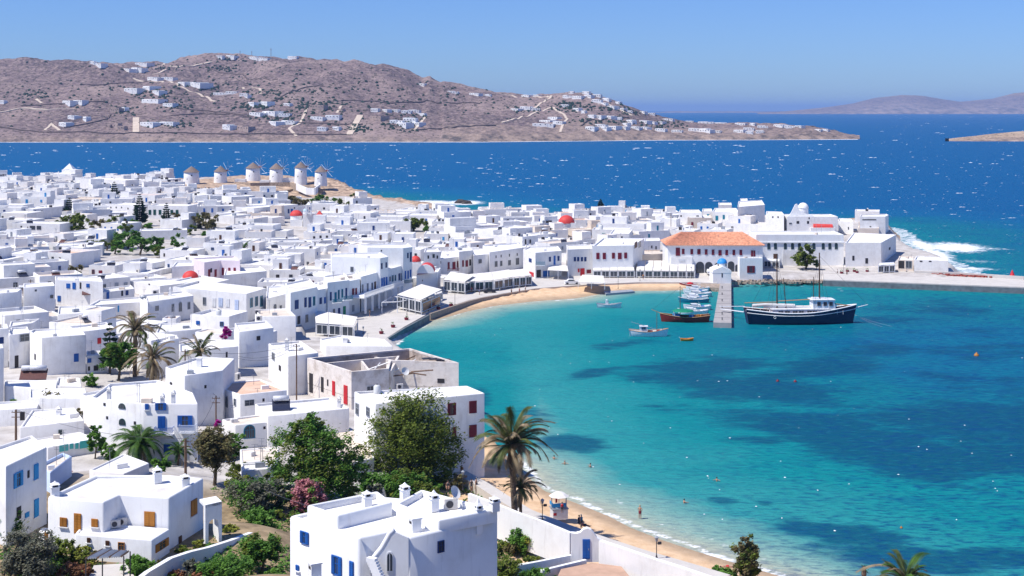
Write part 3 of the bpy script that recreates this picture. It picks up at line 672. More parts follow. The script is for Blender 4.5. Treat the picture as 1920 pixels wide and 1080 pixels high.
H([(292,624),(378,616),(362,605),(300,606)], 648, label='long low white house with a square roof hut on it')
H([(304,597),(331,597)], 620, depth=4, roof=RF_T, label='square white roof hut with an ochre top, right of the tallest palm')
H([(277,566),(363,554),(345,545),(262,553)], 608, [('R',294,578,8,11,'w','white'),('R',324,577,5,15,'w','grey'),('R',338,575,6,19,'a','grey'),('R',354,573,5,14,'w','grey')], label='two storey white house with four grey windows right of the tallest palm', ch=[(.6,.6,1.5)])
H([(462,551),(499,540),(372,526),(324,538)], 604, [('L',383.7,564.5,6,15,'w','grey'),('L',401.5,567,7,17,'s','white'),('L',414,567,8,17,'s','lilac'),('L',427,568,7,16,'s','white'),('L',444,572,7,20,'s','lilac'),
  ('R',471,567.5,5,18,'w','teal'),('R',480.6,565,5,18,'w','teal'),('R',490,564.7,5,20,'w','teal')], label='neoclassical white house with a balustraded balcony and pale shutters', par=.6, name='mansion')
# row along the promenade, shaded fronts to the bay
PR = [([(500,560),(544,549),(530,536),(500,537)],594,[('R',515.5,575,5,10,'a','dark'),('R',526,577,3.5,9,'w','grey')],'low white house left of the dark-doored seafront house'),
 ([(545,549),(595,538),(580,522),(535,531)],614,[('R',556,571,7,17,'d',N_),('R',572.6,567,4,18,'d',N_),('R',580.7,566.7,5,19,'d',N_),('R',588.6,564.5,4,17,'w','teal'),('R',560,600,5,15,'d','dark'),('R',575,597,5,15,'w','grey')],'seafront house with navy doors behind the glazed white tent'),
 ([(595,544),(614,540),(606,527),(588,530)],608,[('R',601,564,4,12,'d',N_),('R',609,563,3,12,'d',B_)],'narrow low seafront house with two blue doors'),
 ([(614,530),(655,525),(645,512),(607,517)],604,[('R',620,555.5,3,16,'d',N_),('R',629,558,4,20,'d','teal'),('R',635,552,3,17,'w','teal'),('R',641.5,550,3,16,'w','teal'),('R',649,550,3,20,'d',N_),('R',635.6,584,4,13,'d',N_),('R',645.6,582,5,16,'d','green'),('R',626,584,4,10,'w','grey')],'seafront house with two blue wooden balconies'),
 ([(655,527),(675,523),(667,511),(647,514)],594,[('R',662,546.7,4,12,'s',M_),('R',667.5,546,3,12,'s',M_),('R',662,578,4,12,'d','grey')],'narrow seafront house with a pair of maroon windows'),
 ([(677,519),(713,509),(700,495),(665,500)],588,[('R',679.5,541.5,2.5,16,'w','grey'),('R',684,540,4,16,'s','white'),('R',689,539,3,16,'w','grey'),('R',697.5,537,3,14,'w','grey'),('R',703,536,3,16,'d','brown'),('R',709,534,2.5,14,'w','grey')],'seafront house with six narrow doors above the columned porch'),
 ([(713,484),(728,481),(712,473),(620,475),(622,481)],578,[('R',715.5,499,2.5,11,'w',N_),('R',724,497,2.5,10,'w',N_),('R',716,529,3,15,'s',B_),('R',720,528,3,16,'s',B_),('R',724.5,526.7,3,15,'s',B_),('L',660,505,6,10,'w','grey')],'tall white seafront house with a long blank side wall'),
 ([(728,505),(757,497),(748,487),(716,490)],570,[('R',731,523,2.5,9,'w','grey'),('R',736,522,3,12,'w','teal'),('R',741,521,2.5,11,'w','teal'),('R',748.5,519,3,13,'d',N_),('R',753,519,3,15,'d','dark')],'seafront house with dark narrow doors between the two tall blank-sided houses'),
 ([(756,465),(773,463),(765,456),(672,458),(689,464)],562,[('R',764.5,479,2.5,10,'w',N_),('R',770,482,3,18,'w',N_),('R',760,515.5,2.5,15,'s',B_),('R',765,515,2.5,15,'s',B_),('R',769.5,512.6,2.5,14,'s',B_),('L',715,470,2,3,'x','dark')],'tallest seafront house, next to the red-vaulted chapel')]
for poly, by, wn, lb in PR: H(poly, by, wn, label=lb, wall=WHITE2)
H([(795,473),(826,472),(820,465),(797,466)], 520, [('R',803,482,3,6,'x','dark'),('R',813,480,4,7,'w','dark'),('R',820,482,3,6,'x','dark')], label='white house with dark markings on its wall behind the red-vaulted chapel')
H([(822,486),(861,481),(852,470),(825,470)], 524, [('R',841,498,3.5,13,'s',M_),('R',851,498,5.5,14,'d',M_),('R',858.5,495.5,3.5,12,'s',M_),('R',826,492,2,5,'x','dark')], label='white house with tall maroon doors and a maroon railing')
H([(861,472),(887,469),(878,462),(853,464)], 522, [('R',868,494,3,12,'s',M_),('R',875,494,4.5,12,'d',M_),('R',881.5,492,3.5,12,'x','dark')], label='taller white house with maroon doors joined to the maroon railing house')
H([(888,500),(912,498),(908,492),(886,494)], 518, [('R',891.5,504,4,4,'s','red'),('R',899,503.5,4,4,'s','red'),('R',907.5,502.5,4,4,'s','red'),('R',895,510,4,5,'a','grey'),('R',903,509.5,4,5,'a','grey')], label='little white house with red railings right of the maroon railing')
H([(888,479),(918,476),(908,465),(884,466)], 520, [('R',900,490,6,8,'w','grey')], label='plain white house left of the long house with four grey windows')
H([(918,473),(981,464),(972,455),(905,460)], 514, [('R',930,495,5,11,'w','grey'),('R',939.5,494,4,10,'w','grey'),('R',955,492.6,5,10,'w','grey'),('R',970,490,6,13,'w','grey'),('R',930,481.5,1.6,5,'x','dark'),('R',939.5,480,1.6,5,'x','dark'),('R',955,478.5,1.6,5,'x','dark'),('R',969.6,477,1.6,5,'x','dark')], label='long white house with four grey windows behind the cream awnings', wall=WHITE2)
H([(1004,474),(1053,470),(1046,461),(992,462),(981,467)], 525, [('L',994.5,488,5,7,'s',N_),('R',1031,486,3.5,9,'s',N_),('R',1039.7,488,3.5,17,'d',B_),('R',1047,484.5,3.5,9,'s',N_),('R',1010,513,8,14,'x','dark'),('R',1024,513,12,11,'s',B_),('L',986,512,6,6,'s','red'),('L',997,514,8,8,'s','red')], label='white corner house with a teal balcony and red awnings')
H([(985,463),(1008,463)], 490, [('R',992.5,469,3.5,7,'s',N_),('R',999,469,3.5,7,'s',N_)], depth=7, label='white upper block with two navy windows above the teal balcony house')
H([(1064,468),(1111,466),(1108,458),(1062,459)], 521, [('R',1077.8,486,4,8,'s',N_),('R',1084,486,4,8,'s',N_),('R',1091,486,4,8,'s',N_),('R',1097.5,486,4,8,'s',N_),('R',1092,510,8,14,'s','red'),('R',1104,509,8,7,'s',M_),('R',1085,507,3,7,'s','red')], label='white house with four navy windows in a row and red doors below')
H([(1111,461),(1187,460),(1208,447),(1130,446)], 521, [('R',1121,480,6,12,'s',M_),('R',1133,480,6,12,'s',M_),('R',1150,479.5,5.5,11,'s',M_),('R',1162,480,7,12,'d',M_),('R',1173,479,5.5,11,'s',M_),(1,1192,459,5,11,'s','brown'),(1,1199,458,4,12,'w','grey')], label='white house with five maroon windows above the glazed shops', par=.5, wall=WHITE2)
H([(1143,438),(1180,438),(1186,430),(1150,430)], 470, [('R',1166,445,3,4,'x','dark')], label='white roof block behind the five maroon windows house')
H([(1208,452),(1238,451),(1236,446),(1208,446)], 480, [('R',1222,463,2.5,5,'x','dark'),('R',1230,464.6,2.5,6,'x','dark')], label='small white house with two slit windows left of the clay-tiled hall')
H([(1194,478),(1256,475),(1250,468),(1198,469)], 500, wall=CREAM, roof=RF_S, label='cream stone terrace house between the glazed shops and the clay-tiled hall')
# headland behind the tiled hall
for poly, by, wn, wl, lb in [
 ([(1289,408),(1336,408),(1330,402),(1292,402)],436,[('R',1298,420,4,7,'s',M_),('R',1326,420,4,7,'s',M_)],CREAM,'pale house with two maroon windows above the clay-tiled roof'),
 ([(1273,398),(1316,399),(1310,393),(1275,393)],434,[('R',1277,405,3,3,'x','dark'),('R',1308,405,5,2,'x','dark')],None,'white house with rooftop clutter left of the teal shuttered house'),
 ([(1316,396),(1336,396),(1334,391),(1318,391)],430,[('R',1328,404,5,5,'s','teal')],None,'narrow white house with one teal shutter'),
 ([(1336,397),(1386,398),(1380,390),(1340,390)],432,[('R',1344,409,5,9,'s','teal'),('R',1357,407,4,8,'s','teal')],None,'white house with two teal shutters'),
 ([(1347,384),(1372,384),(1371,380),(1347,380)],410,[],None,'white rooftop block left of the highest white house'),
 ([(1353,412),(1389,414),(1386,408),(1354,408)],434,[('R',1370,425,5,6,'x','dark'),('R',1380,423,2,2,'x','dark')],None,'white cube with a dark window in front of the teal shutters'),
 ([(1338,418),(1352,418),(1352,414),(1338,414)],434,[('R',1344,424,8,10,'s',S_)],CREAM,'stone cube with a light blue door'),
 ([(1389,418),(1423,417),(1420,411),(1390,411)],436,[('R',1403,425,6,7,'s',B_)],None,'white cube with one blue shutter below the highest white house'),
 ([(1383,388),(1434,384),(1428,375),(1385,377)],436,[('R',1401,404,5,4,'x','dark'),('R',1407,404,4,4,'x','dark')],None,'highest white house on the headland'),
 ([(1388,377),(1402,376),(1401,372),(1388,372)],400,[],None,'white stair tower on the highest white house'),
 ([(1436,400),(1470,402),(1466,397),(1437,396)],442,[('R',1449,407,2.5,3,'x','dark'),('R',1459,407,2.5,3,'x','dark')],None,'white house between the highest house and the domed church'),
 ([(1572,414),(1600,416),(1596,410),(1573,409)],436,[('R',1591,428,2,5,'x','dark')],None,'little white gabled house right of the red vault'),
 ([(1612,406),(1660,406),(1666,403),(1662,401),(1614,402)],440,[('R',1630,412,26,1.5,'x','dark'),('R',1632,425,3,2,'x','dark')],None,'tall white house with a terrace at the end of the headland'),
 ([(1609,428),(1648,428),(1646,423),(1610,423)],444,[],CREAM,'pale lower terrace in front of the end house'),
 ([(1585,455),(1652,455),(1680,440),(1600,436)],500,[('R',1625,489,5,10,'x','dark'),('R',1600,484,4,9,'x','dark'),(1,1668,466,3,5,'x','dark')],None,'broad white hall with a sloping awning roof on the quay'),
 ([(1684,487),(1713,488),(1711,481),(1686,480)],508,[('R',1690,496,11,14,'x','dark'),('R',1704,496,12,14,'w','grey')],CREAM,'glazed restaurant at the root of the pier'),
 ([(1714,487),(1778,489),(1774,482),(1718,480)],510,[('R',1727,490,5,1.5,'x','dark'),('R',1744,490,5,1.5,'x','dark')],None,'low plain white building at the root of the pier')]:
    H(poly, by, wn, wall=wl, label=lb, bevel=0)
# left part of the town
for poly, by, wn, lb in [
 ([(-30,552),(33,547),(41,541),(-20,543)],602,[('R',20,586,7,14,'s',M_)],'large pale house with a maroon window at the left edge'),
 ([(44,539),(103,535),(100,529),(44,531)],590,[('R',67,544.5,4,4,'w','grey'),('R',97,556,5.5,6,'w','dark'),('R',58.5,587,5,11,'s',B_)],'white house with a square grey window, behind the two thin poles'),
 ([(104,525),(193,528),(188,519),(103,518)],570,[('R',128,536,7,9,'s',B_),('R',139,536,6,12,'s',B_),('R',165,535.5,6,7,'s',B_),('R',111,560,6,11,'s',B_),('R',151,535.5,3,12,'x','dark')],'white house with four blue shutters and a terrace'),
 ([(190,549),(252,541),(245,534),(185,541)],575,[('R',202,556,5,17,'s',B_),('R',229,550,3.5,10,'x','brown'),('R',238,549,5,9,'s',N_)],'white house with a tall blue door right of two solar panels'),
 ([(165,573),(279,565),(265,556),(185,562)],594,[('R',190,580,2,12,'s',S_),('R',222,579,2,12,'s',S_),('R',196,582,7,6,'w','grey')],'long white porch with blue posts left of the tallest palm'),
 ([(108,589),(188,585),(180,573),(110,574)],614,[('R',145,594,3,2,'x','dark')],'low white house with a lumpy roof below the two solar panels'),
 ([(150,622),(215,614),(200,604),(128,612)],670,[('R',186,639,7,11,'s','red')],'white house with one small red-orange window'),
 ([(162,667),(200,663),(195,657),(162,658)],700,[('R',167.5,676,7,8,'s',B_),('R',166.7,691,4,8,'x','dark'),('R',180,690,9,10,'x','dark')],'small white house squeezed between the tall blank cube and the green tree'),
 ([(78,633),(161,627),(150,614),(62,617),(56,622)],704,[('R',143,670.5,9,15,'s',B_),('L',66,669,2.5,11,'x','dark')],'tall white cube with a single blue shutter and a rounded top'),
 ([(17,628),(56,623),(52,612),(20,614)],692,[('R',46,633,18,14,'w','grey'),('R',31,678,7,23,'x','dark')],'white house with a glazed window over a dark doorway'),
 ([(-30,618),(16,615),(14,607),(-30,608)],692,[('R',3,638,8,12,'s',N_)],'white house with a navy shutter cut by the left edge'),
 ([(-40,656),(7,652),(5,645),(-40,647)],768,[],'bare white corner of a tall house at the left edge'),
 ([(17,612),(62,605),(75,597),(20,602)],635,[],'white raised block behind the glazed window house'),
 ([(8,723),(105,730),(108,713),(10,712)],762,[],'low white house with two brown solar panels on its roof'),
 ([(105,723),(153,724),(150,708),(108,707)],750,[],'low white house below the tall blank cube'),
 ([(55,746),(165,746),(160,728),(55,728)],792,[],'low white house behind the brown bush'),
 ([(178,752),(200,742),(195,730),(150,738)],800,[],'narrow white house left of the blue balcony house'),
 ([(262,560),(277,566),(275,556),(262,552)],600,[],'sliver of white house behind the tallest palm'),
 ([(324,526),(392,533),(430,524),(372,516)],552,[],'low white house behind the neoclassical house'),
 ([(300,536),(372,528),(350,520),(240,526)],560,[('L',280,533,3,2,'x','dark')],'wide white roof left of the neoclassical house'),
 ([(383,492),(413,488),(450,489),(440,480),(360,484)],530,[('R',396,507,3,8,'x','dark')],'pink house with maroon shutters'),
 ([(420,516),(500,508),(488,499),(422,503)],540,[('L',459,518,4,5,'s','green')],'white house with a small green shutter'),
 ([(322,500),(383,497),(380,490),(330,491)],524,[],'white house behind the red dome')]:
    h = H(poly, by, wn, label=lb, wall=PINK if 'pink' in lb else None)
    if 'pink' in lb:
        for x_ in (392,404): h.pwin(0, x_, 512, 4, 14, 's', M_)
        for x_ in (418,430,440): h.pwin(1, x_, 509, 4, 14, 's', M_)

for x0, y0, x1, y1, by, dp, wn in [(200,382,252,385,408,9,[(208,389,2,3,'x','dark'),(218,389,2,3,'x','dark'),(228,389,2,3,'x','dark'),(209,397,4,6,'w','grey'),(240,391,2,3,'x','dark')]),(277,385,352,386,411,10,[(281,398,5,9,'s','dgreen'),(290,398,5,10,'s','dgreen'),(300,398,5,9,'s','dgreen'),(322,398,5,9,'s','dgreen'),(332,398,5,9,'s','dgreen')]),
  (434,369,478,367,393,10,[(446,380,2,4,'x','dark')]),(476,390,559,383,412,11,[(523,398,6,11,'s',B_),(541,396,3,8,'s',N_),(547,396,4,9,'s',B_),(500,397,2,4,'x','dark'),(552,390,2,3,'x','dark')]),(165,438,214,431,456,12,[(198,444,6,7,'w','teal')]),(262,433,351,431,450,9,[]),(104,461,192,459,479,10,[(116,467,12,8,'w','grey'),(134,467,10,8,'w','grey')]),
  (16,418,112,420,439,9,[(61,427,10,7,'w','dark'),(73,427,8,7,'w','dark'),(40,427,3,7,'x','brown'),(52,427,2,4,'x','dark')]),(0,389,40,389,410,8,[(8,397,4,7,'s','navy')]),(62,392,96,389,412,9,[(66,397,3,5,'s','navy'),(78,397,3,4,'x','dark')]),(245,353,308,351,374,9,[(275,358,5,4,'s',M_),(287,358,3,4,'x','dark'),(300,357,5,5,'s',M_),(279,366,3,3,'x','dark')]),(410,432,474,430,447,9,[]),
  (505,449,561,447,463,8,[(540,454,2,4,'x','dark')]),(150,334,235,338,356,9,[(176,345,5,4,'w','dark'),(188,344,4,3,'x','dark')]),(330,482,374,486,500,9,[(352,492,6,9,'w','grey')]),(1110,430,1180,431,455,10,[(1132,440,6,6,'w','aqua')]),(585,452,640,449,470,8,[(610,459,3,6,'x','brown')]),(300,468,362,470,488,8,[(308,478,3,6,'x','dark')])]:
    H([(x0, y0), (x1, y1)], by, [('R', *q) for q in wn], depth=dp, bevel=0)
# ------------------------------------------------------------------ the big house at the bottom, and the villa with ochre doors
def block(h, poly, zb, zt, par=0.35, th=0.3, name='upper_wall', roofm=None, bev=0.15):
    """a further volume of the same building: walls with a parapet and a roof, as parts of it; poly in world coordinates"""
    loc = [(p[0] - h.o.x, p[1] - h.o.y) for p in poly]; n = len(loc); ins = inset(loc, th); a, b, c = zb - h.z0, zt - h.z0, zt - h.z0 - par
    v = [(p[0], p[1], a) for p in loc] + [(p[0], p[1], b) for p in loc] + [(p[0], p[1], b) for p in ins] + [(p[0], p[1], c - 0.08) for p in ins]; f = []
    for i in range(n):
        j = (i + 1) % n; f += [(i, j, n + j, n + i), (n + i, n + j, 2 * n + j, 2 * n + i), (2 * n + i, 2 * n + j, 3 * n + j, 3 * n + i)]
    me = bpy.data.meshes.new(name); me.from_pydata(v, [], f); me.materials.append(h.wallm)
    if bev:
        bm = bmesh.new(); bm.from_mesh(me); es = [e for e in bm.edges if (all(abs(q.co.z - b) < 1e-5 for q in e.verts)) or (abs(e.verts[0].co.z - e.verts[1].co.z) > 0.3 and min(q.co.z for q in e.verts) < a + 0.01)]
        bmesh.ops.bevel(bm, geom=es, offset=min(bev, th * 0.45), segments=3, affect='EDGES', profile=0.5); bm.to_mesh(me); bm.free()
        me.polygons.foreach_set('use_smooth', [True] * len(me.polygons))
        try: me.set_sharp_from_angle(angle=R(50))
        except Exception: pass
    o = bpy.data.objects.new(name, me); col.objects.link(o); o.parent = h.root
    ins2 = inset(loc, th - 0.02); rm = bpy.data.meshes.new('roof'); rm.from_pydata([(p[0], p[1], c) for p in ins2], [], [tuple(range(n))]); rm.materials.append(roofm or h.roofm)
    r = bpy.data.objects.new('upper_roof', rm); col.objects.link(r); r.parent = h.root
    return o
def pillar_chimney(h, px, py_base, py_top, z_base, w=0.55, flat=False, down=0.0):
    """white chimney with an open top and a pointed cap; foot row and top row read off the photo"""
    Y = (CZ - z_base) * F / (py_base - HOR); x = (px - 960) / F * Y; hh = (py_base - py_top) / F * Y
    mb = MB(); cap = 0.0 if flat else min(0.75, hh * 0.4); b = hh - cap
    mb.box((0, 0, (b - down) / 2), (w, w, b + down)); 
    if flat: mb.box((0, 0, b + 0.05), (w + 0.12, w + 0.12, 0.1)); mb.box((0, 0, b - 0.25), (w + 0.01, w * 0.6, 0.22), mi=1)
    else:
        mb.box((0, 0, b + 0.03), (w + 0.14, w + 0.14, 0.07))
        for sa, sb in ((-1, -1), (1, -1), (1, 1), (-1, 1)): mb.box((sa * w * 0.4, sb * w * 0.4, b + 0.17), (0.12, 0.12, 0.22))
        mb.box((0, 0, b + 0.17), (w * 0.7, w * 0.7, 0.2), mi=1)
        mb.cone((0, 0, b + 0.28), w * 0.80, w * 0.3, (cap - 0.28) * 0.5, 4, rot=math.pi / 4); mb.cone((0, 0, b + 0.28 + (cap - 0.28) * 0.5), w * 0.3, 0.02, (cap - 0.28) * 0.6, 4, rot=math.pi / 4)
    o = mb.build('chimney', [WHITE2, DARK], h.root); o.location = (x - h.o.x, Y - h.o.y, z_base - h.z0); o.rotation_euler.z = 0.5; h.nch += 1; return o

hotel = H([(672.5,1008),(735,994),(766,1008),(845,989),(934,966),(864,943),(708,930),(542.5,967)], 1195, [(7,571.7,1007.8,14,23,'o',B_),(7,632,1060,17,36,'o',B_),(7,558.6,1064,5,10,'s',B_),(7,660,1068,7,32,'d',B_),
   (1,750,1036,9,21,'s',B_),(2,826,1024.5,12,22,'w',N_)], z0=16.0, wall=WHITE2, par=0.25, th=0.42, bevel=0.18, label='big white house with blue shutters and many chimneys at the bottom centre', name='villa')
zt = hotel.zr
def pxs(poly, z): return [P(x, y, z).xy for x, y in poly]
block(hotel, pxs([(633,966),(736,941),(708,920),(575,947)], zt + 0.85), zt - 0.3, zt + 0.85, par=0.55)
block(hotel, pxs([(822,975),(934,953),(864,937),(790,917),(742,944)], zt + 0.75), zt - 0.3, zt + 0.75, par=0.5)
for a in [(688,950,919,zt+.3),(759,938,905,zt+.3),(813.5,958,919,zt+.3),(927,958,930,zt+.6)]: pillar_chimney(hotel, *a, w=0.62)
pillar_chimney(hotel, 778, 996, 972, zt - .25, w=0.75, flat=True)
pillar_chimney(hotel, 897, 1000, 936, zt - 1.0, w=0.5)
# curved outside stair in the nook
Yn = (CZ - zt) * F / (1008 - HOR) - 0.05
pl = [(737,996),(752,1003),(766,1009),(766,1150),(700,1150),(697,1052),(706,1040),(716,1028),(724,1014),(731,1001)]
mb = MB(); vv = [((x - 960) / F * Yn, (CZ - (y - HOR) / F * Yn)) for x, y in pl]; vv = vv[::-1]
plate(mb, vv, Yn, Yn + 0.3); sw = mb.build('stair_wall', WHITE2, None); sw.parent = hotel.root; sw.location = -hotel.o
mb = MB(); mb.tube([((x - 960) / F * Yn, Yn + 0.15, CZ - (y - HOR) / F * Yn) for x, y in [(738,994),(731,1001),(724,1014),(716,1028),(706,1040),(697,1052),(694,1062)]], 0.2, 8)
o = mb.build('stair_parapet', WHITE2, hotel.root, smooth=True); o.location = -hotel.o
for k in range(9):
    mb = MB(); x, y = 690 + k * 2.2, 1050 + k * 5.2; v = PYd(x, y, Yn - 0.9 - k * 0.05); mb.box(v + Vector((.25, .35, -.1)), (0.75, 0.4, 0.3), -0.5); o = mb.build('step', WHITE2, hotel.root); o.location = -hotel.o
v = PYd(731, 1053, Yn - 0.02); o = inst('niche', wmesh('a', 'white', 0.42), hotel.root, v - hotel.o, 0, (1.15, 1, 1.5))
# chimney of a house below the frame's edge
h = H([(575,1085),(606,1090),(612,1080),(582,1075)], 1200, z0=17.5, label='white building below the frame of which only a chimney shows, bottom centre'); pillar_chimney(h, 590, 1088, 1056, h.zr - .3, w=0.75, flat=True)

OC = 'orange'
villa = H([(317,933),(382,896),(314,890),(178,890),(89,931),(194,941),(225,927)], 1033, [(4,119.4,978.6,13,17,'s',OC),(4,146,981.4,13,38,'d',OC),(4,178,980,12,15,'s',OC),(6,281,973,20,28,'d',OC),
   (0,363,951,11,29,'s',OC),(0,337,1014,5,18,'s','brown'),(0,360,1011,6,12,'s','brown'),(0,378,1005,3,7,'x','dark')], wall=WHITE2, par=0.3, th=0.4, bevel=0.17, label='white villa with ochre wooden doors and a roof terrace, bottom left', name='villa')
for a in [(103,930,902,villa.zr-.25),(295,905,873,villa.zr-.25),(347,913,888,villa.zr-.25)]: pillar_chimney(villa, *a, w=0.75)
foot, z_, zr_ = from_px([(285,1012),(319,991),(232,984),(150,988),(140,1001),(190,1005)], 1060); TERR_Z = zr_
block(villa, foot, z_ - 2, zr_, par=0.12, name='terrace_wall')
class _T: pass
tt = House(foot, z_, zr_); 
for a in [('x',)]: pass
bpy.data.objects.remove(tt.wall); bpy.data.objects.remove(tt.roof); 
tr = tt.root; tr.name = 'terrace_front'
n_ = len(tt.foot)
for w_ in [(4,167,1012.5,6,9,'s','brown'),(5,202,1018,7,9,'s','brown'),(5,228,1024,12,15,'w',OC),(0,303,1022,23,15,'o',OC)]: tt.pwin(*w_)
for ch in list(tr.children):
    ch.parent = villa.root; ch.location = Vector(ch.location) + tt.o - villa.o
bpy.data.objects.remove(tr)
def archwall(mb, p, q, zb, zt, ow, oh, th, off=0.5):
    """wall from p to q with one arched opening"""
    p, q = Vector(p), Vector(q); d = (q - p); L = d.length; d.normalize(); nn = Vector((-d.y, d.x)); c = L * off; r = ow / 2; zs = zb + oh - r
    arc = [(c + r * math.cos(a), zs + r * math.sin(a)) for a in [math.pi * i / 10 for i in range(11)]]
    quads = [[(0, zb), (c - r, zb), (c - r, zs), (0, zs)], [(c + r, zb), (L, zb), (L, zs), (c + r, zs)], [(0, zs), (c - r, zs), (c - r, zt), (0, zt)], [(c + r, zs), (L, zs), (L, zt), (c + r, zt)]]
    for i in range(10):
        a, b = arc[i], arc[i + 1]; quads.append([(b[0], b[1]), (a[0], a[1]), (a[0], zt), (b[0], zt)])
    for q_ in quads:
        w0 = [(p.x + d.x * u, p.y + d.y * u, z) for u, z in q_]; w1 = [(x + nn.x * th, y + nn.y * th, z) for x, y, z in w0]
        mb.add(w0 + w1, [(0, 1, 2, 3), (7, 6, 5, 4), (1, 0, 4, 5), (2, 1, 5, 6), (3, 2, 6, 7), (0, 3, 7, 4)])
foot, z_, zr_ = from_px([(385,947),(416,940),(405,930),(374,936)], 1026)
mb = MB(); archwall(mb, foot[0], foot[1], z_ - 1, zr_, (Vector(foot[1]) - Vector(foot[0])).length * 0.62, (zr_ - z_) * 0.62 + 1, 0.35)
a_, b_, c_, d_ = [Vector(x) for x in foot]; mb.prism([a_, b_, c_, d_], zr_ - 0.3, zr_ - 0.002)
mb.prism([b_ + Vector((0, .01)), c_, c_ + (b_ - c_).orthogonal().normalized() * -0.3, b_ + (b_ - c_).orthogonal().normalized() * -0.3], z_ - 1, zr_ - 0.31)
o = mb.build('arched_porch', WHITE2, villa.root); o.location = -villa.o
# low bits left of the villa
H([(72,997),(108,1000),(110,992),(78,988)], 1022, [('R',88,1006,8,16,'s',OC),('R',103,1001,7,9,'s',OC)], par=.12, label='low white outhouse with ochre shutters left of the villa', cat='outhouse', name='outhouse')

# ------------------------------------------------------------------ roofless ruin
foot, z_, zr_ = from_px([(659,697),(729,691),(733,676),(752,676),(860,680),(769,653),(576,671)], 768)
ruin = House(foot, z_, zr_, OLDW, RF_S, par=0.3, th=0.45, name='ruined_house', bevel=0); ruin.px = (710, 700, 60); ruin.label = 'roofless derelict house with peeling walls and fallen beams beside the sea'; ruin.cat = 'ruin'; HOUSES.append(ruin); take(ruin)
bpy.data.objects.remove(ruin.roof)
fl = MB(); fl.prism([p for p in ruin.loc], zr_ - z_ - 4.6, zr_ - z_ - 4.5); ruin.roof = fl.build('rubble_floor', mat('rubble_floor', (0.20, 0.16, 0.13), 0.95, 0.4, 1.5, 0.8, 3, spec=0.1), ruin.root)
ins_ = inset(ruin.loc, 0.45); mb = MB(); n_ = len(ins_)
mb.v = [(p[0], p[1], zr_ - z_ - 0.3) for p in ins_] + [(p[0], p[1], -0.5) for p in ins_]; mb.f = [(i, (i + 1) % n_, n_ + (i + 1) % n_, n_ + i) for i in range(n_)]; mb.m = [0] * n_
mb.build('inner_wall', mat('bare_inner_plaster', (0.50, 0.42, 0.36), 0.95, 0.25, 1.0, 0.6, 3, spec=0.1, dirt=(0.15, 0.11, 0.08), dirt_amt=0.8), ruin.root)
for w_ in [(6,583.5,718,7,36,'x','dark'),(6,604.5,721,5,28,'x','dark'),(6,626,728,5,27,'s','red'),(6,648.5,740,7,35,'s','red'),(6,614.6,717.5,2.5,12,'x','dark'),(0,694,728,13,9,'w','white'),(3,826.7,714,13,8,'x','dark')]: ruin.pwin(*w_, near=False)
def rwall(a, b, dz, th=0.4, name='inner_wall', m=OLDW):
    a, b = P(a[0], a[1], zr_).xy, P(b[0], b[1], zr_).xy; d = (b - a).normalized(); nn = Vector((-d.y, d.x)) * th
    mb = MB(); mb.prism([a, b, b + nn, a + nn], z_, zr_ - dz); o = mb.build(name, m, ruin.root); o.location = -ruin.o
rwall((600,676), (745,662), 0.6); rwall((745,662), (729,690), 0.5); rwall((700,660), (760,671), 0.9); rwall((676,668), (690,686), 0.8)
rr = random.Random(3)
for k in range(14):
    a = P(rr.uniform(660, 790), rr.uniform(664, 684), zr_); ang = rr.uniform(-0.6, 1.2); L_ = rr.uniform(2, 5); mb = MB()
    mb.tube([a - ruin.o + Vector((0, 0, -rr.uniform(.4, 2.5))), a - ruin.o + Vector((math.cos(ang) * L_, math.sin(ang) * L_, -rr.uniform(.3, 2.2)))], 0.12, 4); mb.build('roof_beam', WOOD if k % 3 else CM['white'], ruin.root)
mb = MB()
for k in range(4): v = P(800 + k * 12, 672 + k * 0.8, zr_ - 0.2) - ruin.o; mb.box(v, (1.6, 1.2, 0.15), 0.3)
mb.build('skylight', CM['dark'], ruin.root)

# ------------------------------------------------------------------ clay-tiled hall, the long white hall, churches
th_ = H([(1252,460),(1430,460)], 514, depth=15, label='two storey hall with a hipped clay tile roof and arched arcade', cat='town hall', name='town_hall', wall=WHITE2, bevel=0, par=0.05)
for x in (1297, 1312.5): pass
for x, y, w_, h_ in [(1271,472,8,15),(1281,471.5,5,10),(1297,472,5,10),(1310.5,472,6,10),(1324,472.5,5,10),(1337,473,5,10),(1350,474,6,10),(1362.5,473.5,5,10),(1376,473.5,5,10),(1389,473.5,5,10),(1412,475.5,8,12)]:
    th_.pwin(0, x, y, w_, h_, 's', M_)
for x, y, w_, h_ in [(1312.5,502,15,23),(1329,502,14,22),(1346,503,13,21),(1370.6,502,12,24),(1382,505,7,18)]:
    o = th_.pwin(0, x, y, w_, h_, 'a', 'dark'); o.name = 'arch'
ef = th_.facade(0); p0, q0 = ef[0], ef[1]; d0 = ef[2]; n0 = Vector((-d0.y, d0.x, 0)); ov = 0.7
A0 = p0 - d0 * ov - n0 * ov; B0 = q0 + d0 * ov - n0 * ov; C0 = q0 + d0 * ov + n0 * (15 + ov); D0 = p0 - d0 * ov + n0 * (15 + ov); zE = th_.zr + 0.03
rl = (B0 - A0).length; hr0 = 3.6; R0 = A0 + d0 * rl * 0.19 + n0 * 8.2; R1 = A0 + d0 * rl * 0.81 + n0 * 8.2
vv = [(*A0.xy, zE), (*B0.xy, zE), (*C0.xy, zE), (*D0.xy, zE), (*R0.xy, zE + hr0), (*R1.xy, zE + hr0)]
mb = MB(); mb.add(vv, [(0, 1, 5, 4), (1, 2, 5), (2, 3, 4, 5), (3, 0, 4), (3, 2, 1, 0)]); o = mb.build('hip_roof', TILE, th_.root); o.location = -th_.o
mb = MB()      # rows of cover tiles on the slopes
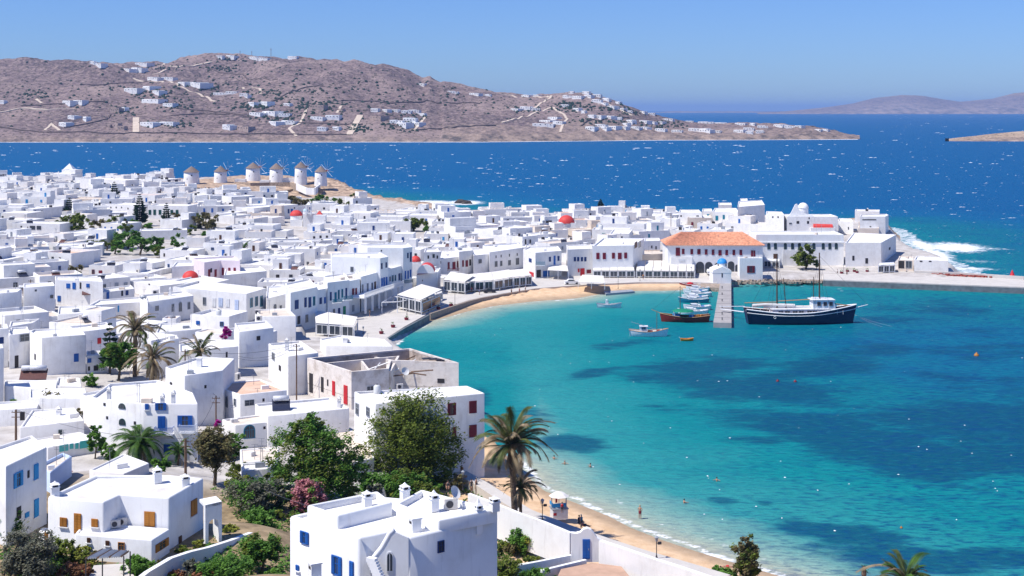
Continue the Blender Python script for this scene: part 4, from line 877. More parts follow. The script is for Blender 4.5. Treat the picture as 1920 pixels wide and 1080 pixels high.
def ribs(a, b, c, d, n):
    for k in range(n):
        f_ = (k + 0.5) / n; s_, e_ = a.lerp(b, f_), d.lerp(c, f_); mb.tube([s_ + Vector((0, 0, 0.05)), e_ + Vector((0, 0, 0.05))], 0.13, 4)
v3 = [Vector(v) for v in vv]; ribs(v3[0], v3[1], v3[5], v3[4], 58); ribs(v3[1], v3[2], v3[5], v3[5], 26); ribs(v3[3], v3[0], v3[4], v3[4], 26)
o = mb.build('tile_rows', TILE, th_.root); o.location = -th_.o; o['kind'] = 'stuff'
H([(1387,484),(1430,484)], 520, [('R',1408,505,14,13,'o',M_)], depth=4, label='white wing with a maroon shuttered window in front of the clay-tiled hall', wall=WHITE2)
H([(1258,482),(1298,482)], 517, [('R',1278,488,12,4,'s','white')], depth=3, label='low white wing above the cream awnings left of the hall arcade', par=.2)
lh = H([(1418,440),(1582,440)], 498, depth=14, label='long white hall with a row of arched windows behind the schooner masts', cat='hall', name='hall', wall=WHITE2, bevel=0)
for x in (1441.5,1454,1472.5,1486,1499,1512,1526,1543.5,1556,1568): lh.pwin(0, x, 461.5, 5.5, 12, 'a', 'dgreen')
lh.pwin(0, 1454, 482, 8, 12, 's', 'brown'); lh.pwin(0, 1485, 479, 5, 6, 'x', 'dark')
f_ = lh.facade(0)
mb = MB(); mb.box(((f_[0] + f_[1]) / 2 - lh.o + f_[3] * 0.15 + Vector((0, 0, lh.h - 0.25))), (f_[4] + 0.6, 0.35, 0.35), math.atan2(f_[2].y, f_[2].x)); mb.build('cornice', WHITE2, lh.root)
H([(1468,469),(1496,469)], 498, depth=3, par=.2, label='white stair block on the front of the long white hall', ch=[])
ch1 = H([(1476,406),(1571,406)], 444, [('R',1496,417,5,5,'x','dark'),('R',1515,417,4,5,'x','dark'),('R',1482,419,5,3,'w','grey'),('R',1517,409,2,3,'x','dark')], depth=12, bevel=0, label='white domed church above the long white hall', cat='church', name='church')
def dome(h, px, pyc, rp, m, drum=0, Yd=None, name='dome', n=20, k=1.0, wm=None):
    Y = Yd or h.o.y; c = PYd(px, pyc, Y) - h.o; r = rp / F * Y; mb = MB()
    if drum: 
        mb.cone((c.x, c.y, c.z - drum / F * Y), r * 0.93, r * 0.93, drum / F * Y, n); mb.build('drum', wm or WHITE2, h.root)
    mb = MB(); mb.lathe(c, [(r * math.cos(a), r * k * math.sin(a)) for a in [math.pi / 2 * i / 8 for i in range(9)]], n); mb.build(name, m, h.root, smooth=True)
    return c, r
Y_ = ch1.o.y; c, r = dome(ch1, 1506, 390, 10, WHITE2, drum=15)
mb = MB(); prof = [(1476,407),(1483,399),(1488,389),(1491,383),(1494,382),(1496,385),(1498,394),(1512,401),(1526,404),(1526,407)]
plate(mb, [(PYd(x, y, Y_ - 3).x - ch1.o.x, PYd(x, y, Y_ - 3).z - ch1.z0) for x, y in prof][::-1], -3.4, -2.8); mb.build('bell_gable', WHITE2, ch1.root)
rv = H([(1520,427),(1566,427)], 444, depth=7, bevel=0, par=.05, label='white chapel with a red vaulted roof in front of the domed church', cat='chapel', name='chapel')
def barrel(h, x0, x1, ybase, hp, depth, m, segs=10):
    """vault running away from the front wall"""
    p, q, d, nn, L = h.facade(0); Y = p.y; a = (x0 - 960) / F * Y; b = (x1 - 960) / F * Y; r = (b - a) / 2; zb = CZ - (ybase - HOR) / F * Y; hz_ = hp / F * Y
    pts = [((a + b) / 2 - r * math.cos(math.pi * i / segs), zb + hz_ * math.sin(math.pi * i / segs)) for i in range(segs + 1)]
    mb = MB(); n = len(pts); v = [(x, Y + 0.5, z) for x, z in pts] + [(x, Y + depth, z) for x, z in pts]; mb.add(v, [(i, i + 1, n + i + 1, n + i) for i in range(n - 1)])
    o = mb.build('vault', m, h.root, smooth=True); o.location = -h.o
    mb = MB(); e = 1.09; g_ = [((a + b) / 2 + (x - (a + b) / 2) * e, zb + (z - zb) * e + 0.15) for x, z in pts]; plate(mb, g_, Y - 0.03, Y + 0.5); o = mb.build('gable', WHITE2, h.root); o.location = -h.o
pts_ = [(1524,428),(1532,419),(1553,417),(1562,428)]
Yv = rv.o.y; mb = MB(); nseg = 8; a_ = PYd(1526, 428, Yv - 3); b_ = PYd(1562, 428, Yv - 3)
for k in range(1):
    pr = [((3.4 * -math.cos(math.pi * i / nseg)), 2.3 * math.sin(math.pi * i / nseg)) for i in range(nseg + 1)]
    v = [(a_.x, a_.y + 3.4 + y, a_.z + z) for y, z in pr] + [(b_.x, b_.y + 3.4 + y, b_.z + z - 0.2) for y, z in pr]; n = nseg + 1
    mb.add(v, [(i, n + i, n + i + 1, i + 1) for i in range(n - 1)] + [tuple(range(n)), tuple(range(2 * n - 1, n - 1, -1))])
o = mb.build('vault', RED_DOME, rv.root, smooth=False); o.location = -rv.o
# blue-domed chapel at the head of the jetty
bc = H([(1337,511),(1371,511)], 529, depth=7.5, z0=1.7, par=.05, bevel=0, label='small white chapel with a sky blue dome at the head of the jetty', cat='chapel', name='chapel', wall=WHITE2)
bc.pwin(0, 1354, 516, 2.2, 8, 'x', 'dark')
f_ = bc.facade(0); Yc = f_[0].y; mb = MB()
gp = [(1336,512),(1372,512),(1371,507),(1354,500),(1337,507)]; vv = [(PYd(x, y, Yc).x, PYd(x, y, Yc).z) for x, y in gp]
plate(mb, vv, Yc - 0.06, Yc + 7.4); o = mb.build('gable_roof', WHITE2, bc.root); o.location = -bc.o
dome(bc, 1354, 493.5, 9.5, BLUE_DOME, drum=13, Yd=Yc + 4.5)
mb = MB(); c = PYd(1354, 483.5, Yc + 4.5) - bc.o; mb.box(c + Vector((0, 0, .3)), (.12, .12, .8)); mb.box(c + Vector((0, 0, .4)), (.5, .12, .12)); mb.build('cross', WHITE2, bc.root)
for x in (1346.5, 1361.5): v = PYd(x, 497, Yc + 4.5 - 1.25) - bc.o; inst('window', wmesh('x', 'dark', .42), bc.root, v, 0, (0.9, 1, 0.7))
# big red dome
rd = H([(1043,418),(1080,418)], 436, depth=6, bevel=0, par=.1, label='white church under a big red dome behind the seafront', cat='church', name='church'); dome(rd, 1062, 418, 15.5, RED_DOME, drum=4, k=0.95)
# red dome left of the pink house
r1 = H([(338,522),(378,522)], 545, depth=6, bevel=0, par=.1, label='low church with a red dome left of the pink house', cat='church', name='church'); dome(r1, 357, 521, 15, RED_DOME, drum=3, k=0.9)
# little church under the windmills
r2 = H([(544,412),(567,412)], 424, depth=6, bevel=0, par=.1, label='small round church with a red dome below the windmills', cat='church', name='church', wall=WHITE2); dome(r2, 555.5, 404, 12, RED_DOME, drum=10, k=0.85)
r3 = H([(568,401),(590,401)], 426, depth=5, bevel=0, label='white chapel with a bell tower and pink roof below the windmills', cat='chapel', name='chapel'); dome(r3, 573, 396, 5, mat('pale_blue_dome', (0.45, 0.62, 0.72), 0.6), drum=6)
mb = MB()
for sx in (-1, 1): mb.box((sx * 1.0, -3, 7), (0.5, 0.9, 4))
mb.box((0, -3, 9.2), (2.5, 0.9, 0.5)); mb.cone((0, -3, 9.4), 1.4, 0.1, 1.2, 4, rot=math.pi / 4); mb.build('bell_tower', WHITE2, r3.root)
mb = MB(); mb.cone((4.4, -2, 4.6), 2.4, 0.3, 2.2, 4, rot=math.pi / 4); mb.build('pink_roof', RED_DOME, r3.root)
r4 = H([(481,766),(505,764)], 800, depth=3.0, z0=4.5, bevel=0, par=.05, label='small chapel whose red dome shows behind the long flat roof', cat='chapel', name='chapel'); dome(r4, 484, 768, 14, RED_DOME, k=1.0)
# red-vaulted chapel by the promenade
cv = H([(781,516),(821,510),(826,502),(786,506)], 556, [('R',792,526,1.2,1.2,'x','dark')], bevel=0, label='white seafront chapel with a red vault beside the tallest seafront house', cat='chapel', name='chapel', wall=WHITE2)
barrel(cv, 783, 813, 513.5, 15, 9, RED_DOME)
cd = H([(771,494),(792,494)], 530, depth=6, bevel=0, label='white church with a red dome between the tallest seafront house and the chapel', cat='church', name='church'); dome(cd, 779, 490, 10.5, RED_DOME, drum=5)

# ------------------------------------------------------------------ windmills
STRAW = mat('straw_thatch', (0.24, 0.19, 0.165), 0.95, 0.3, 3, 0.8, 6, rand=0.1, spec=0.1)
def windmill(px, by, ty, wp, red, label, sails=True, ang=0.9, nsp=12):
    z0 = 13.0; Y = (CZ - z0) * F / (by - HOR); x = (px - 960) / F * Y; r = wp / 2 / F * Y; h = (by - ty) / F * Y
    t = empty('windmill', (x, Y, z0)); tag(t, label, 'windmill', 'windmills on the ridge')
    mb = MB(); mb.lathe((0, 0, 0), [(r * 1.05, -2), (r * 1.04, 0), (r * 0.98, h * 0.5), (r * 0.94, h - 0.1), (r * 0.9, h)], 24); mb.build('tower', WHITE2, t, smooth=True)
    mb = MB(); mb.lathe((0, 0, h - 0.15), [(r * 1.06, 0), (r * 0.62, 1.5), (r * 0.18, 2.9), (0.02, 3.3)], 24); mb.lathe((0, 0, h - 0.15), [(r * 1.06, 0), (0.1, -0.05)], 24); mb.build('thatch_roof', STRAW, t, smooth=True)
    mb = MB(); mb.cone((0, 0, h + 2.6), 0.5, 0.1, 0.6, 8); mb.build('roof_tip', WHITE2, t)
    for a, zz in ((-1.9, h * 0.35), (-1.3, h * 0.7)): inst('window', wmesh('x', 'dark', 0.6), t, (math.cos(a) * r * 0.99, math.sin(a) * r * 0.99, zz), a + math.pi / 2, (1, 1, 0.8))
    if sails:
        c = Vector((math.cos(ang), math.sin(ang), 0)); hub = c * (r + 1.2) + Vector((0, 0, h + 0.35)); side = Vector((-c.y, c.x, 0))
        mb = MB(); mb.tube([Vector((0, 0, h + 0.4)), hub + c * 1.2], 0.22, 6); mb.build('axle', CM[red], t)
        R_ = 5.6
        for k in range(nsp):
            a = 2 * math.pi * k / nsp + 0.12; mb = MB(); mb.tube([hub, hub + (side * math.cos(a) + Vector((0, 0, 1)) * math.sin(a)) * R_], 0.09, 4); mb.build('sail_spar', CM['white'] if k % 2 else CM['grey'], t)
        mb = MB(); mb.box(hub - c * 0.5, (0.7, 0.7, 0.7), ang); mb.build('hub', CM[red], t)
windmill(359, 343, 322, 29, 'maroon', 'leftmost windmill with a red-edged cap and no sails', sails=False)
windmill(413.5, 341, 321, 24, 'maroon', 'windmill with a ragged dark thatch, second from the left', nsp=8)
windmill(474.5, 338, 314.5, 27, 'red', 'widest windmill, third from the left, on the stone terrace')
windmill(518, 339, 316, 25, 'grey', 'windmill fourth from the left, in the middle of the terrace')
windmill(564, 340, 313.5, 23, 'maroon', 'tallest slim windmill, fifth from the left')
windmill(601.5, 342, 321.5, 23, 'red', 'rightmost windmill at the end of the ridge')
# terrace walls and earth slope under the mills
def wallstrip(name, pts, h, th, m, label, cat='wall', zg=None, top_px=True, below=1.5, parts=None):
    """free-standing wall along points (px, row of its top, height z of its top or None for ground + h)"""
    W = []
    for p in pts:
        z = p[2] if len(p) > 2 else None
        if z is None:
            z = 5.0
            for _ in range(8): v = P(p[0], p[1], z); z = 0.5 * z + 0.5 * (g1(v.x, v.y) + h)
        W.append(P(p[0], p[1], z))
    mb = MB(); n = len(W); o = W[0].copy()
    L, Rr = [], []
    for k, p in enumerate(W):
        d = (W[min(k + 1, n - 1)] - W[max(k - 1, 0)]); d.z = 0; d.normalize(); nn = Vector((-d.y, d.x, 0)) * th / 2; L.append(p + nn); Rr.append(p - nn)
    v = []
    for k in range(n): v += [Rr[k], L[k], L[k] - Vector((0, 0, h + below)), Rr[k] - Vector((0, 0, h + below))]
    f = []
    for k in range(n - 1):
        a, b = 4 * k, 4 * k + 4
        for i in range(4): j = (i + 1) % 4; f.append((a + i, b + i, b + j, a + j))
    f += [(0, 1, 2, 3), (4 * n - 1, 4 * n - 2, 4 * n - 3, 4 * n - 4)]; mb.add(v, f)
    ob = mb.build(name, m, None, origin=o); tag(ob, label, cat); return ob
wallstrip('retaining_wall', [(440,341,13),(470,343,13),(505,342,13),(545,342,13),(570,348,12.5),(600,352,12)], 2.0, 0.8, STONE, 'curved stone retaining wall under the windmills', 'wall')
wallstrip('retaining_wall', [(490,362,9.5),(530,358,9.8),(548,354,10),(575,358,9.5),(605,357,9.5)], 3.5, 0.8, STONE, 'long stone wall at the foot of the bare earth slope', 'wall')
wallstrip('terrace_wall', [(556,344,13.4),(575,352,13),(590,352.5,13),(600,345,13.2),(598,342,13.3)], 2.2, 0.6, WHITE2, 'white curved parapet round the foot of the rightmost windmills', 'wall')
for poly, by, lb in [([(440,336),(460,336)],340,'low white wall house between the second and third windmills'),([(487,338),(505,338)],341,'low white hut between the third and fourth windmills'),([(531,334),(552,334)],339,'low white cafe hut between the fourth and fifth windmills')]:
    H(poly, by, depth=4, z0=13.0, par=.1, bevel=0, label=lb, cat='hut', name='hut')
# white pyramid roof on the skyline
pm = H([(114,325),(141,325)], 334, depth=8, bevel=0, label='white mill house with a pyramid roof on the skyline', cat='mill'); f_ = pm.facade(0)
mb = MB(); c = (f_[0] + f_[1]) / 2 - pm.o + Vector((0, 4, pm.h)); mb.cone((c.x, c.y, c.z), 6.4, 0.1, 5.2, 4, rot=math.pi / 4); mb.build('pyramid_roof', WHITE2, pm.root)
# ------------------------------------------------------------------ the rest of the town: packed cube houses
rn = random.Random(11)
NOGO = [  # (centre px, centre row, half width, half height) kept free of houses, read at street level
 (130,420,32,22),(235,472,50,34),(315,474,40,28),(385,350,55,16),(262,424,26,26),(313,424,20,22),(385,434,38,24),(140,528,28,24),(778,442,36,24),(140,385,12,16),(530,350,108,20),(660,364,60,18),(590,380,60,20),(562,432,36,22),(1062,442,26,16),(1070,482,14,10),(215,680,40,50),(650,372,40,14),(720,385,25,9)]
PROM = [(560,655),(592,612),(640,606),(690,592),(752,572),(775,560),(822,556),(832,528),(900,520),(1005,524),(1110,523),(1300,520),(1430,522),(1500,498),(1600,500),(1800,508),(1800,560),(1000,620),(760,720),(560,700)]
def inpoly(x, y, poly):
    c = False; n = len(poly)
    for i in range(n):
        x0, y0 = poly[i]; x1, y1 = poly[(i + 1) % n]
        if (y0 > y) != (y1 > y) and x < (x1 - x0) * (y - y0) / (y1 - y0) + x0: c = not c
    return c
cells = []
yy = 232.0
while yy < 830:
    pitch = 12.5 if yy < 520 else 13.0; x0 = -0.42 * yy; xx = x0
    while xx < 0.34 * yy:
        cells.append((xx + rn.uniform(-1.6, 1.6), yy + rn.uniform(-1.6, 1.6))); xx += pitch * rn.uniform(0.92, 1.15)
    yy += 12.0 if yy < 520 else 13.5
CX = np.array([c[0] for c in cells]); CY = np.array([c[1] for c in cells]); CS = signed_dist(CX, CY); CG = ground(CX, CY)
fills = []
for x, y, sd_, g_ in zip(CX, CY, CS, CG):
    if sd_ < 7 or (y > 600 and sd_ < 10): continue
    px, py = px_of((x, y, g_))
    if py > 700 or (py > 640 and px > 470): continue
    if any(abs(px - a) < c and abs(py - b) < d for a, b, c, d in NOGO): continue
    if inpoly(px, py, PROM): continue
    if px > 1440 and py > 415: continue
    if px > 1255 and py < 414: continue
    if 690 < px < 905 and py < 404: continue
    if px > 1640: continue
    if 1245 < px < 1440 and py > 445: continue
    w_ = rn.uniform(8.0, 14.5); d_ = rn.uniform(7.5, 11.5)
    if rn.random() < 0.12: w_ *= 1.5
    if not free(x, y, min(w_, d_) * 0.55): continue
    fills.append([x, y, g_, w_, d_])
    FOOTS.append((x, y, None, min(w_, d_) * 0.40))
def scr(f_): return f_[3] / f_[1]
for f_ in fills:
    x, y, g_, w_, d_ = f_
    f_.append(rn.choices((2.9, 3.5, 4.3, 5.8), (4, 5, 3, 1.3))[0] + rn.uniform(-0.4, 0.5)); f_.append(R(-14 + 34 * (float(vnoise(x / 70, y / 70, 9)) - 0.5) + rn.uniform(-9, 9)) + (R(38) if vnoise(x / 60, y / 60, 31) > 0.62 else 0))
WC = [('blue', 9), ('navy', 2), ('sky', 2), ('dark', 8), ('brown', 2), ('maroon', 1.5), ('grey', 3), ('teal', .7), ('green', .3), ('orange', .5)]
N_IND = 190
order = sorted(range(len(fills)), key=lambda i: -scr(fills[i]) * (1.0 if abs(fills[i][0] / fills[i][1]) < 0.40 else 0.3))
indiv = set(order[:N_IND]); far_mb = MB(); FARM = [WHITE, RF_W, RF_S, CM['blue'], DARK, CM['maroon'], CM['sky'], CM['grey']]
print('fills', len(fills))
def rect(x, y, w_, d_, a):
    c, s_ = math.cos(a), math.sin(a); return [(x + u * c - v * s_, y + u * s_ + v * c) for u, v in ((-w_ / 2, -d_ / 2), (w_ / 2, -d_ / 2), (w_ / 2, d_ / 2), (-w_ / 2, d_ / 2))]
def farbox(mb, poly, zb, zt, par, rm):
    n = len(poly); ins = inset(poly, 0.3)
    v = [(p[0], p[1], zb) for p in poly] + [(p[0], p[1], zt) for p in poly] + [(p[0], p[1], zt) for p in ins] + [(p[0], p[1], zt - par) for p in ins]; f = []
    for i in range(n):
        j = (i + 1) % n; f += [(i, j, n + j, n + i), (n + i, n + j, 2 * n + j, 2 * n + i), (2 * n + i, 2 * n + j, 3 * n + j, 3 * n + i)]
    mb.add(v, f, 0); mb.add([v[3 * n + i] for i in range(n)], [tuple(range(n))], rm)
for i, (x, y, g_, w_, d_, h_, a) in enumerate(fills):
    poly = rect(x, y, w_, d_, a); up = rn.random() < 0.42
    uw, ud, uh = w_ * rn.uniform(.35, .6), d_ * rn.uniform(.45, .7), rn.uniform(2.2, 3.0); ux, uy = rn.choice((-1, 1)) * (w_ - uw) / 2 * 0.96, (d_ - ud) / 2 * 0.96
    cx_, cy_ = x + ux * math.cos(a) - uy * math.sin(a), y + ux * math.sin(a) + uy * math.cos(a)
    colr = rn.choices([c for c, _ in WC], [k for _, k in WC])[0]; fl = 2 if h_ > 5.6 else 1
    if i in indiv:
        wm_ = rn.choices((None, CREAM, PINK), (40, 2.2, 0.4))[0]; rm_ = rn.choices((None, RF_S, RF_T), (20, 8, .7))[0]
        hs = House(poly, g_, g_ + h_, wm_, rm_, par=rn.choice((.25, .4, .7)), th=.3)
        hs.px = px_of((x, y, g_ + h_)); hs.label = None; hs.cat = 'house'; HOUSES.append(hs)
        for side in (0, 1) if math.sin(a) > -0.1 else (0, 3):
            L = hs.facade(side)[4]; nwin = rn.choice((2, 2, 3, 4)) if side == 0 else rn.choice((1, 1, 2, 3))
            for fi in range(fl):
                zc = h_ - 1.9 - fi * 2.8
                if zc < 0.8: continue
                for k in range(nwin):
                    if rn.random() < 0.25: continue
                    u = L * (k + 0.5 + rn.uniform(-.18, .18)) / nwin; kd = rn.choices(('w', 's', 'x', 'd'), (3, 5, 2.5, 1.2))[0]
                    hh = 2.0 if kd == 'd' else rn.uniform(.8, 1.4); hs.put(side, u, zc - (0.3 if kd == 'd' else 0), rn.uniform(.7, 1.1), hh, kd, 'dark' if kd == 'x' else colr)
        if rn.random() < .45:
            sg = rn.choice((-1, 1)); lw, ld, lh_ = w_ * rn.uniform(.3, .5), d_ * rn.uniform(.5, .9), h_ * rn.uniform(.45, .75); uu, vv_ = sg * (w_ / 2 + lw / 2 - .3), -d_ / 2 + ld / 2 - rn.uniform(-.6, 1.2)
            block(hs, rect(x + uu * math.cos(a) - vv_ * math.sin(a), y + uu * math.sin(a) + vv_ * math.cos(a), lw, ld, a), g_ - 2, g_ + lh_, par=.3, name='annex_wall', bev=0.12 if y < 330 else 0, roofm=rn.choice((RF_W, RF_S)))
        if rn.random() < .4:
            q = hs.inside(rn.uniform(.2, .8), rn.uniform(.2, .8)); am = MB(); ah = rn.uniform(2, 3.4); am.tube([(q.x, q.y, hs.zf), (q.x, q.y, hs.zf + ah)], .045, 4); am.box((q.x, q.y, hs.zf + ah), (.9, .05, .05)); am.box((q.x, q.y, hs.zf + ah - .35), (.6, .05, .05)); am.build('aerial', METAL, hs.roof)
        if up:
            block(hs, rect(cx_, cy_, uw, ud, a), g_ + h_ - .6, g_ + h_ + uh, par=.25, bev=0.12 if y < 330 else 0)
            if rn.random() < .7:
                p = rect(cx_, cy_, uw + 0.08, ud + 0.08, a); m_ = (Vector(p[0]) + Vector(p[1])) / 2
                inst('door', wmesh('s', colr if colr != 'dark' else 'brown', 0.42), hs.root, (m_.x - hs.o.x, m_.y - hs.o.y, h_ - .4 + 1.0), a, (0.8 / .42, 1, 1.9)); hs.nw += 1; cc = colr if colr != 'dark' else 'brown'; hs.wc[cc] = hs.wc.get(cc, 0) + 1
        if rn.random() < .35: p = hs.inside(rn.uniform(.2, .8), rn.uniform(.1, .9)); hs.chimney(p.x, p.y, rn.uniform(.8, 1.5), .5, rn.choice((0, 1)))
    else:
        rm = rn.choices((1, 2), (3, 1))[0]; farbox(far_mb, poly, g_ - 3, g_ + h_, .4, rm)
        if up: farbox(far_mb, rect(cx_, cy_, uw, ud, a), g_ + h_ - .6, g_ + h_ + uh, .25, rm)
        ca, sa = math.cos(a), math.sin(a); wi = {'blue': 3, 'navy': 3, 'sky': 6, 'maroon': 5, 'grey': 7}.get(colr, 4)
        for fi in range(fl):
            for k in range(3):
                if rn.random() < .45: continue
                u = (k - 1) * w_ * 0.3; v = -d_ / 2 - 0.03; far_mb.box((x + u * ca - v * sa, y + u * sa + v * ca, g_ + h_ - 1.9 - fi * 2.8), (.8, .08, 1.3 if rn.random() < .7 else 1.9), a, wi)
        for _q in range(3): far_mb.box((x + rn.uniform(-2, 2), y + rn.uniform(-2, 2), g_ + h_), (rn.uniform(.4, 1.6), .6, rn.uniform(.8, 1.8)), a, rn.choice((0, 0, 4, 7)))
    if i not in indiv or up: pass
if far_mb.v: kind(far_mb.build('distant_houses', FARM), 'stuff', 'densely packed small white houses of the far town')

# ------------------------------------------------------------------ things standing on the flat roofs
def tank_mesh():
    mb = MB(); mb.tube([(-.8, 0, 1.1), (.8, 0, 1.1)], .28, 10); return mb
PANEL = mat('solar_panel', (0.03, 0.035, 0.06), 0.2, 0.1, 3, spec=0.6)
PANELB = mat('rusty_solar_panel', (0.13, 0.06, 0.05), 0.35, 0.15, 3, spec=0.4)
TANKM = mat('steel_tank', (0.62, 0.63, 0.65), 0.35, 0.1, 4, spec=0.5)
def make_heater(pm):
    t = empty('solar_water_heater'); mb = MB(); mb.add([(-.9, -1.0, .12), (.9, -1.0, .12), (.9, .35, .95), (-.9, .35, .95), (-.9, -.98, .04), (.9, -.98, .04), (.9, .38, .87), (-.9, .38, .87)], [(0, 1, 2, 3), (7, 6, 5, 4), (0, 4, 5, 1), (1, 5, 6, 2), (2, 6, 7, 3), (3, 7, 4, 0)]); mb.build('panel', pm, t)
    tank_mesh().build('tank', TANKM, t, smooth=True); mb = MB()
    for sx in (-.7, .7): mb.tube([(sx, .45, 0), (sx, .4, 1.0)], .04, 4); mb.tube([(sx, -1, .05), (sx, .45, .05)], .04, 4)
    mb.build('stand', METAL, t); return t
def make_ac():
    t = empty('air_conditioner'); mb = MB(); mb.box((0, 0, .45), (.95, .4, .75)); mb.build('case', mat('ac_case', (0.66, 0.62, 0.56), .6, .06, 3), t)
    mb = MB(); mb.tube([(-.12, -.2, .45), (-.12, -.235, .45)], .27, 12); mb.build('fan_grille', CM['dark'], t); return t
def make_tank():
    t = empty('water_tank'); mb = MB(); mb.lathe((0, 0, 0), [(.0, 0.01), (.55, 0), (.58, .1), (.58, 1.2), (.4, 1.4), (.15, 1.5), (.0, 1.52)], 14); mb.build('tank', mat('tank_plastic', (0.62, 0.63, 0.62), .5), t, smooth=True); mb = MB(); mb.cone((0, 0, 1.5), .18, .18, .1, 10); mb.build('lid', CM['dark'], t); return t
def make_dish():
    t = empty('satellite_dish'); mb = MB(); mb.lathe((0, 0, 0), [(.02, 0), (.2, .03), (.36, .1), (.45, .17)], 14); d = mb.build('dish', mat('dish_grey', (0.6, 0.6, 0.6), .5), t, smooth=True); d.rotation_euler = (R(60), 0, R(30)); d.location = (0, 0, 1.1)
    mb = MB(); mb.tube([(0, 0, 0), (0, 0, 1.1)], .04, 5); mb.build('mast', METAL, t); return t
PROT = {'heater': make_heater(PANEL), 'heaterb': make_heater(PANELB), 'ac': make_ac(), 'tank': make_tank(), 'dish': make_dish()}
PN = {'heater': ('solar water heater', 'dark solar water heater', 'solar water heaters on the flat roofs'), 'heaterb': ('solar water heater', 'brown solar water heater', 'solar water heaters on the flat roofs'), 'ac': ('air conditioner', 'boxy beige air conditioner', 'air conditioners on the roofs'), 'tank': ('water tank', 'round pale water tank', 'water tanks on the roofs'), 'dish': ('satellite dish', 'small grey satellite dish', 'satellite dishes on the roofs')}
usedp = set(); ROOFT = []
def put_thing(k, loc, rz=0, s_=1.0, label=None):
    o = PROT[k] if k not in usedp else copy_tree(PROT[k]); usedp.add(k); o.location = loc; o.rotation_euler.z = rz; o.scale = (s_,) * 3; ROOFT.append((o, k, label)); return o
def roof_at(px, py, z_guess=None):
    """point of a house roof seen at this pixel"""
    best = None
    for h in HOUSES:
        zf = h.z0 + h.zf; 
        if py <= HOR + 2: continue
        v = P(px, py, zf)
        if inpoly(v.x, v.y, [q.xy for q in h.foot]) and (best is None or v.y < best[0].y): best = (v, h)
    return best[0] if best else None
for k, px, py, rz, s_, lb in [('heaterb',165,552,.3,1.6,'left of two brown solar water heaters on the terrace roof'),('heaterb',176,550,.3,1.6,'right of two brown solar water heaters on the terrace roof'),('heaterb',56,710,.2,1.7,'left brown solar panel below the tall white cube'),('heaterb',72,710,.2,1.7,'right brown solar panel below the tall white cube'),
   ('heater',527,767,.2,1.5,'solar water heater on the long flat roof behind the leafy tree'),('ac',403,712,.2,1.3,'leftmost air conditioner on the terracotta flat roof'),('ac',419,711,.2,1.5,'second air conditioner on the terracotta flat roof'),('ac',445,713,1.4,1.5,'air conditioner beside the blue box on the terracotta flat roof'),
   ('ac',483,590,.2,1.4,'air conditioner on the plain block left of the glazed tent'),('ac',486,602,.2,1.4,'lower air conditioner on the plain block left of the glazed tent'),('ac',292,553,.2,1.5,'beige air conditioner on the grey-windowed house'),('tank',210,593,0,1.3,'white round tank at the end of the blue-post porch'),('dish',759,716,0,1.6,'satellite dish on the flat roof in front of the ruin'),
   ('ac',750,730,.3,1.1,'small air conditioner on the roof of the maroon-shuttered house'),('tank',707,738,0,.9,'white tank on the corner of the maroon-shuttered house roof'),('dish',851,956,.5,1.2,'satellite dish on the roof of the big bottom house'),('ac',845,956,.3,1.1,'air conditioner on the roof of the big bottom house'),
   ('ac',217,990,.3,1.5,'left white air conditioner on the villa terrace'),('ac',229,986,.3,1.5,'right white air conditioner on the villa terrace')]:
    v = roof_at(px, py)
    if v is None: v = P(px, py, 17.3 if py > 930 else 8)
    if py > 980 and px < 400: v = P(px, py, TERR_Z - .1); s_ = .95
    if 940 < py < 960: v = P(px, py, hotel.zr + .2)
    put_thing(k, v, rz, s_, lb)
for h in HOUSES:
    if h.label and h.o.y < 460 and h.o.y > 150 and rn.random() < .75:
        for _q in range(rn.choice((1, 2))):
            q = h.inside(rn.uniform(.15, .85), rn.uniform(.2, .8)); am = MB(); ah = rn.uniform(1.6, 3.2); am.tube([(q.x, q.y, h.zf), (q.x, q.y, h.zf + ah)], .035, 4); am.box((q.x, q.y, h.zf + ah), (.9, .04, .04)); am.box((q.x, q.y, h.zf + ah - .35), (.6, .04, .04)); am.build('aerial', METAL, h.root)
        q = h.inside(rn.uniform(.2, .8), rn.uniform(.3, .8)); am = MB(); am.box((q.x, q.y, h.zf + .25), (rn.uniform(.6, 1.6), rn.uniform(.5, 1), rn.uniform(.5, .9)), rn.uniform(0, 1)); am.build('skylight_box', rn.choice((WHITE, RF_S, CM['grey'])), h.root)
cand = [h for h in HOUSES if getattr(h, 'label', None) is None and h.o.y < 520]
rn.shuffle(cand)
for h in cand[:150]:
    p = h.inside(rn.uniform(.2, .8), rn.uniform(.2, .5)); k = rn.choices(('heater', 'heaterb', 'ac', 'tank', 'dish'), (5, 2, 4, 2, 1))[0]
    put_thing(k, (p.x + h.o.x, p.y + h.o.y, h.z0 + h.zf), rn.uniform(-.5, .8), rn.uniform(1.0, 1.4))
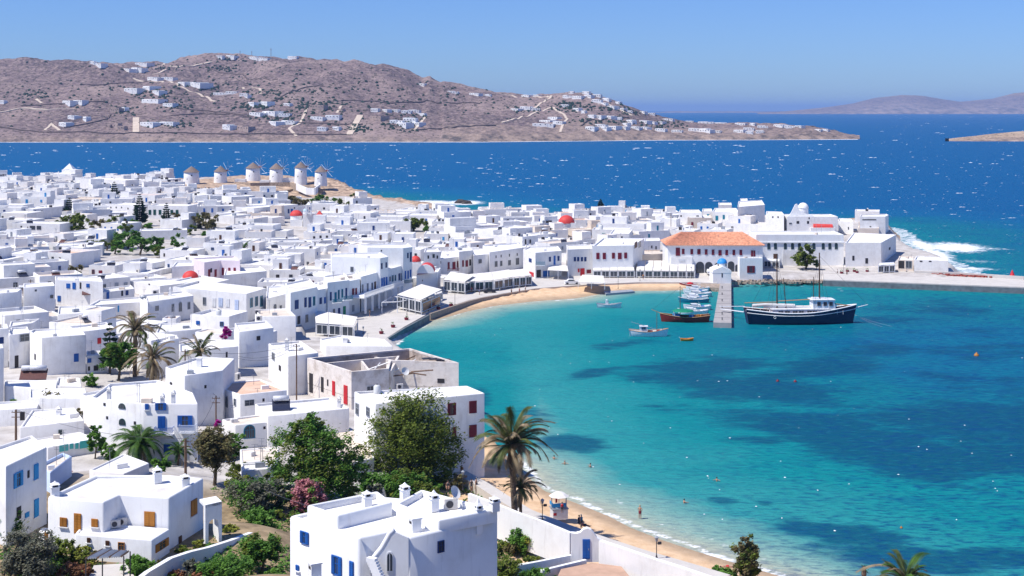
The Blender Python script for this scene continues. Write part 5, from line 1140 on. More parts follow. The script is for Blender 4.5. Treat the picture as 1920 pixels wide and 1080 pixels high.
# ------------------------------------------------------------------ trees, palms, shrubs
def leafmat(name, dark, light, dry=None, dry_amt=0.0, scale=0.9):
    m = bpy.data.materials.new(name); m.use_nodes = True; t = m.node_tree; b = t.nodes['Principled BSDF']; L = t.links.new
    b.inputs['Roughness'].default_value = 0.6; b.inputs['Specular IOR Level'].default_value = 0.25
    g = t.nodes.new('ShaderNodeNewGeometry'); n = t.nodes.new('ShaderNodeTexNoise'); n.inputs['Scale'].default_value = scale; n.inputs['Detail'].default_value = 5; L(g.outputs['Position'], n.inputs['Vector'])
    r = t.nodes.new('ShaderNodeValToRGB'); e = r.color_ramp.elements; e[0].position = .35; e[1].position = .66; e[0].color = (*dark, 1); e[1].color = (*light, 1); L(n.outputs['Fac'], r.inputs[0]); c = r.outputs[0]
    if dry:
        n2 = t.nodes.new('ShaderNodeTexNoise'); n2.inputs['Scale'].default_value = 2.6; n2.inputs['Detail'].default_value = 3; L(g.outputs['Position'], n2.inputs['Vector'])
        mr = t.nodes.new('ShaderNodeMapRange'); mr.inputs[1].default_value = .5; mr.inputs[2].default_value = .62; mr.inputs[4].default_value = dry_amt; L(n2.outputs['Fac'], mr.inputs[0])
        mx = t.nodes.new('ShaderNodeMixRGB'); mx.inputs[2].default_value = (*dry, 1); L(mr.outputs[0], mx.inputs[0]); L(c, mx.inputs[1]); c = mx.outputs[0]
    L(c, b.inputs['Base Color'])
    tr = t.nodes.new('ShaderNodeBsdfTranslucent'); L(c, tr.inputs[0]); ms = t.nodes.new('ShaderNodeMixShader'); ms.inputs[0].default_value = 0.32
    L(b.outputs[0], ms.inputs[1]); L(tr.outputs[0], ms.inputs[2]); L(ms.outputs[0], t.nodes['Material Output'].inputs[0]); return m
LF = {'dark': leafmat('leaves_dark_olive', (0.045, 0.09, 0.012), (0.19, 0.25, 0.03), (0.27, 0.26, 0.06), .45), 'green': leafmat('leaves_fresh_green', (0.04, 0.12, 0.018), (0.17, 0.34, 0.05)),
      'olive': leafmat('leaves_olive_brown', (0.075, 0.08, 0.03), (0.22, 0.20, 0.08), (0.26, 0.18, 0.09), .6), 'grey': leafmat('leaves_grey_green', (0.09, 0.10, 0.07), (0.23, 0.24, 0.17), (0.26, 0.22, 0.16), .4),
      'conifer': leafmat('needles_dark', (0.014, 0.036, 0.022), (0.035, 0.075, 0.04)), 'yellow': leafmat('leaves_yellow_green', (0.10, 0.16, 0.02), (0.34, 0.34, 0.05)), 'flower': leafmat('oleander_leaves', (0.34, 0.16, 0.13), (0.62, 0.26, 0.30), (0.80, 0.36, 0.42), .95),
      'magenta': leafmat('bougainvillea_bracts', (0.32, 0.01, 0.20), (0.62, 0.03, 0.42)), 'dry': leafmat('dry_grass', (0.30, 0.24, 0.14), (0.48, 0.40, 0.25)), 'rust': leafmat('rusty_flowering_shrub', (0.16, 0.08, 0.04), (0.36, 0.16, 0.08))}
BARK = mat('bark', (0.11, 0.085, 0.06), 0.95, 0.3, 3, 0.6, 5, spec=0.1)
FROND_G = leafmat('palm_frond_green', (0.045, 0.075, 0.02), (0.16, 0.19, 0.06)); FROND_D = leafmat('palm_frond_dry', (0.17, 0.12, 0.065), (0.46, 0.37, 0.23)); FROND_V = leafmat('palm_frond_vivid', (0.025, 0.07, 0.015), (0.10, 0.20, 0.03))
def leaf_cloud(mb, lobes, n, size, rr_, flat=0.6, up=0.4, clumps=None):
    """leaf-sized quads gathered in clumps over the lobes (centre, radii)"""
    wts = [l[1][0] * l[1][1] + l[1][2] * l[1][0] for l in lobes]; clumps = clumps or max(10, n // 75)
    cs = []
    for _ in range(clumps):
        c, r = rr_.choices(lobes, wts)[0]
        while True:
            d = Vector((rr_.gauss(0, 1), rr_.gauss(0, 1), rr_.gauss(0, 1)))
            if d.length > .1: d.normalize(); break
        k = rr_.uniform(0.62, 1.03)
        cs.append((Vector((c[0] + d.x * r[0] * k, c[1] + d.y * r[1] * k, c[2] + d.z * r[2] * k)), min(r) * rr_.uniform(.16, .36)))
    rg = np.random.default_rng(rr_.randrange(1 << 30)); C = np.array([tuple(c) for c, _ in cs])[np.arange(n) % clumps]; CR = np.array([q for _, q in cs])[np.arange(n) % clumps][:, None]
    p = C + rg.normal(0, 1, (n, 3)) * CR * np.array([.6, .6, .5]); p[:, 2] = np.where(p[:, 2] < .05, .05 + rg.random(n) * .2, p[:, 2])
    a = rg.uniform(0, 6.28, n); tl = rg.uniform(-1.1, 1.1, n); s_ = (size * rg.uniform(.6, 1.4, n))[:, None]
    u = np.stack([np.cos(a), np.sin(a), np.sin(tl) * .6], 1) * s_; v = np.stack([-np.sin(a) * np.cos(tl), np.cos(a) * np.cos(tl), np.sin(tl) + .25], 1) * s_ * flat
    V = np.stack([p - u, p - v * .8, p + u, p + v * .9], 1).reshape(-1, 3).tolist(); Fc = [(o, o + 1, o + 2, o + 3) for o in range(0, 4 * n, 4)]
    mb.add(V, Fc)
VEG = []
def root_at(px, pyb, z0=None):
    z = 5.0
    if z0 is None:
        for _ in range(8): v = P(px, pyb, z); z = .5 * z + .5 * g1(v.x, v.y)
    else: z = z0
    return P(px, pyb, z)
def bush(px, pyb, wp, hp, m, label=None, name='shrub', cat='shrub', n=None, trunk=False, lobes=None, size=None, z0=None, seed=None, extra=None, crown0=0.0, group='garden shrubs'):
    o = root_at(px, pyb, z0); Y = o.y; k = Y / F; W, Hh = wp * k / 2, hp * k; rr_ = random.Random(seed or int(px * 7 + pyb)); t = empty(name, o)
    if label and px > 0: pass
    zb = Hh * crown0
    if lobes is None:
        nl = 5 if wp > 40 else 3; lobes = []
        for i in range(nl):
            a = i * 6.28 / nl + rr_.random(); q = rr_.uniform(.25, .5); lobes.append(((math.cos(a) * W * q, math.sin(a) * W * q * .8, zb + (Hh - zb) * rr_.uniform(.38, .62)), (W * rr_.uniform(.45, .62), W * rr_.uniform(.45, .6), (Hh - zb) * rr_.uniform(.36, .46))))
    else: lobes = [((x * W, y * W, z * Hh), (a * W, b * W, c * Hh)) for x, y, z, a, b, c in lobes]
    area = wp * hp; n = int((n or min(9000, max(260, area * 0.55))) * 1.5); size = size or max(.09, 2.7 * k)
    mb = MB(); leaf_cloud(mb, lobes, n, size, rr_); mb.build('crown', LF[m], t)
    if extra:
        mb = MB(); leaf_cloud(mb, [((l[0][0], l[0][1], l[0][2] * 1.03), tuple(q * 1.04 for q in l[1])) for l in lobes], int(n * extra[1]), size * .9, rr_); mb.build('blossom', LF[extra[0]], t)
    mb = MB(); tr = max(.05, W * .06); 
    c0 = lobes[0][0]; top = Vector((c0[0] * .3, c0[1] * .3, max(zb, Hh * .35)))
    mb.tube([(0, 0, -.3), top * .5, top], tr * 1.3, 7, r1=tr * .8)
    for l in lobes: mb.tube([top * .8, Vector(l[0]) * .75 + top * .2, Vector(l[0])], tr * .6, 5, r1=tr * .2)
    mb.build('trunk', BARK, t)
    VEG.append((t, label, name, cat, group, m)); return t
tree = lambda px, pyb, wp, hp, m, label=None, **k: bush(px, pyb, wp, hp, m, label, name='tree', cat='tree', crown0=k.pop('crown0', .18), group='trees among the houses', **k)
tree(775, 908, 190, 172, 'dark', 'large round dark green tree before the maroon-shuttered house', n=15000, crown0=.08, lobes=[(-.45,0,.42,.55,.5,.36),(.15,0,.62,.6,.6,.38),(.5,.1,.42,.5,.5,.36),(-.1,-.3,.35,.6,.5,.32),(-.3,.1,.72,.45,.4,.26),(.45,0,.2,.4,.4,.2)])
tree(593, 925, 180, 150, 'green', 'large leafy green tree with an irregular top, left of the round dark tree', n=13000, crown0=.08, extra=('dark', .5), lobes=[(-.55,0,.45,.45,.4,.4),(.0,0,.5,.5,.5,.42),(.5,0,.38,.48,.4,.36),(-.1,.1,.82,.2,.2,.2),(-.35,0,.72,.25,.25,.22),(.2,-.2,.25,.6,.5,.25),(.78,.1,.3,.3,.3,.25)])
tree(590, 850, 40, 78, 'dark', 'slim treetop rising above the leafy green tree', n=1800, crown0=.35)
tree(402, 912, 100, 112, 'olive', 'brownish olive tree beside the dark pole', n=6500, crown0=.25)
bush(440, 860, 56, 50, 'green', 'fresh green vine bush behind the brownish olive tree')
bush(372, 850, 44, 40, 'green', 'green bush between the blue balconies and the olive tree')
bush(580, 958, 82, 60, 'flower', 'pink flowering oleander bush', n=5000, name='oleander', cat='oleander', extra=('green', .28))
bush(545, 950, 40, 28, 'green'); bush(478, 962, 116, 62, 'grey', 'dense grey-green shrubs left of the pink oleander', n=6000, extra=('green', .7)); bush(485, 1000, 70, 48, 'green', 'dark green shrub under the grey-green shrubs', n=2600)
bush(745, 935, 120, 50, 'green', 'feathery green shrubs behind the big house roof', n=5200, extra=('dark', .4)); bush(690, 925, 60, 40, 'green', n=2200); bush(800, 950, 70, 44, 'dark', n=2600); bush(655, 935, 46, 26, 'yellow', 'yellow-green shrub below the leafy green tree', n=1300)
tree(490, 1078, 84, 76, 'green', 'small garden tree left of the big bottom house', n=4200, crown0=.3, extra=('dark', .4)); bush(425, 1100, 120, 62, 'green', 'wide green shrub inside the garden wall', n=5200); bush(520, 1100, 50, 34, 'green', n=1500)
bush(385, 1100, 60, 30, 'rust', 'rusty brown flowering shrub at the bottom edge', n=1800); bush(326, 1092, 56, 28, 'rust', n=1500)
bush(50, 1100, 130, 100, 'grey', 'big grey-green bush in the bottom left corner', n=8500); bush(18, 1015, 62, 52, 'green', 'bright green bush in front of the light blue shutters', n=2600); bush(-5, 1110, 80, 40, 'dry', 'pale dry grass tuft in the bottom left corner', n=2500)
bush(112, 1060, 60, 50, 'dark', 'twisted dark green bush in front of the villa', n=2600); bush(140, 1092, 70, 36, 'rust', n=2200); bush(262, 1086, 52, 44, 'green', 'green bush beside the dark pergola', n=3200); bush(228, 1104, 40, 18, 'green', n=900); bush(290, 1070, 26, 18, 'green', n=500)
bush(345, 1037, 32, 16, 'yellow', 'left of two yellow shrubs by the villa wall', n=800); bush(373, 1030, 28, 18, 'yellow', 'right of two yellow shrubs by the villa wall', n=800); bush(435, 1012, 60, 30, 'yellow', n=1600)
bush(985, 1042, 82, 46, 'green', 'rounded green shrub at the foot of the front palm', n=4200, extra=('yellow', .3)); bush(1005, 1058, 30, 12, 'grey'); bush(975, 1062, 40, 12, 'yellow'); bush(935, 1048, 26, 40, 'dark')
bush(1010, 1105, 90, 42, 'green', 'spreading green shrub below the white planter walls', n=3400); bush(940, 1112, 90, 62, 'dark', 'oak treetop at the bottom edge right of the big house', n=3800); bush(866, 1110, 60, 50, 'dark', 'oak treetop overlapping the right wall of the big house', n=2600)
tree(1400, 1098, 62, 92, 'olive', 'grey-green tree on the beach edge, bottom right', n=4200, crown0=.05, extra=('dark', .5)); bush(1350, 1092, 90, 26, 'green', n=2400)
t_ = bush(1148, 1078, 44, 46, 'dark', 'topiary shrub of two clipped balls on the red patio', n=3800, crown0=.0, lobes=[(-.42,0,.72,.5,.5,.27),(.38,-.1,.52,.55,.5,.30)], size=.10)
gq = random.Random(17)
for i in range(46):
    px, py = gq.choice(((gq.uniform(395, 545), gq.uniform(935, 1080)), (gq.uniform(190, 420), gq.uniform(1075, 1100)), (gq.uniform(700, 900), gq.uniform(925, 950)), (gq.uniform(930, 1000), gq.uniform(1010, 1060)), (gq.uniform(60, 180), gq.uniform(1050, 1090)), (gq.uniform(430, 560), gq.uniform(900, 930))))
    v = root_at(px, py)
    if free(v.x, v.y, 1): bush(px, py, gq.uniform(28, 62), gq.uniform(20, 40), gq.choice(('green', 'green', 'dark', 'grey', 'yellow', 'olive')))
bush(172, 725, 46, 26, 'green', 'green shrub below the tall white cube'); tree(222, 714, 74, 74, 'green', 'lush green tree under the tallest palm', n=4200, extra=('dark', .3)); bush(95, 785, 84, 44, 'olive', 'brown-olive bush above the broad rounded roof', n=2600); bush(152, 792, 26, 30, 'olive'); bush(22, 765, 22, 18, 'green')
bush(178, 860, 40, 60, 'green', 'climbing green vine beside the aqua glazed annex', n=2200); bush(205, 868, 40, 40, 'green', n=1400); bush(300, 890, 44, 32, 'green', n=1400); bush(137, 897, 18, 14, 'flower', n=300)
bush(423, 641, 21, 31, 'magenta', 'magenta bougainvillea climbing a white wall', n=900, z0=7, name='bougainvillea', cat='bougainvillea'); bush(408, 808, 14, 26, 'magenta', 'small magenta bougainvillea above the olive tree', n=400, name='bougainvillea', cat='bougainvillea')
for a in [(345,462,44,24,'green'),(372,468,36,22,'dark'),(330,446,44,20,'olive'),(355,440,30,16,'dark'),(395,446,30,18,'green'),(560,470,26,14,'olive'),(700,420,24,12,'green'),(905,440,20,10,'olive'),(1000,430,18,10,'dark'),(480,430,26,12,'green'),(60,470,26,14,'olive'),(20,430,24,12,'dark'),(100,500,22,12,'green'),(640,450,20,12,'dark'),(262,478,60,34,'green'),(215,476,44,26,'green'),(300,482,44,22,'dark'),(350,478,30,18,'olive'),(150,440,44,30,'dark'),(110,432,36,24,'dark'),(190,432,44,24,'olive'),(232,436,40,22,'dark'),(275,432,44,18,'green'),(330,428,40,18,'olive'),(400,432,34,22,'olive'),(370,424,30,22,'dark'),(170,470,36,22,'dark'),(240,466,62,44,'green','bright green round treetop in the middle of the town'),(290,470,46,30,'green','bright green treetop right of the largest one'),(332,470,34,20,'green','smallest of the three bright green treetops'),(200,470,40,24,'dark'),(185,455,44,26,'dark'),(140,522,48,28,'olive','lone olive-green bush between white roofs'),
  (545,385,40,20,'olive'),(620,386,40,18,'green'),(590,392,40,22,'green'),(385,428,60,30,'olive','olive bushes with pale stems in the town'),(135,435,60,36,'dark','dark garden tree left of the conifers'),(215,428,50,24,'dark'),(180,416,50,16,'dark'),(250,428,50,16,'green'),(775,434,58,28,'dark','round bushy tree on the right slope of the town'),(800,436,30,14,'green'),(572,402,30,30,'olive'),(605,398,50,26,'olive'),(640,392,44,22,'dark'),(668,380,40,16,'dark'),
  (565,388,34,18,'olive'),(1511,505,58,48,'dark','grey-green tree in front of the long white hall'),(1530,506,20,18,'dark'),(1636,490,20,16,'grey'),(1072,487,26,12,'green'),(1345,390,22,6,'green'),(335,412,34,12,'olive'),(465,455,20,10,'dark'),(600,372,24,8,'green'),(1436,499,8,6,'dark')]:
    tree(*a[:5], a[5] if len(a) > 5 else None, crown0=.05)
def conifer(px, pyb, pyt, wp, label, z0=None, m='conifer', tiers=13, lean=0):
    o = root_at(px, pyb, z0); k = o.y / F; Hh = (pyb - pyt) * k; W = wp * k / 2; rr_ = random.Random(int(px)); t = empty('conifer', o); mb = MB(); mb.tube([(0, 0, -.5), (0, 0, Hh)], .28, 6, r1=.05); mb.build('trunk', BARK, t); mb = MB()
    for i in range(tiers):
        f_ = (i + .6) / tiers; z = Hh * (.12 + .88 * f_); L_ = W * (1 - f_) ** .75 * rr_.uniform(.8, 1.1) + .3
        for j in range(8):
            a = j * .785 + i * .4 + rr_.uniform(-.15, .15); d = Vector((math.cos(a), math.sin(a), rr_.uniform(.0, .22))); s_ = Vector((-math.sin(a), math.cos(a), 0)); L2 = L_ * rr_.uniform(.75, 1.1); w2 = L2 * .22 + .15; p = Vector((0, 0, z)); dn = Vector((0, 0, -.14 * L2 - .1))
            mb.add([p, p + d * L2 * .5 + s_ * w2 + dn, p + d * L2, p + d * L2 * .5 - s_ * w2 + dn], [(0, 1, 2, 3)]); mb.add([p + Vector((0, 0, .12)), p + d * L2 * .6 + dn * 1.8, p + d * L2 * 1.02, p + d * L2 * .55 + Vector((0, 0, .22 * w2 + .12))], [(0, 1, 2, 3)])
    mb.build('crown', LF[m], t); VEG.append((t, label, 'conifer', 'conifer', 'conifers in the town', 'conifer'))
conifer(262, 424, 363, 38, 'tallest dark tiered conifer in the town'); conifer(312, 424, 380, 28, 'smaller dark conifer right of the tallest one', tiers=10); conifer(214, 376, 340, 26, 'sparse conifer further back left of the tallest one', tiers=8); conifer(130, 402, 370, 30, 'thin conifer above the dark garden trees', tiers=7); conifer(128, 370, 354, 12, 'tiny conifer far up the left of the town', tiers=5)
conifer(1126, 402, 373, 26, 'single conifer on the skyline of the headland', tiers=12); conifer(372, 385, 360, 26, 'open conifer right of the two dark ones', tiers=7); conifer(206, 700, 604, 50, 'tiered pine half hidden by the tallest palm', tiers=9)
def frond_mesh(m, L_=1.0, droop=.5, n=36, leaf=.2, curl=0.0, name='frond'):
    mb = MB(); pts = []
    for i in range(n + 1):
        f_ = i / n; pts.append(Vector((L_ * math.sin(f_ * 1.2) / math.sin(1.2) * (1 - .12 * droop * f_), curl * f_ * f_ * L_, L_ * (.22 * f_ - droop * f_ ** 2.2))))
    mb.tube(pts, .016 * L_, 3, r1=.004 * L_)
    for i in range(2, n + 1):
        p = pts[i]; d = (pts[i] - pts[i - 1]).normalized(); s_ = d.cross(Vector((0, 0, 1))).normalized(); f_ = i / n; l2 = leaf * L_ * (1 - .75 * abs(f_ - .45) ** 1.3) * (.6 if f_ > .9 else 1)
        for sg in (-1, 1):
            tip = p + s_ * sg * l2 * .72 + d * l2 * .72 + Vector((0, 0, -.22 * l2 * (1 + droop))); w_ = .011 * L_
            mb.add([p - d * w_, tip, p + d * w_ + Vector((0, 0, -.004))], [(0, 1, 2)])
            mb.add([p - d * w_ + Vector((0, 0, .03 * L_)), tip + d * .06 * L_, p + d * w_ * 2 + Vector((0, 0, .02 * L_))], [(0, 1, 2)])
    return mb.mesh(name, [m])
FR = {'g': [frond_mesh(FROND_G, 1, .35), frond_mesh(FROND_G, 1, .6, curl=.15), frond_mesh(FROND_G, 1, .15, curl=-.1)], 'd': [frond_mesh(FROND_D, 1, .7, leaf=.16), frond_mesh(FROND_D, 1, 1.0, leaf=.13, curl=.2), frond_mesh(FROND_D, 1, .45, leaf=.15, curl=-.2)], 'v': [frond_mesh(FROND_V, 1, .5, leaf=.24), frond_mesh(FROND_V, 1, .75, leaf=.24)]}
PALM_T = mat('palm_trunk', (0.13, 0.095, 0.07), 0.95, .35, 4, .9, 8, spec=.1)
def palm(px, pyb, pyc, Lp, label, mix_='ggd', n=34, wr=0.03, z0=None, dead=14, lean=(0, 0), wind=0.0, seed=1, trunk=True):
    o = root_at(px, pyb, z0); k = o.y / F; Hh = (pyb - pyc) * k; L_ = Lp * k; rr_ = random.Random(seed); t = empty('palm_tree', o); top = Vector((lean[0] * k, lean[1], Hh))
    mb = MB(); r0 = max(.16, L_ * .075); mb.tube([Vector((0, 0, -.5)), top * .3, top * .7, top], r0 * 1.15, 9, r1=r0 * .8)
    for i in range(int(Hh / .35)):
        f_ = i * .35 / Hh; p = top * f_; mb.cone((p.x, p.y, p.z), r0 * 1.2 * (1 - .25 * f_), r0 * 1.0 * (1 - .25 * f_), .2, 9)
    mb.build('trunk', PALM_T, t)
    mb = MB(); mb.lathe(top + Vector((0, 0, -.5)), [(r0 * .9, -.4), (r0 * 1.8, .2), (r0 * 1.5, .7), (.05, 1.1)], 9); mb.build('crown_shaft', FROND_D if mix_ != 'v' else PALM_T, t)
    for i in range(n + dead):
        a = i * 2.399 + rr_.uniform(-.2, .2); isd = i >= n
        kd = 'd' if isd else rr_.choice(mix_); el = rr_.uniform(-1.35, -.5) if isd else 1.15 - 1.35 * (i / n) + rr_.uniform(-.1, .15)
        me = rr_.choice(FR[kd]); f_ = inst('frond', me, t, top + Vector((0, 0, .2 if not isd else -.2))); s_ = L_ * rr_.uniform(.66, 1.14) * (.7 if isd else 1)
        if wind: a = math.atan2(math.sin(a), math.cos(a) + wind)
        f_.rotation_euler = (rr_.uniform(-.3, .3), -el, a); f_.scale = (s_,) * 3
    VEG.append((t, label, 'palm_tree', 'palm tree', 'palm trees', 'palm'))
palm(968, 1012, 838, 76, 'tall palm in front of the beach', 'dgdgg', n=56, dead=14, lean=(-10, 0), seed=2, wind=.25)
palm(976, 1006, 918, 42, 'shorter ragged palm behind the tall front palm', 'dgd', n=32, dead=10, seed=5)
palm(253, 706, 622, 52, 'tallest dry windblown palm in the left of the town', 'dgd', n=34, dead=16, seed=3, wind=.3)
palm(285, 752, 676, 52, 'windblown palm right below the tallest one', 'dgd', n=30, dead=16, seed=7, wind=.2)
palm(374, 725, 664, 40, 'smaller palm behind the long flat roofs', 'ggd', n=28, dead=8, seed=9)
palm(262, 868, 838, 54, 'lush low date palm left of the blue balconies', 'v', n=40, dead=4, seed=4)
palm(334, 872, 852, 32, 'small green palm right of the lush date palm', 'v', n=26, dead=2, seed=6)
palm(1700, 1240, 1096, 68, 'palm crown at the bottom edge under the water', 'gvd', n=40, dead=4, seed=8, z0=6)
palm(455, 484, 470, 24, 'spiky dark plant between white roofs', 'v', n=26, dead=0, seed=12)
palm(1620, 1120, 1071, 9, 'tiny palm top at the bottom edge', 'v', n=12, dead=0, seed=13, z0=3)
# low growth over the garden slope, left wild
gm = MB(); gr = random.Random(5); GP = [(0,1090),(0,1000),(90,1035),(180,1062),(300,1062),(390,1020),(470,1000),(430,960),(390,930),(410,905),(520,895),(690,905),(850,905),(905,930),(960,985),(960,1090)]
for _ in range(3600):
    px, py = gr.uniform(0, 960), gr.uniform(895, 1120)
    if not inpoly(px, min(py, 1088), GP): continue
    v = root_at(px, py)
    if not free(v.x, v.y, .6): continue
    s_ = gr.uniform(.25, .9); leaf_cloud(gm, [((v.x, v.y, v.z + s_ * .3), (s_, s_, s_ * .5))], 16, .16, gr, clumps=6)
o = gm.build('undergrowth', LF['green']); kind(o, 'stuff', 'low wild green undergrowth on the garden slope'); 
# ------------------------------------------------------------------ quays, walls, walkways
PAVE = mat('quay_paving', (0.56, 0.53, 0.49), 0.92, 0.07, 0.4, 0.15, 2, spec=.15, dirt=(.40, .36, .32), dirt_amt=.5)
CONC = mat('dark_wet_wall', (0.16, 0.18, 0.19), 0.8, 0.25, 0.8, 0.4, 2)  # shade on the seawall's water side is put into this dark colour
TERRA = mat('red_patio', (0.50, 0.33, 0.24), .9, .12, .8, .3, 3, spec=.1)
def slab(name, poly, z0, z1, m, parent=None):
    mb = MB(); pts = [P(x, y, z1) for x, y in poly]; mb.prism(pts, z0, z1); o = mb.build(name, m, parent); return o
kind(slab('promenade', [(718,638),(757,613),(797,591),(806,586),(847,573),(876,564),(900,558),(950,549),(1002,541),(1059,536.5),(1110,533),(1200,529),(1300,529),(1345,531),(1345,508),(1000,505),(830,510),(760,545),(690,560),(560,590),(560,640),(600,648)][::-1][::-1], -1, 1.45, PAVE), 'structure', 'pale paved seafront promenade')
o = wallstrip('seawall', [(716,640.5,1.7),(757,615.5,1.7),(797,594,1.7),(804,590,1.6)], 1.7, .5, CONC, 'dark slanting seawall at the end of the promenade', 'seawall')
wallstrip('low_wall', [(806,588,1.75),(847,574.5,1.75),(876,565.5,1.75),(900,559,1.75),(950,550,1.75),(1002,542,1.75)], .5, .5, mat('brown_kerb_stone', (.34, .28, .23), .9, .2, 2, .4), 'low brown wall between promenade and far beach', 'wall', below=1)
mole = empty('pier', P(1740, 530, 2.0)); tag(mole, 'long concrete pier running off the right edge', 'pier')
o = slab('deck', [(1543,524),(2200,549),(2200,531),(1714,510),(1600,508),(1545,512)], -2, 2.0, PAVE, mole); o.location = -mole.location
mb = MB(); pw = [P(1714,507.5,3.0),P(1800,511,3.0),P(1920,518.5,3.0),P(2200,530,3.0)]
for a, b in zip(pw, pw[1:]):
    d = (b - a); L_ = d.length; mb.box(((a + b) / 2 - Vector((0, 0, .55))), (L_, .8, 1.15), math.atan2(d.y, d.x))
o = mb.build('parapet', PAVE, mole); o.location = -mole.location
mb = MB()
for a, b in [((1543,524),(2200,549))]:
    a, b = P(*a, 2.0), P(*b, 2.0); d = b - a; mb.box((a + b) / 2 + Vector((0, -.12, -1.25)), (d.length, .5, 1.9), math.atan2(d.y, d.x))
o = mb.build('fender_wall', CONC, mole); o.location = -mole.location
jt = empty('jetty', P(1355, 570, 1.3)); tag(jt, 'narrow concrete jetty leading from the blue-domed chapel', 'jetty')
n_ = 9
JC = mat('jetty_concrete', (.36, .34, .33), .9, .1, .6, .2, 2, dirt=(.22, .2, .19), dirt_amt=.5)
for k in range(n_):
    f0, f1 = k / n_, (k + 1) / n_ - .006
    a, b, c, d = P(1337.5, 604.5, 1.3), P(1371.5, 605.5, 1.3), P(1371, 531, 1.3), P(1350, 531, 1.3)
    q = [a.lerp(d, f0), b.lerp(c, f0), b.lerp(c, f1), a.lerp(d, f1)]; mb = MB(); mb.prism([v - jt.location for v in q], -1.3 - 1, rnd.uniform(-.03, .03)); mb.build('slab', JC, jt)
mb = MB()
for px, py in [(1354,600),(1354,590),(1354,578),(1354,565),(1354,553),(1354,541)]: v = P(px, py, 1.3) - jt.location; mb.cone(v, .12, .1, .55, 8); mb.cone(v + Vector((0, 0, .55)), .2, .2, .1, 8)
mb.build('bollard', CM['dark'], jt)['kind'] = 'stuff'
tag(slab('stone_quay', [(1305,537),(1350,540),(1350,531),(1308,529)], -1, 1.2, STONE), 'low stone quay left of the blue-domed chapel', 'quay')
tag(slab('floating_pontoon', [(1136,550.5),(1190,546),(1184,543),(1132,546)], -.3, .6, CM['grey']), 'flat grey landing stage at the far beach', 'landing stage')
# lower beach walkway and white garden wall with its gate
wallstrip('beach_walkway', [(862,884,2.6),(905,908,2.6),(945,934,2.6),(985,958,2.6),(1060,988,2.6),(1130,1012,2.6),(1200,1035,2.6),(1280,1058,2.6),(1360,1082,2.6)], 1.4, 2.0, PAVE, 'narrow paved walkway between garden wall and beach', 'walkway')
wallstrip('garden_wall', [(880,925,6.4),(930,944,6.6),(975,962,6.8),(1020,978,7.0),(1071,999,7.0)], 2.6, .45, WHITE2, 'white garden wall left of the blue gate, behind the palms', 'wall')
wallstrip('garden_wall', [(1126,1013,6.9),(1180,1031,6.7),(1230,1048,6.5),(1280,1064,6.3),(1340,1084,6.1)], 2.6, .6, WHITE2, 'white garden wall right of the blue gate, along the beach', 'wall')
for i, px in enumerate((994, 1004, 1014, 1024, 1034, 1044)):
    z = 6.9; v = P(px, 972 + (px - 994) * .42, z - .55); mb = MB(); mb.box((0, -.38, -1.2), (.55, .5, 2.6)); o = mb.build('buttress', WHITE2, None, None); o.location = v; tag(o, f"white wall buttress, {['first','second','third','fourth','fifth','sixth'][i]} from the left, by the front palm", 'buttress', 'buttresses of the garden wall')
g0, g1_ = P(1071, 1050, 4.6), P(1127, 1056, 4.6); gt = empty('garden_gate', g0); tag(gt, 'white arched garden gateway with a blue door', 'gate'); Yg = g0.y
pl = [(1071,1052),(1127,1052),(1127,1011),(1119,1007),(1114,999),(1108,992),(1101,989),(1094,991),(1088,997),(1080,999),(1071,998)]
mb = MB(); vv = [((x - 960) / F * Yg - g0.x, CZ - (y - HOR) / F * Yg - g0.z) for x, y in pl]; plate(mb, vv, -.35, .35); mb.build('gateway', WHITE2, gt)
v = PYd(1099, 1027.5, Yg) - g0; o = inst('door', wmesh('s', 'blue', .42), gt, (v.x, -.37, v.z), 0, (14 / F * Yg / .42, 1, 37 / F * Yg)); mb = MB(); mb.box((v.x + .25, -.46, v.z), (.08, .06, .2)); mb.build('handle', METAL, gt)
wallstrip('planter_wall', [(955,1062,5.2),(1010,1052,5.2),(1070,1040,5.2)], .6, .4, WHITE2, 'upper white planter wall under the front palm', 'wall')
wallstrip('planter_wall', [(1015,1069,5.0),(1060,1058,5.0),(1098,1049,5.0)], .5, .4, WHITE2, 'lower white planter wall leading to the blue gate', 'wall')
kind(slab('patio', [(1040,1092),(1190,1092),(1165,1062),(1111,1055),(1052,1067)], 3.5, 4.9, TERRA), 'structure', 'terracotta coloured patio')
wallstrip('garden_wall', [(250,1092,15),(275,1072,14.6),(319,1046,14.2),(355,1034,14),(389,1026,13.6),(430,1013,13),(470,998,12.4)], 1.9, .5, WHITE2, 'long white garden wall running past the villa', 'wall')
wallstrip('stone_wall', [(262,1096,14.2),(285,1078,13.9),(312,1062,13.7)], 1.6, .4, STONE, 'rough brown stone wall at the foot of the villa garden wall', 'wall')

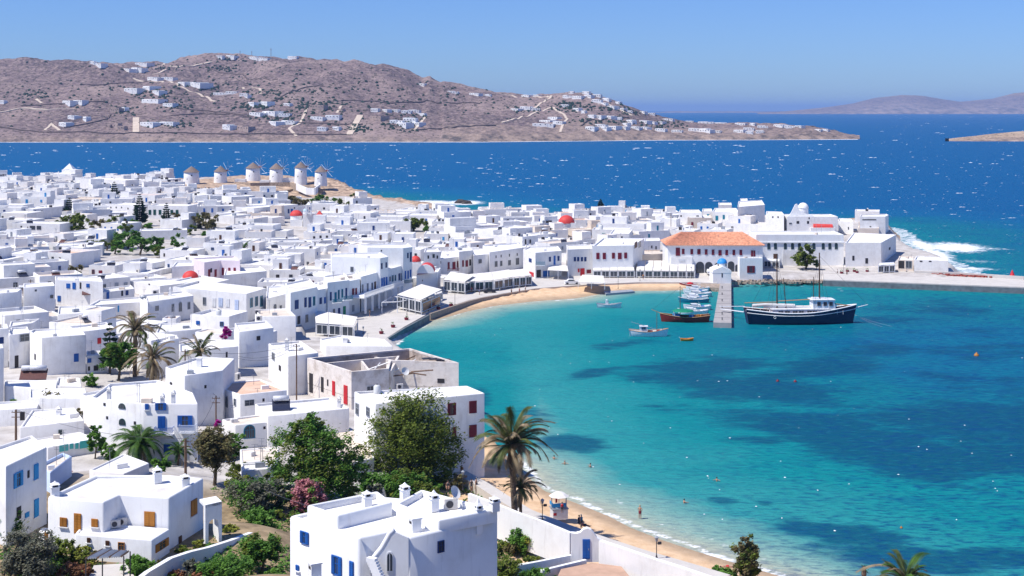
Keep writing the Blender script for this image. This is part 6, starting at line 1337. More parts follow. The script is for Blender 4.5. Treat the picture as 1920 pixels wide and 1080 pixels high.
# ------------------------------------------------------------------ awnings, glazed tents, pergolas
def tent(poly, py_base, z0, label, slope=.5, bays=4, glass=True, roofm=None, cat='canopy', name='canopy', posts=True, pr=.07):
    """canopy with a cloth roof on posts; poly = roof corners in the photo: near left, near right, far right, far left"""
    x0, y0 = poly[0]; Y = (CZ - z0) * F / (py_base - HOR); zr = CZ - (y0 - HOR) / F * Y; pts = [P(x, y, zr) for x, y in poly]; o = Vector((pts[0].x, pts[0].y, z0)); t = empty(name, o); tag(t, label, cat, 'seafront canopies')
    q = [p - o for p in pts]; q[2] = q[2] + Vector((0, 0, slope)); q[3] = q[3] + Vector((0, 0, slope)); n = bays
    for k in range(n):
        f0, f1 = k / n, (k + 1) / n - .01; a, b, c, d = q[0].lerp(q[1], f0), q[0].lerp(q[1], f1), q[3].lerp(q[2], f1), q[3].lerp(q[2], f0); mid = (a + b + c + d) / 4 + Vector((0, 0, .12)); lo = Vector((0, 0, -.12))
        mb = MB(); mb.add([a, b, c, d, mid, a + lo, b + lo, c + lo, d + lo], [(0, 1, 4), (1, 2, 4), (2, 3, 4), (3, 0, 4), (5, 8, 7, 6), (0, 5, 6, 1), (1, 6, 7, 2), (2, 7, 8, 3), (3, 8, 5, 0)]); mb.build('roof_panel', roofm or CLOTH, t)
    hh = zr - z0
    if posts:
        for k in range(n + 1):
            for e, (a, b) in enumerate(((q[0], q[1]), (q[3], q[2]))):
                p = a.lerp(b, k / n); mb = MB(); mb.box((p.x, p.y + (.1 if e == 0 else -.1), (hh - .12) / 2), (pr * 2, pr * 2, hh - .12)); mb.build('post', CM['white'], t)
    if glass:
        for k in range(n):
            a, b = q[0].lerp(q[1], (k + .06) / n), q[0].lerp(q[1], (k + .94) / n); d = b - a; L_ = d.length; c = (a + b) / 2; ang = math.atan2(d.y, d.x)
            inst('glass_panel', wmesh('w', 'white', 1.15), t, (c.x, c.y + .12, hh * .52), ang, (L_ / 1.15, 1, hh * .72))
        a, b = q[1], q[2]; d = Vector((b.x - a.x, b.y - a.y, 0)); c = (a + b) / 2; inst('side_panel', wmesh('w', 'white', 2.4), t, (c.x - .1, c.y, hh * .45), math.atan2(d.y, d.x), (d.length * .9 / 2.4, 1, hh * .6))
    return t
tent([(592,605),(664,610),(671,598),(590,585)], 630, 1.45, 'glazed white tent with a sagging roof at the left end of the promenade', bays=3)
tent([(745,552),(790,562),(829,546),(790,536)], 580, 1.45, 'white striped canopy below the tallest seafront house', bays=4)
tent([(790,562),(830,548),(829,546),(788,560)], 577, 1.45, 'narrow side awning of the white striped canopy', bays=3, slope=.1)
tent([(832,524),(872,528),(890,519),(845,512)], 548, 1.45, 'cream awning leftmost in the long row of awnings', bays=3)
tent([(873,528),(925,525),(922,513),(880,517)], 549, 1.45, 'second cream awning of the long row', bays=3)
tent([(926,525),(962,519),(955,508),(922,513)], 546, 1.45, 'third cream awning of the long row', bays=2)
tent([(963,519),(997,516),(985,507),(955,509)], 540, 1.45, 'rightmost cream awning of the long row', bays=3)
tent([(1027,506),(1066,508),(1064,501),(1030,499)], 524, 1.45, 'beige sunshade roof in front of the teal balcony', bays=2, glass=False)
tent([(1112,507),(1190,507),(1188,495),(1114,494)], 521, 1.45, 'glazed shopfront with a white roof under the five maroon windows', bays=5, slope=1.2)
tent([(1193,507),(1303,508),(1303,496),(1196,495)], 521, 1.45, 'long glazed restaurant with a white roof left of the arcade', bays=7, slope=1.2)
tent([(1084,528),(1134,530),(1132,520),(1092,518)], 541, 1.7, 'white canopy over benches on the far beach', bays=2, glass=False)
tent([(1647,497),(1678,496),(1676,492),(1650,493)], 513, 2.0, 'small white and blue ticket kiosk on the quay', bays=3, slope=.05, roofm=CM['white'], cat='kiosk', name='kiosk')
tent([(1432,488),(1462,490),(1462,484),(1434,483)], 502, 2.0, 'little white stand left of the long white hall', bays=2, slope=.1, roofm=CM['white'])
pg = empty('pergola', P(205, 1070, 12.6)); tag(pg, 'dark reed pergola in the villa garden', 'pergola'); q = [PYd(161,1047,115.5) - pg.location, PYd(232,1043,115.5) - pg.location, PYd(244,1034,119) - pg.location, PYd(192,1030,119) - pg.location]
for k in range(16):
    f_ = k / 16; a, b = q[0].lerp(q[1], f_), q[3].lerp(q[2], f_); mb = MB(); mb.tube([a, b], .1, 4); mb.build('reed_slat', CM['grey'] if k % 5 else WOOD, pg)
for p in q: mb = MB(); mb.tube([p, Vector((p.x, p.y, p.z - 2.6))], .06, 5); mb.build('post', CM['dark'], pg)
kind(slab('paved_yard', [(160,1096),(262,1096),(236,1056),(176,1060)], 11, 12.95, PAVE), 'structure', 'pale paved yard under the pergola')
pf = empty('pergola', P(740, 575, 1.45)); tag(pf, 'bare white timber pergola frame on the promenade', 'pergola'); zz = 2.9
pp = [P(716,567,zz+1.45), P(745,566,zz+1.45), P(762,563,zz+1.45), P(738,555,zz+1.45)]
for i, p in enumerate(pp):
    mb = MB(); mb.tube([p - pf.location, Vector((p.x, p.y, 1.45)) - pf.location], .12, 5); mb.build('post', CM['white'], pf); q_ = pp[(i + 1) % 4]; mb = MB(); mb.tube([p - pf.location, q_ - pf.location], .13, 4); mb.build('beam', CM['white'], pf)
# porch with balustrade along the promenade houses, balconies
def balcony(px0, px1, py_top, py_bot, Y, m, label, depthm=1.1, ang=0.0, rails=9, parent=None):
    a, b = PYd(px0, py_bot, Y), PYd(px1, py_bot, Y + (px1 - px0) / F * Y * math.tan(ang)); o = (a + b) / 2; hh = (py_bot - py_top) / F * Y; t = empty('balcony', o - (parent.location if parent else Vector())); 
    if parent: t.parent = parent
    else: tag(t, label, 'balcony')
    L_ = (b - a).xy.length; t.rotation_euler.z = math.atan2(b.y - a.y, b.x - a.x)
    mb = MB(); mb.box((0, depthm / 2, -.06), (L_, depthm, .12)); mb.build('floor', WHITE2, t)
    mb = MB(); mb.box((0, .04, hh), (L_, .07, .07)); mb.build('rail', m, t)
    mb = MB()
    for k in range(rails * 2 + 1): mb.box((-L_ / 2 + L_ * k / (rails * 2), .04, hh / 2), (.06, .05, hh - .08))
    for sx in (-1, 1): mb.box((sx * L_ / 2, depthm / 2, hh), (.06, depthm, .06)); mb.box((sx * L_ / 2, depthm / 2, hh / 2), (.04, depthm, .05))
    mb.build('balusters', m, t)['kind'] = 'stuff'; return t
Yh = hv.facade(0)[0].y
balcony(289, 323, 802.5, 815.5, Yh - .9, CM['blue'], '', parent=hv.root); balcony(335, 366, 798, 812, Yh - .9, CM['lilac'], '', parent=hv.root)
def hfind(s_): return next(h for h in HOUSES if h.label and s_ in h.label)
h2 = hfind('two blue wooden balconies'); Yb = h2.facade(0)[0].y; balcony(625, 642, 561, 568, Yb - .9, CM['teal'], '', ang=.5, parent=h2.root); balcony(645, 662, 555, 563, Yb - .6, CM['teal'], '', ang=.5, parent=h2.root)
h3 = hfind('neoclassical'); balcony(391, 434, 576, 585, h3.facade(3)[0].y + 7, CM['white'], '', ang=-.25, parent=h3.root)
h4 = hfind('teal balcony and red'); balcony(1005, 1022, 491, 498, h4.facade(0)[0].y - .9, CM['teal'], '', parent=h4.root)
h5 = hfind('maroon doors and a maroon railing'); balcony(839, 861, 503, 509, h5.facade(0)[0].y - .9, CM['maroon'], '', parent=h5.root)
h6 = hfind('tallest seafront house'); balcony(758, 774, 525, 531, h6.facade(0)[0].y - .8, CM['dgreen'], '', ang=.4, parent=h6.root)
pt = empty('columned_porch', P(690, 588, 1.45)); tag(pt, 'white columned porch with a balustraded terrace above the promenade', 'porch'); 
aL, aR = P(683.5, 558, 6.4), P(757, 533, 6.4); d = aR - aL; nn = Vector((-d.y, d.x, 0)).normalized(); mb = MB(); mb.prism([aL, aR, aR + nn * 4.2, aL + nn * 4.2], 6.1, 6.4); o = mb.build('terrace_floor', WHITE2, pt); o.location = -pt.location
mb = MB(); mb.box((aL + aR) / 2 + Vector((0, 0, 1.0)), (d.length, .2, .14), math.atan2(d.y, d.x)); o = mb.build('rail', WHITE2, pt); o.location = -pt.location
mb = MB()
for k in range(61): v = aL.lerp(aR, k / 60); mb.box(v + Vector((0, 0, .45)), (.16, .16, .95))
o = mb.build('balusters', WHITE2, pt); o.location = -pt.location; o['kind'] = 'stuff'
for k in range(6): v = aL.lerp(aR, (k + .3) / 6) + nn * .3; mb = MB(); mb.box((v.x, v.y, 4.1), (.55, .55, 4.0)); o = mb.build('column', WHITE2, pt); o.location = -pt.location

# ------------------------------------------------------------------ boats
def hull_mesh(L_, B, D, bow=.35, sheer=.35, stripe=None, stern=.6, n=22):
    """hull along x (bow at +x); returns hull, rail and deck shapes"""
    hb, rb, db = MB(), MB(), MB(); ring = []
    for i in range(n + 1):
        f_ = i / n; x = -L_ / 2 + L_ * f_; w_ = B / 2 * (min(1, (1 - f_) / .42) ** .6 if f_ > .58 else 1) * (stern + (1 - stern) * min(1, f_ / .3) ** .7 if f_ < .3 else 1)
        w_ = max(w_, .04); zt = D * (1 + sheer * ((f_ - .42) * 1.9) ** 2); xo = bow * D * (f_ > .8) * ((f_ - .8) / .2) ** 2 - .3 * D * (f_ < .12) * (1 - f_ / .12); ring.append((x, w_, zt, xo))
    prof = [(0, -.5, 0.0), (.55, -.35, .0), (.86, .15, .2), (1.0, .72, .8), (1.03, 1.0, 1.0)]; V = []; m = len(prof) * 2 - 1
    for x, w_, zt, xo in ring:
        row = [(x + xo * pr[2], -w_ * pr[0], zt * pr[1]) for pr in prof[::-1]] + [(x + xo * pr[2], w_ * pr[0], zt * pr[1]) for pr in prof[1:]]; V += row
    Fc = []; 
    for i in range(n):
        for j in range(m - 1): Fc.append((i * m + j, i * m + j + 1, (i + 1) * m + j + 1, (i + 1) * m + j))
    Fc.append(tuple(range(m))); hb.add(V, Fc)
    for sgn in (-1, 1):
        rb.tube([(x + xo, sgn * w_ * 1.04, zt + .04) for x, w_, zt, xo in ring], max(.05, B * .022), 4)
    dv = []
    for x, w_, zt, xo in ring: dv += [(x + xo * .9, -w_ * .98, zt - .18 * D), (x + xo * .9, w_ * .98, zt - .18 * D)]
    db.add(dv, [(2 * i, 2 * i + 2, 2 * i + 3, 2 * i + 1) for i in range(n)])
    return hb, rb, db, ring
def boat(px, py, L_, B, D, rz, label, hullm, deckm=None, railm=None, name='boat', cat='boat', group=None, z=0.0, stripe=None):
    v = P(px, py, 0); t = empty(name, (v.x, v.y, z), rz); tag(t, label, cat, group); hb, rb, db, ring = hull_mesh(L_, B, D, sheer=.5)
    hb.build('hull', hullm, t, smooth=True); rb.build('gunwale', railm or CM['white'], t); db.build('deck', deckm or WOOD, t)
    if stripe is not None:
        mb = MB()
        for sgn in (-1, 1): mb.tube([(x + xo * .85, sgn * w_ * 1.035, zt * .78) for x, w_, zt, xo in ring], max(.045, D * .035), 4)
        mb.build('stripe', stripe, t)
    return t
def part(t, nm, m, f_):
    mb = MB(); f_(mb); return mb.build(nm, m, t)
NAVYH = mat('navy_hull_paint', (0.006, 0.012, 0.055), .35, .1, 1, .05, spec=.5)
s = boat(1501, 606, 27, 6.4, 2.95, R(2), 'navy blue two-masted schooner moored right of the jetty', NAVYH, mat('teak_deck', (.40, .28, .18), .8, .15, 2), CM['white'], name='schooner', cat='schooner', stripe=CM['white'])
dk = 2.3
part(s, 'deckhouse', CM['white'], lambda m: (m.box((-.6, 0, dk + .75), (14.2, 3.9, 1.5)), m.box((-.6, 0, dk + 1.55), (14.8, 4.3, .12))))
for x in (-5.6, -3.9, -1.9, -.3, 1.8, 3.2, 4.8): inst('window', wmesh('w', 'white', 1.6), s, (x, -1.99, dk + .85), 0, (1.35 / 1.6 * 1.0, 1, .75))
part(s, 'wheelhouse', CM['white'], lambda m: (m.box((5.6, 0, dk + 2.6), (5.6, 3.6, 2.4)), m.box((5.4, 0, dk + 3.9), (6.2, 4.0, .16)), m.box((7.9, 0, dk + 1.6), (1.6, 3.4, 2.0)), m.box((3.8, 0, dk + 4.15), (1.8, 1.4, .4)), m.box((5.9, .3, dk + 4.1), (1.2, 1.2, .35))))
for x in (4.3, 5.9, 7.4): inst('window', wmesh('w', 'brown', .85), s, (x, -1.84, dk + 2.9), 0, (1.0, 1, .95))
for x, hh, rad, nm in ((-6.1, 15.6, .22, 'mast'), (4.9, 15.8, .23, 'mast'), (-3.6, 9.4, .14, 'topmast'), (3.4, 9.6, .14, 'topmast')):
    part(s, nm, CM['brown'], lambda m: m.tube([(x - (.8 if x == -3.6 else 0) , 0, dk + hh), (x, 0, 1.5)], rad * .6, 7, r1=rad))
part(s, 'bowsprit', CM['white'], lambda m: m.tube([(12.2, 0, 3.4), (17.5, 0, 4.7)], .16, 6, r1=.08)); part(s, 'boom', mat('varnished_spar', (.45, .28, .14), .5), lambda m: (m.tube([(-6.1, 0, dk + 3.4), (3.6, 0, dk + 3.9)], .13, 6), m.tube([(5.4, 0, dk + 3.1), (12.4, 0, dk + 2.2)], .12, 6), m.tube([(-14.5, 0, dk + 3.0), (-6.2, 0, dk + 3.2)], .12, 6)))
part(s, 'furled_sail', CLOTH, lambda m: (m.tube([(-12.5, 0, dk + 2.3), (-9, 0, dk + 2.55), (-1.5, 0, dk + 2.3)], .42, 8, r1=.35), m.tube([(-9.5, .2, dk + 1.9), (3.0, .2, dk + 2.0)], .38, 8, r1=.2)))
part(s, 'rigging', CM['dark'], lambda m: [m.tube([(x, 0, dk + 14.6), (x + dx, sy, 2.6)], .03, 3) for x in (-6.1, 4.9) for dx, sy in ((-2.2, -2.9), (2.2, -2.9), (-2.2, 2.9), (2.2, 2.9))] + [m.tube([(4.9, 0, dk + 15), (17.4, 0, 4.7)], .03, 3), m.tube([(-6.1, 0, dk + 14.8), (-13.4, 0, 3.4)], .03, 3)])
part(s, 'lifebuoy', CM['white'], lambda m: m.tube([(-7.4 + .3 * math.cos(a), -3.25, 2.0 + .3 * math.sin(a)) for a in [i * .7 for i in range(10)]], .07, 5))
part(s, 'guard_rail', CM['white'], lambda m: [m.tube([(x, sy * (2.9 if abs(x) < 9 else 1.9), 2.5), (x, sy * (2.9 if abs(x) < 9 else 1.9), 3.5)], .04, 4) for x in (-12, -10, -8, 9, 10.5) for sy in (-1, 1)])
ml = MB(); c_ = P(1602, 590, 1.8)
for e in ((1672, 612, 0), (1655, 613, 0)): ml.tube([c_, c_.lerp(P(*e), .5) + Vector((0, 0, -.3)), P(*e)], .022, 3)
tag(ml.build('mooring_line', CM['grey']), 'pale mooring lines running from the schooner bow into the water', 'mooring line')
c = boat(1284, 603, 12, 3.8, 1.35, R(178), 'red-hulled wooden caique under a green awning', mat('red_brown_hull', (.20, .025, .02), .45, .15, 1), WOOD, mat('varnished_rail', (.42, .25, .13), .5), name='caique', cat='caique')
part(c, 'awning', CM['green'], lambda m: m.lathe((.5, 0, 2.75), [(2.9, 0), (2.4, .3), (1.2, .5), (.1, .55)], 10)); part(c, 'awning_post', CM['white'], lambda m: [m.tube([(x, y, 1.0), (x, y, 2.8)], .05, 4) for x in (-1.8, 2.8) for y in (-1.4, 1.4)])
part(c, 'engine_cover', CM['sky'], lambda m: (m.box((2.2, 0, 1.6), (1.8, 1.6, .8)), m.box((-1.6, .3, 1.5), (1.2, 1.2, .6)))); part(c, 'mast', WOOD, lambda m: m.tube([(1.2, 0, 1), (1.2, 0, 9.2)], .11, 6, r1=.06)); part(c, 'bowsprit', mat('varnished_spar', (.45, .28, .14), .5), lambda m: m.tube([(5.6, 0, 1.9), (8.6, 0, 3.1)], .09, 5)); part(c, 'rigging', CM['dark'], lambda m: (m.tube([(1.2, 0, 9), (8.4, 0, 3.0)], .025, 3), m.tube([(1.2, 0, 9), (-5.8, 0, 2)], .025, 3)))
part(c, 'cargo', CM['orange'], lambda m: [m.box((x, y, 1.55), (.6, .5, .5), x) for x, y in ((-4.2, .3), (-3.6, -.6), (-4.6, -.7), (4.0, .4), (-3.0, .7))])
c = boat(1216, 630, 8.8, 2.9, 1.15, R(-3), 'white wooden fishing boat with a small cabin in the open bay', CM['white'], mat('pale_deck', (.55, .48, .40), .8, .1, 2), mat('varnished_rail', (.42, .25, .13), .5), name='fishing_boat', cat='fishing boat')
part(c, 'cabin', CM['white'], lambda m: (m.box((-1.2, 0, 1.6), (1.8, 1.5, 1.5)), m.box((-1.2, 0, 2.4), (2.1, 1.8, .1)))); inst('window', wmesh('w', 'sky', 1.15), c, (-1.2, -.78, 1.95), 0, (.9, 1, .6)); part(c, 'mast', WOOD, lambda m: m.tube([(2.0, 0, .8), (2.0, 0, 6.0)], .07, 5)); part(c, 'boom', CM['grey'], lambda m: m.tube([(1.9, 0, 1.6), (-4.2, 0, 3.4)], .06, 5)); part(c, 'net_pile', CM['maroon'], lambda m: (m.lathe((2.4, 0, 1.0), [(.6, 0), (.5, .4), (.1, .6)], 8), m.box((0.4, 0, 1.15), (1.2, .8, .3))))
c = boat(1142, 577, 6.4, 2.2, .9, R(-6), 'small white motorboat alone in the bay left of the fishing boat', CM['white'], CM['grey'], CM['grey'], name='motorboat', cat='motorboat')
part(c, 'console', CM['white'], lambda m: (m.box((-.6, 0, 1.3), (.8, .8, .9)), m.box((-.7, 0, 2.0), (.5, .9, .5)))); part(c, 'windscreen', GLASS, lambda m: m.box((-.15, 0, 1.75), (.06, .8, .35))); part(c, 'seat', CM['grey'], lambda m: m.box((.9, 0, .9), (.6, 1.4, .3)))
c = boat(1288, 639, 2.9, 1.25, .42, R(0), 'orange rowing dinghy floating below the jetty', mat('orange_dinghy', (.62, .26, .03), .5), mat('orange_dinghy', (.62, .26, .03), .5), mat('orange_dinghy', (.62, .26, .03), .5), name='dinghy', cat='dinghy'); part(c, 'thwart', WOOD, lambda m: m.box((0, 0, .35), (.25, 1.0, .06)))
for i, (px, py, L_, rz, hm, lb) in enumerate([(1299,589,7.5,176,'white','white boat moored nearest the jetty end beside the caique'),(1307,581,7.0,184,'white','white boat second from the jetty end'),(1300,567,8.0,178,'teal','white boat with a teal hull in the moored row'),(1303,562,7.0,172,'white','white boat behind the teal-hulled one in the moored row'),
   (1308,556,7.5,183,'white','white boat with a canopy in the middle of the moored row'),(1304,551,6.8,176,'white','white boat second farthest in the moored row'),(1308,546,6.5,181,'white','farthest white boat of the moored row'),(1294,539,6.0,170,'maroon','small boat under a red cover at the beach')]):
    c = boat(px, py, L_, 2.4, .95, R(rz), lb, CM[hm], CM['red'] if hm == 'maroon' else CM['white'], name='motorboat', cat='motorboat', group='boats moored at the jetty')
    if hm != 'maroon':
        part(c, 'cabin', CM['white'], lambda m: (m.box((.8, 0, 1.35), (1.8, 1.4, .8)), m.box((.2, 0, 1.45), (2.2, 1.6, .08)), m.box((-.6, .7, 1.7), (.05, .05, .9)), m.box((-.6, -.7, 1.7), (.05, .05, .9)))); part(c, 'windscreen', GLASS, lambda m: m.box((1.75, 0, 1.5), (.06, 1.3, .4))); part(c, 'outboard_motor', CM['dark'], lambda m: m.box((-L_ / 2 - .2, 0, .7), (.35, .35, .9))); part(c, 'seat', CM['blue' if i % 2 else 'grey'], lambda m: m.box((-1.6, 0, .95), (.7, 1.6, .35)))
    else: part(c, 'cover', CM['red'], lambda m: m.lathe((0, 0, .8), [(1.1, 0), (1.0, .5), (.5, .8), (.05, .9)], 10))
gw = MB(); a, b = P(1395, 582, 2.4), P(1352, 582, 1.6); d = b - a; gw.box((a + b) / 2, (d.length, .7, .12), math.atan2(d.y, d.x)); gwo = gw.build('gangway', CM['white']); tag(gwo, 'white gangway from the jetty to the schooner stern', 'gangway')
gw = MB(); a, b = P(1394, 574.5, 2.2), P(1352, 574.5, 1.6); gw.box((a + b) / 2, ((b - a).length, .5, .12), 0); tag(gw.build('gangway', CM['white']), 'thinner white gangway behind the schooner gangway', 'gangway')
def buoy(px, py, m, lb, r=.35):
    v = P(px, py, 0); mb = MB(); mb.lathe((0, 0, 0), [(.02, -r), (r * .8, -r * .5), (r, 0), (r * .8, r * .6), (r * .25, r * .95), (r * .2, r * 1.3), (.02, r * 1.35)], 10); o = mb.build('buoy', m, None, smooth=True); o.location = v; tag(o, lb, 'buoy')
buoy(1831, 667, CM['orange'], 'orange buoy floating at the right of the bay', .6); buoy(1458, 715, CM['maroon'], 'small dark red buoy in the middle of the bay'); buoy(1491, 716, CM['maroon'], 'second small dark buoy in the middle of the bay'); buoy(1690, 990, CM['orange'], 'tiny orange buoy in the turquoise strip', .2)
# whitecaps and flecks of foam
FOAM = mat('wave_foam', (0.78, 0.83, 0.88), .9, .04, 1, 0, spec=.1); fr = random.Random(4); mb = MB()
def fleck(mb, x, y, lx, ly, rz):
    n = 7; pts = []
    for i in range(n):
        a = 6.283 * i / n; r_ = fr.uniform(.55, 1.1); u, v = math.cos(a) * lx * r_, math.sin(a) * ly * r_; pts.append((x + u * math.cos(rz) - v * math.sin(rz), y + u * math.sin(rz) + v * math.cos(rz), .05))
    mb.add(pts + [(x, y, .05 + min(.5, ly * .35))], [(i, (i + 1) % n, n) for i in range(n)])
cnt = 0
XS = []; 
while cnt < 3800:
    px, py = fr.uniform(-20, 1940), 216 + 330 * fr.random() ** 1.25
    v = P(px, py, 0)
    if py < 266 and px < 1630: continue
    if vnoise(np.array([v.x / 260]), np.array([v.y / 300]), 8)[0] + fr.random() * .6 < .62: continue
    XS.append((v.x, v.y, py)); cnt += 1
sdx = signed_dist(np.array([a[0] for a in XS]), np.array([a[1] for a in XS]))
for (x, y, py), sd_ in zip(XS, sdx):
    if sd_ > -6 or (py > 525 and fr.random() < .6): continue
    if 700 < 960 + x / y * F < 1430 and py > 500: continue
    k = y / F; s_ = fr.choice((.4, .5, .5, .7, .8, 1, 1.2, 2.2)); lx = fr.uniform(.6, 2.2) * k * s_ * (1 if py > 262 else .7); lx *= 1.35; ly = lx * fr.uniform(.18, .42) * min(1.5, max(.4, y / 1000)); fleck(mb, x, y, lx, ly, R(fr.uniform(-15, 15)))
    if s_ > 2: fleck(mb, x + lx * fr.uniform(.6, 1.4), y + ly * fr.uniform(-1, 1), lx * .7, ly * .7, 0)
for _ in range(90):
    px, py = fr.uniform(800, 1920), fr.uniform(560, 1000); v = P(px, py, 0)
    if signed_dist(np.array([v.x]), np.array([v.y]))[0] > -9: continue
    fleck(mb, v.x, v.y, fr.uniform(.08, .22), fr.uniform(.1, .25), R(fr.uniform(-20, 20)))
kind(mb.build('whitecaps', FOAM), 'stuff', 'white wave crests scattered over the sea')
# rocks: the wave-washed one, the shore under the tiled hall
def rock(px, py, w_, h_, lb, z=0.0, sd=1, name='rock', m=None):
    v = P(px, py, z); rr_ = random.Random(sd); bm = bmesh.new(); bmesh.ops.create_icosphere(bm, subdivisions=2, radius=1)
    for q in bm.verts: s_ = rr_.uniform(.75, 1.15); q.co = Vector((q.co.x * w_ * s_, q.co.y * w_ * .7 * s_, q.co.z * h_ * s_))
    me = bpy.data.meshes.new(name); bm.to_mesh(me); bm.free(); me.materials.append(m or STONE); o = bpy.data.objects.new(name, me); col.objects.link(o); o.location = v; tag(o, lb, 'rock', 'shore rocks' if 'shore' in lb else None); return o
rock(867, 381, 5.0, 2.4, 'dark rock in the breaking wave behind the town', sd=3, m=mat('wet_rock', (.06, .05, .045), .7, .3, 1, .6)); rock(874, 382, 3.6, 1.4, 'lower dark rock beside the one in the breaking wave', sd=5, m=MATS['wet_rock'])
mb = MB(); rr2 = random.Random(8)
for k in range(420):
    px = rr2.uniform(1372, 1545); f_ = (px - 1372) / 173; py = 531 - 3 * f_ + rr2.uniform(-6.5 * (1 - f_) - 1.5, 1.0); v = P(px, py, rr2.uniform(0, 1.2)); s_ = rr2.uniform(.3, 1.0)
    mb.box(v, (s_ * 1.6, s_, s_ * .8), rr2.uniform(0, 3)); 
o = mb.build('shore_rocks', STONE); kind(o, 'stuff', 'tumbled brown shore rocks below the quay')

# ------------------------------------------------------------------ street furniture, poles, wires
def pole(px, pyb, pyt, label, z0=None, r=.11, arms=2, name='utility_pole', m=None):
    o = root_at(px, pyb, z0); k = o.y / F; hh = (pyb - pyt) * k; t = empty(name, o); tag(t, label, 'pole'); part(t, 'shaft', m or WOOD, lambda q: q.tube([(0, 0, -.5), (0, 0, hh)], r * 1.2, 7, r1=r))
    for a in range(arms): part(t, 'cross_arm', m or WOOD, lambda q: q.box((0, 0, hh - .4 - a * .7), (1.3, .1, .1)))
    part(t, 'insulator', CM['grey'], lambda q: [q.cone((x, 0, hh - .35), .06, .05, .2, 6) for x in (-.55, 0.3, .55)]); return o + Vector((0, 0, hh))
pA = pole(556, 750, 645, 'tall dark utility pole left of the ruin'); pB = pole(347, 762, 655, 'tall dark utility pole behind the blue balcony house'); pC = pole(348, 892, 822, 'thick dark pole in front of the blue balcony house', r=.16); pD = pole(30, 834, 768, 'dark utility pole with hardware near the left edge', r=.16); pE = pole(405, 800, 742, 'lattice pole right of the blue balcony house')
pF = pole(43, 580, 541, 'thin dark pole at the left of the town'); pG = pole(57.5, 556, 524, 'second thin dark pole at the left of the town'); pH = pole(1258, 440, 400, 'slim mast left of the clay-tiled hall', r=.12, arms=0)
wm_ = MB()
def wire(a, b, sag=1.2): wm_.tube([a.lerp(b, k / 8) - Vector((0, 0, sag * 4 * (k / 8) * (1 - k / 8))) for k in range(9)], .028, 3)
wire(pA, pB); wire(pB, pE); wire(pB + Vector((.4, 0, 0)), pE); wire(pC, pE); wire(pD, pC); wire(pC, P(600, 955, 13)); wire(pA, P(447, 668, 9)); wire(pA - Vector((0, 0, .6)), P(447, 672, 9)); wire(pF, pG, .5)
kind(wm_.build('overhead_wires', CM['dark']), 'stuff', 'thin overhead wires strung between the poles')
def lamp(px, pyb, pyt, label, z0, r=.05, two=True):
    o = P(px, pyb, z0); k = o.y / F; hh = (pyb - pyt) * k; t = empty('street_lamp', o); tag(t, label, 'street lamp', 'lamps along the shore'); part(t, 'post', CM['dark'], lambda q: (q.tube([(0, 0, 0), (0, 0, hh - .5)], r, 6), q.cone((0, 0, 0), r * 3, r * 1.4, .4, 8)))
    part(t, 'lantern', CM['grey'], lambda q: (q.cone((0, 0, hh - .55), .12, .24, .45, 6), q.cone((0, 0, hh - .1), .28, .03, .2, 6)))
    if two: part(t, 'floodlight', CM['dark'], lambda q: (q.box((.35, -.05, hh - .75), (.42, .2, .28), .3), q.tube([(0, 0, hh - .8), (.3, 0, hh - .8)], .03, 4)))
lamp(1017, 977, 936, 'street lamp with a floodlight left of the lifeguard tower', 2.6); lamp(1231, 1047, 1006, 'street lamp with a floodlight on the lower beach walkway', 2.6); lamp(868, 919, 883, 'street lamp behind the front palm', 2.6)
for i, (a, b, c_, lb) in enumerate([(763,590,560,'street lamp beside the dark seawall'),(803,584,560,'street lamp where promenade meets the far beach'),(853,572,541,'street lamp in front of the long awning row'),(681,626,612,'short lamp post on the promenade near the glazed tent'),(1159,541,517,'lamp post on the far beach near the landing stage'),(1200,527,505,'lamp post in front of the glazed shops'),(621,606,585,'lamp post behind the glazed white tent'),(1582,516,495,'lamp post on the quay before the long white hall'),(1296,522,500,'lamp post left of the arcade')]): lamp(a, b, c_, lb, 1.45, two=False)
def planter(px, py, lb, m='maroon', z=1.45):
    v = P(px, py, z); t = empty('planter', v); tag(t, lb, 'planter', 'red planters on the seafront'); part(t, 'pot', CM[m], lambda q: q.cone((0, 0, 0), .45, .6, .6, 8)); mb = MB(); leaf_cloud(mb, [((0, 0, .9), (.5, .5, .4))], 70, .12, fr); mb.build('plant', LF['green'], t)
for i, (a, b) in enumerate([(715,626),(737,614),(762,600),(846,574),(822,580)]): planter(a, b, f"{['lowest','second lowest','third','farthest','fourth'][i]} red planter along the promenade edge")
for i, (a, b) in enumerate([(1578,513),(1589,510),(1602,510),(1626,510),(1607,512)]): planter(a, b, f"red planter on the quay, {['leftmost','second','third','rightmost','fourth'][i]} of five", z=2.0)
rb = MB()
for k in range(60): v = P(fr.uniform(1752, 1925), 0, 0) if 0 else P(1752 + k * 3, 514.5 + k * .13 + fr.uniform(-.6, .6), 2.2); rb.box(v, (fr.uniform(.6, 1.8), .6, fr.uniform(.3, .9)), fr.uniform(0, 3))
tag(rb.build('fishing_nets', mat('red_nets', (.32, .08, .06), .95, .4, 2, .5)), 'long heap of reddish fishing nets along the pier wall', 'fishing nets')
mb = MB(); v = P(1898, 518, 2.2); mb.cone((0, 0, 0), .9, .1, 2.0, 7); o = mb.build('folded_umbrella', CM['red']); o.location = v; tag(o, 'red folded umbrella standing on the pier', 'umbrella')
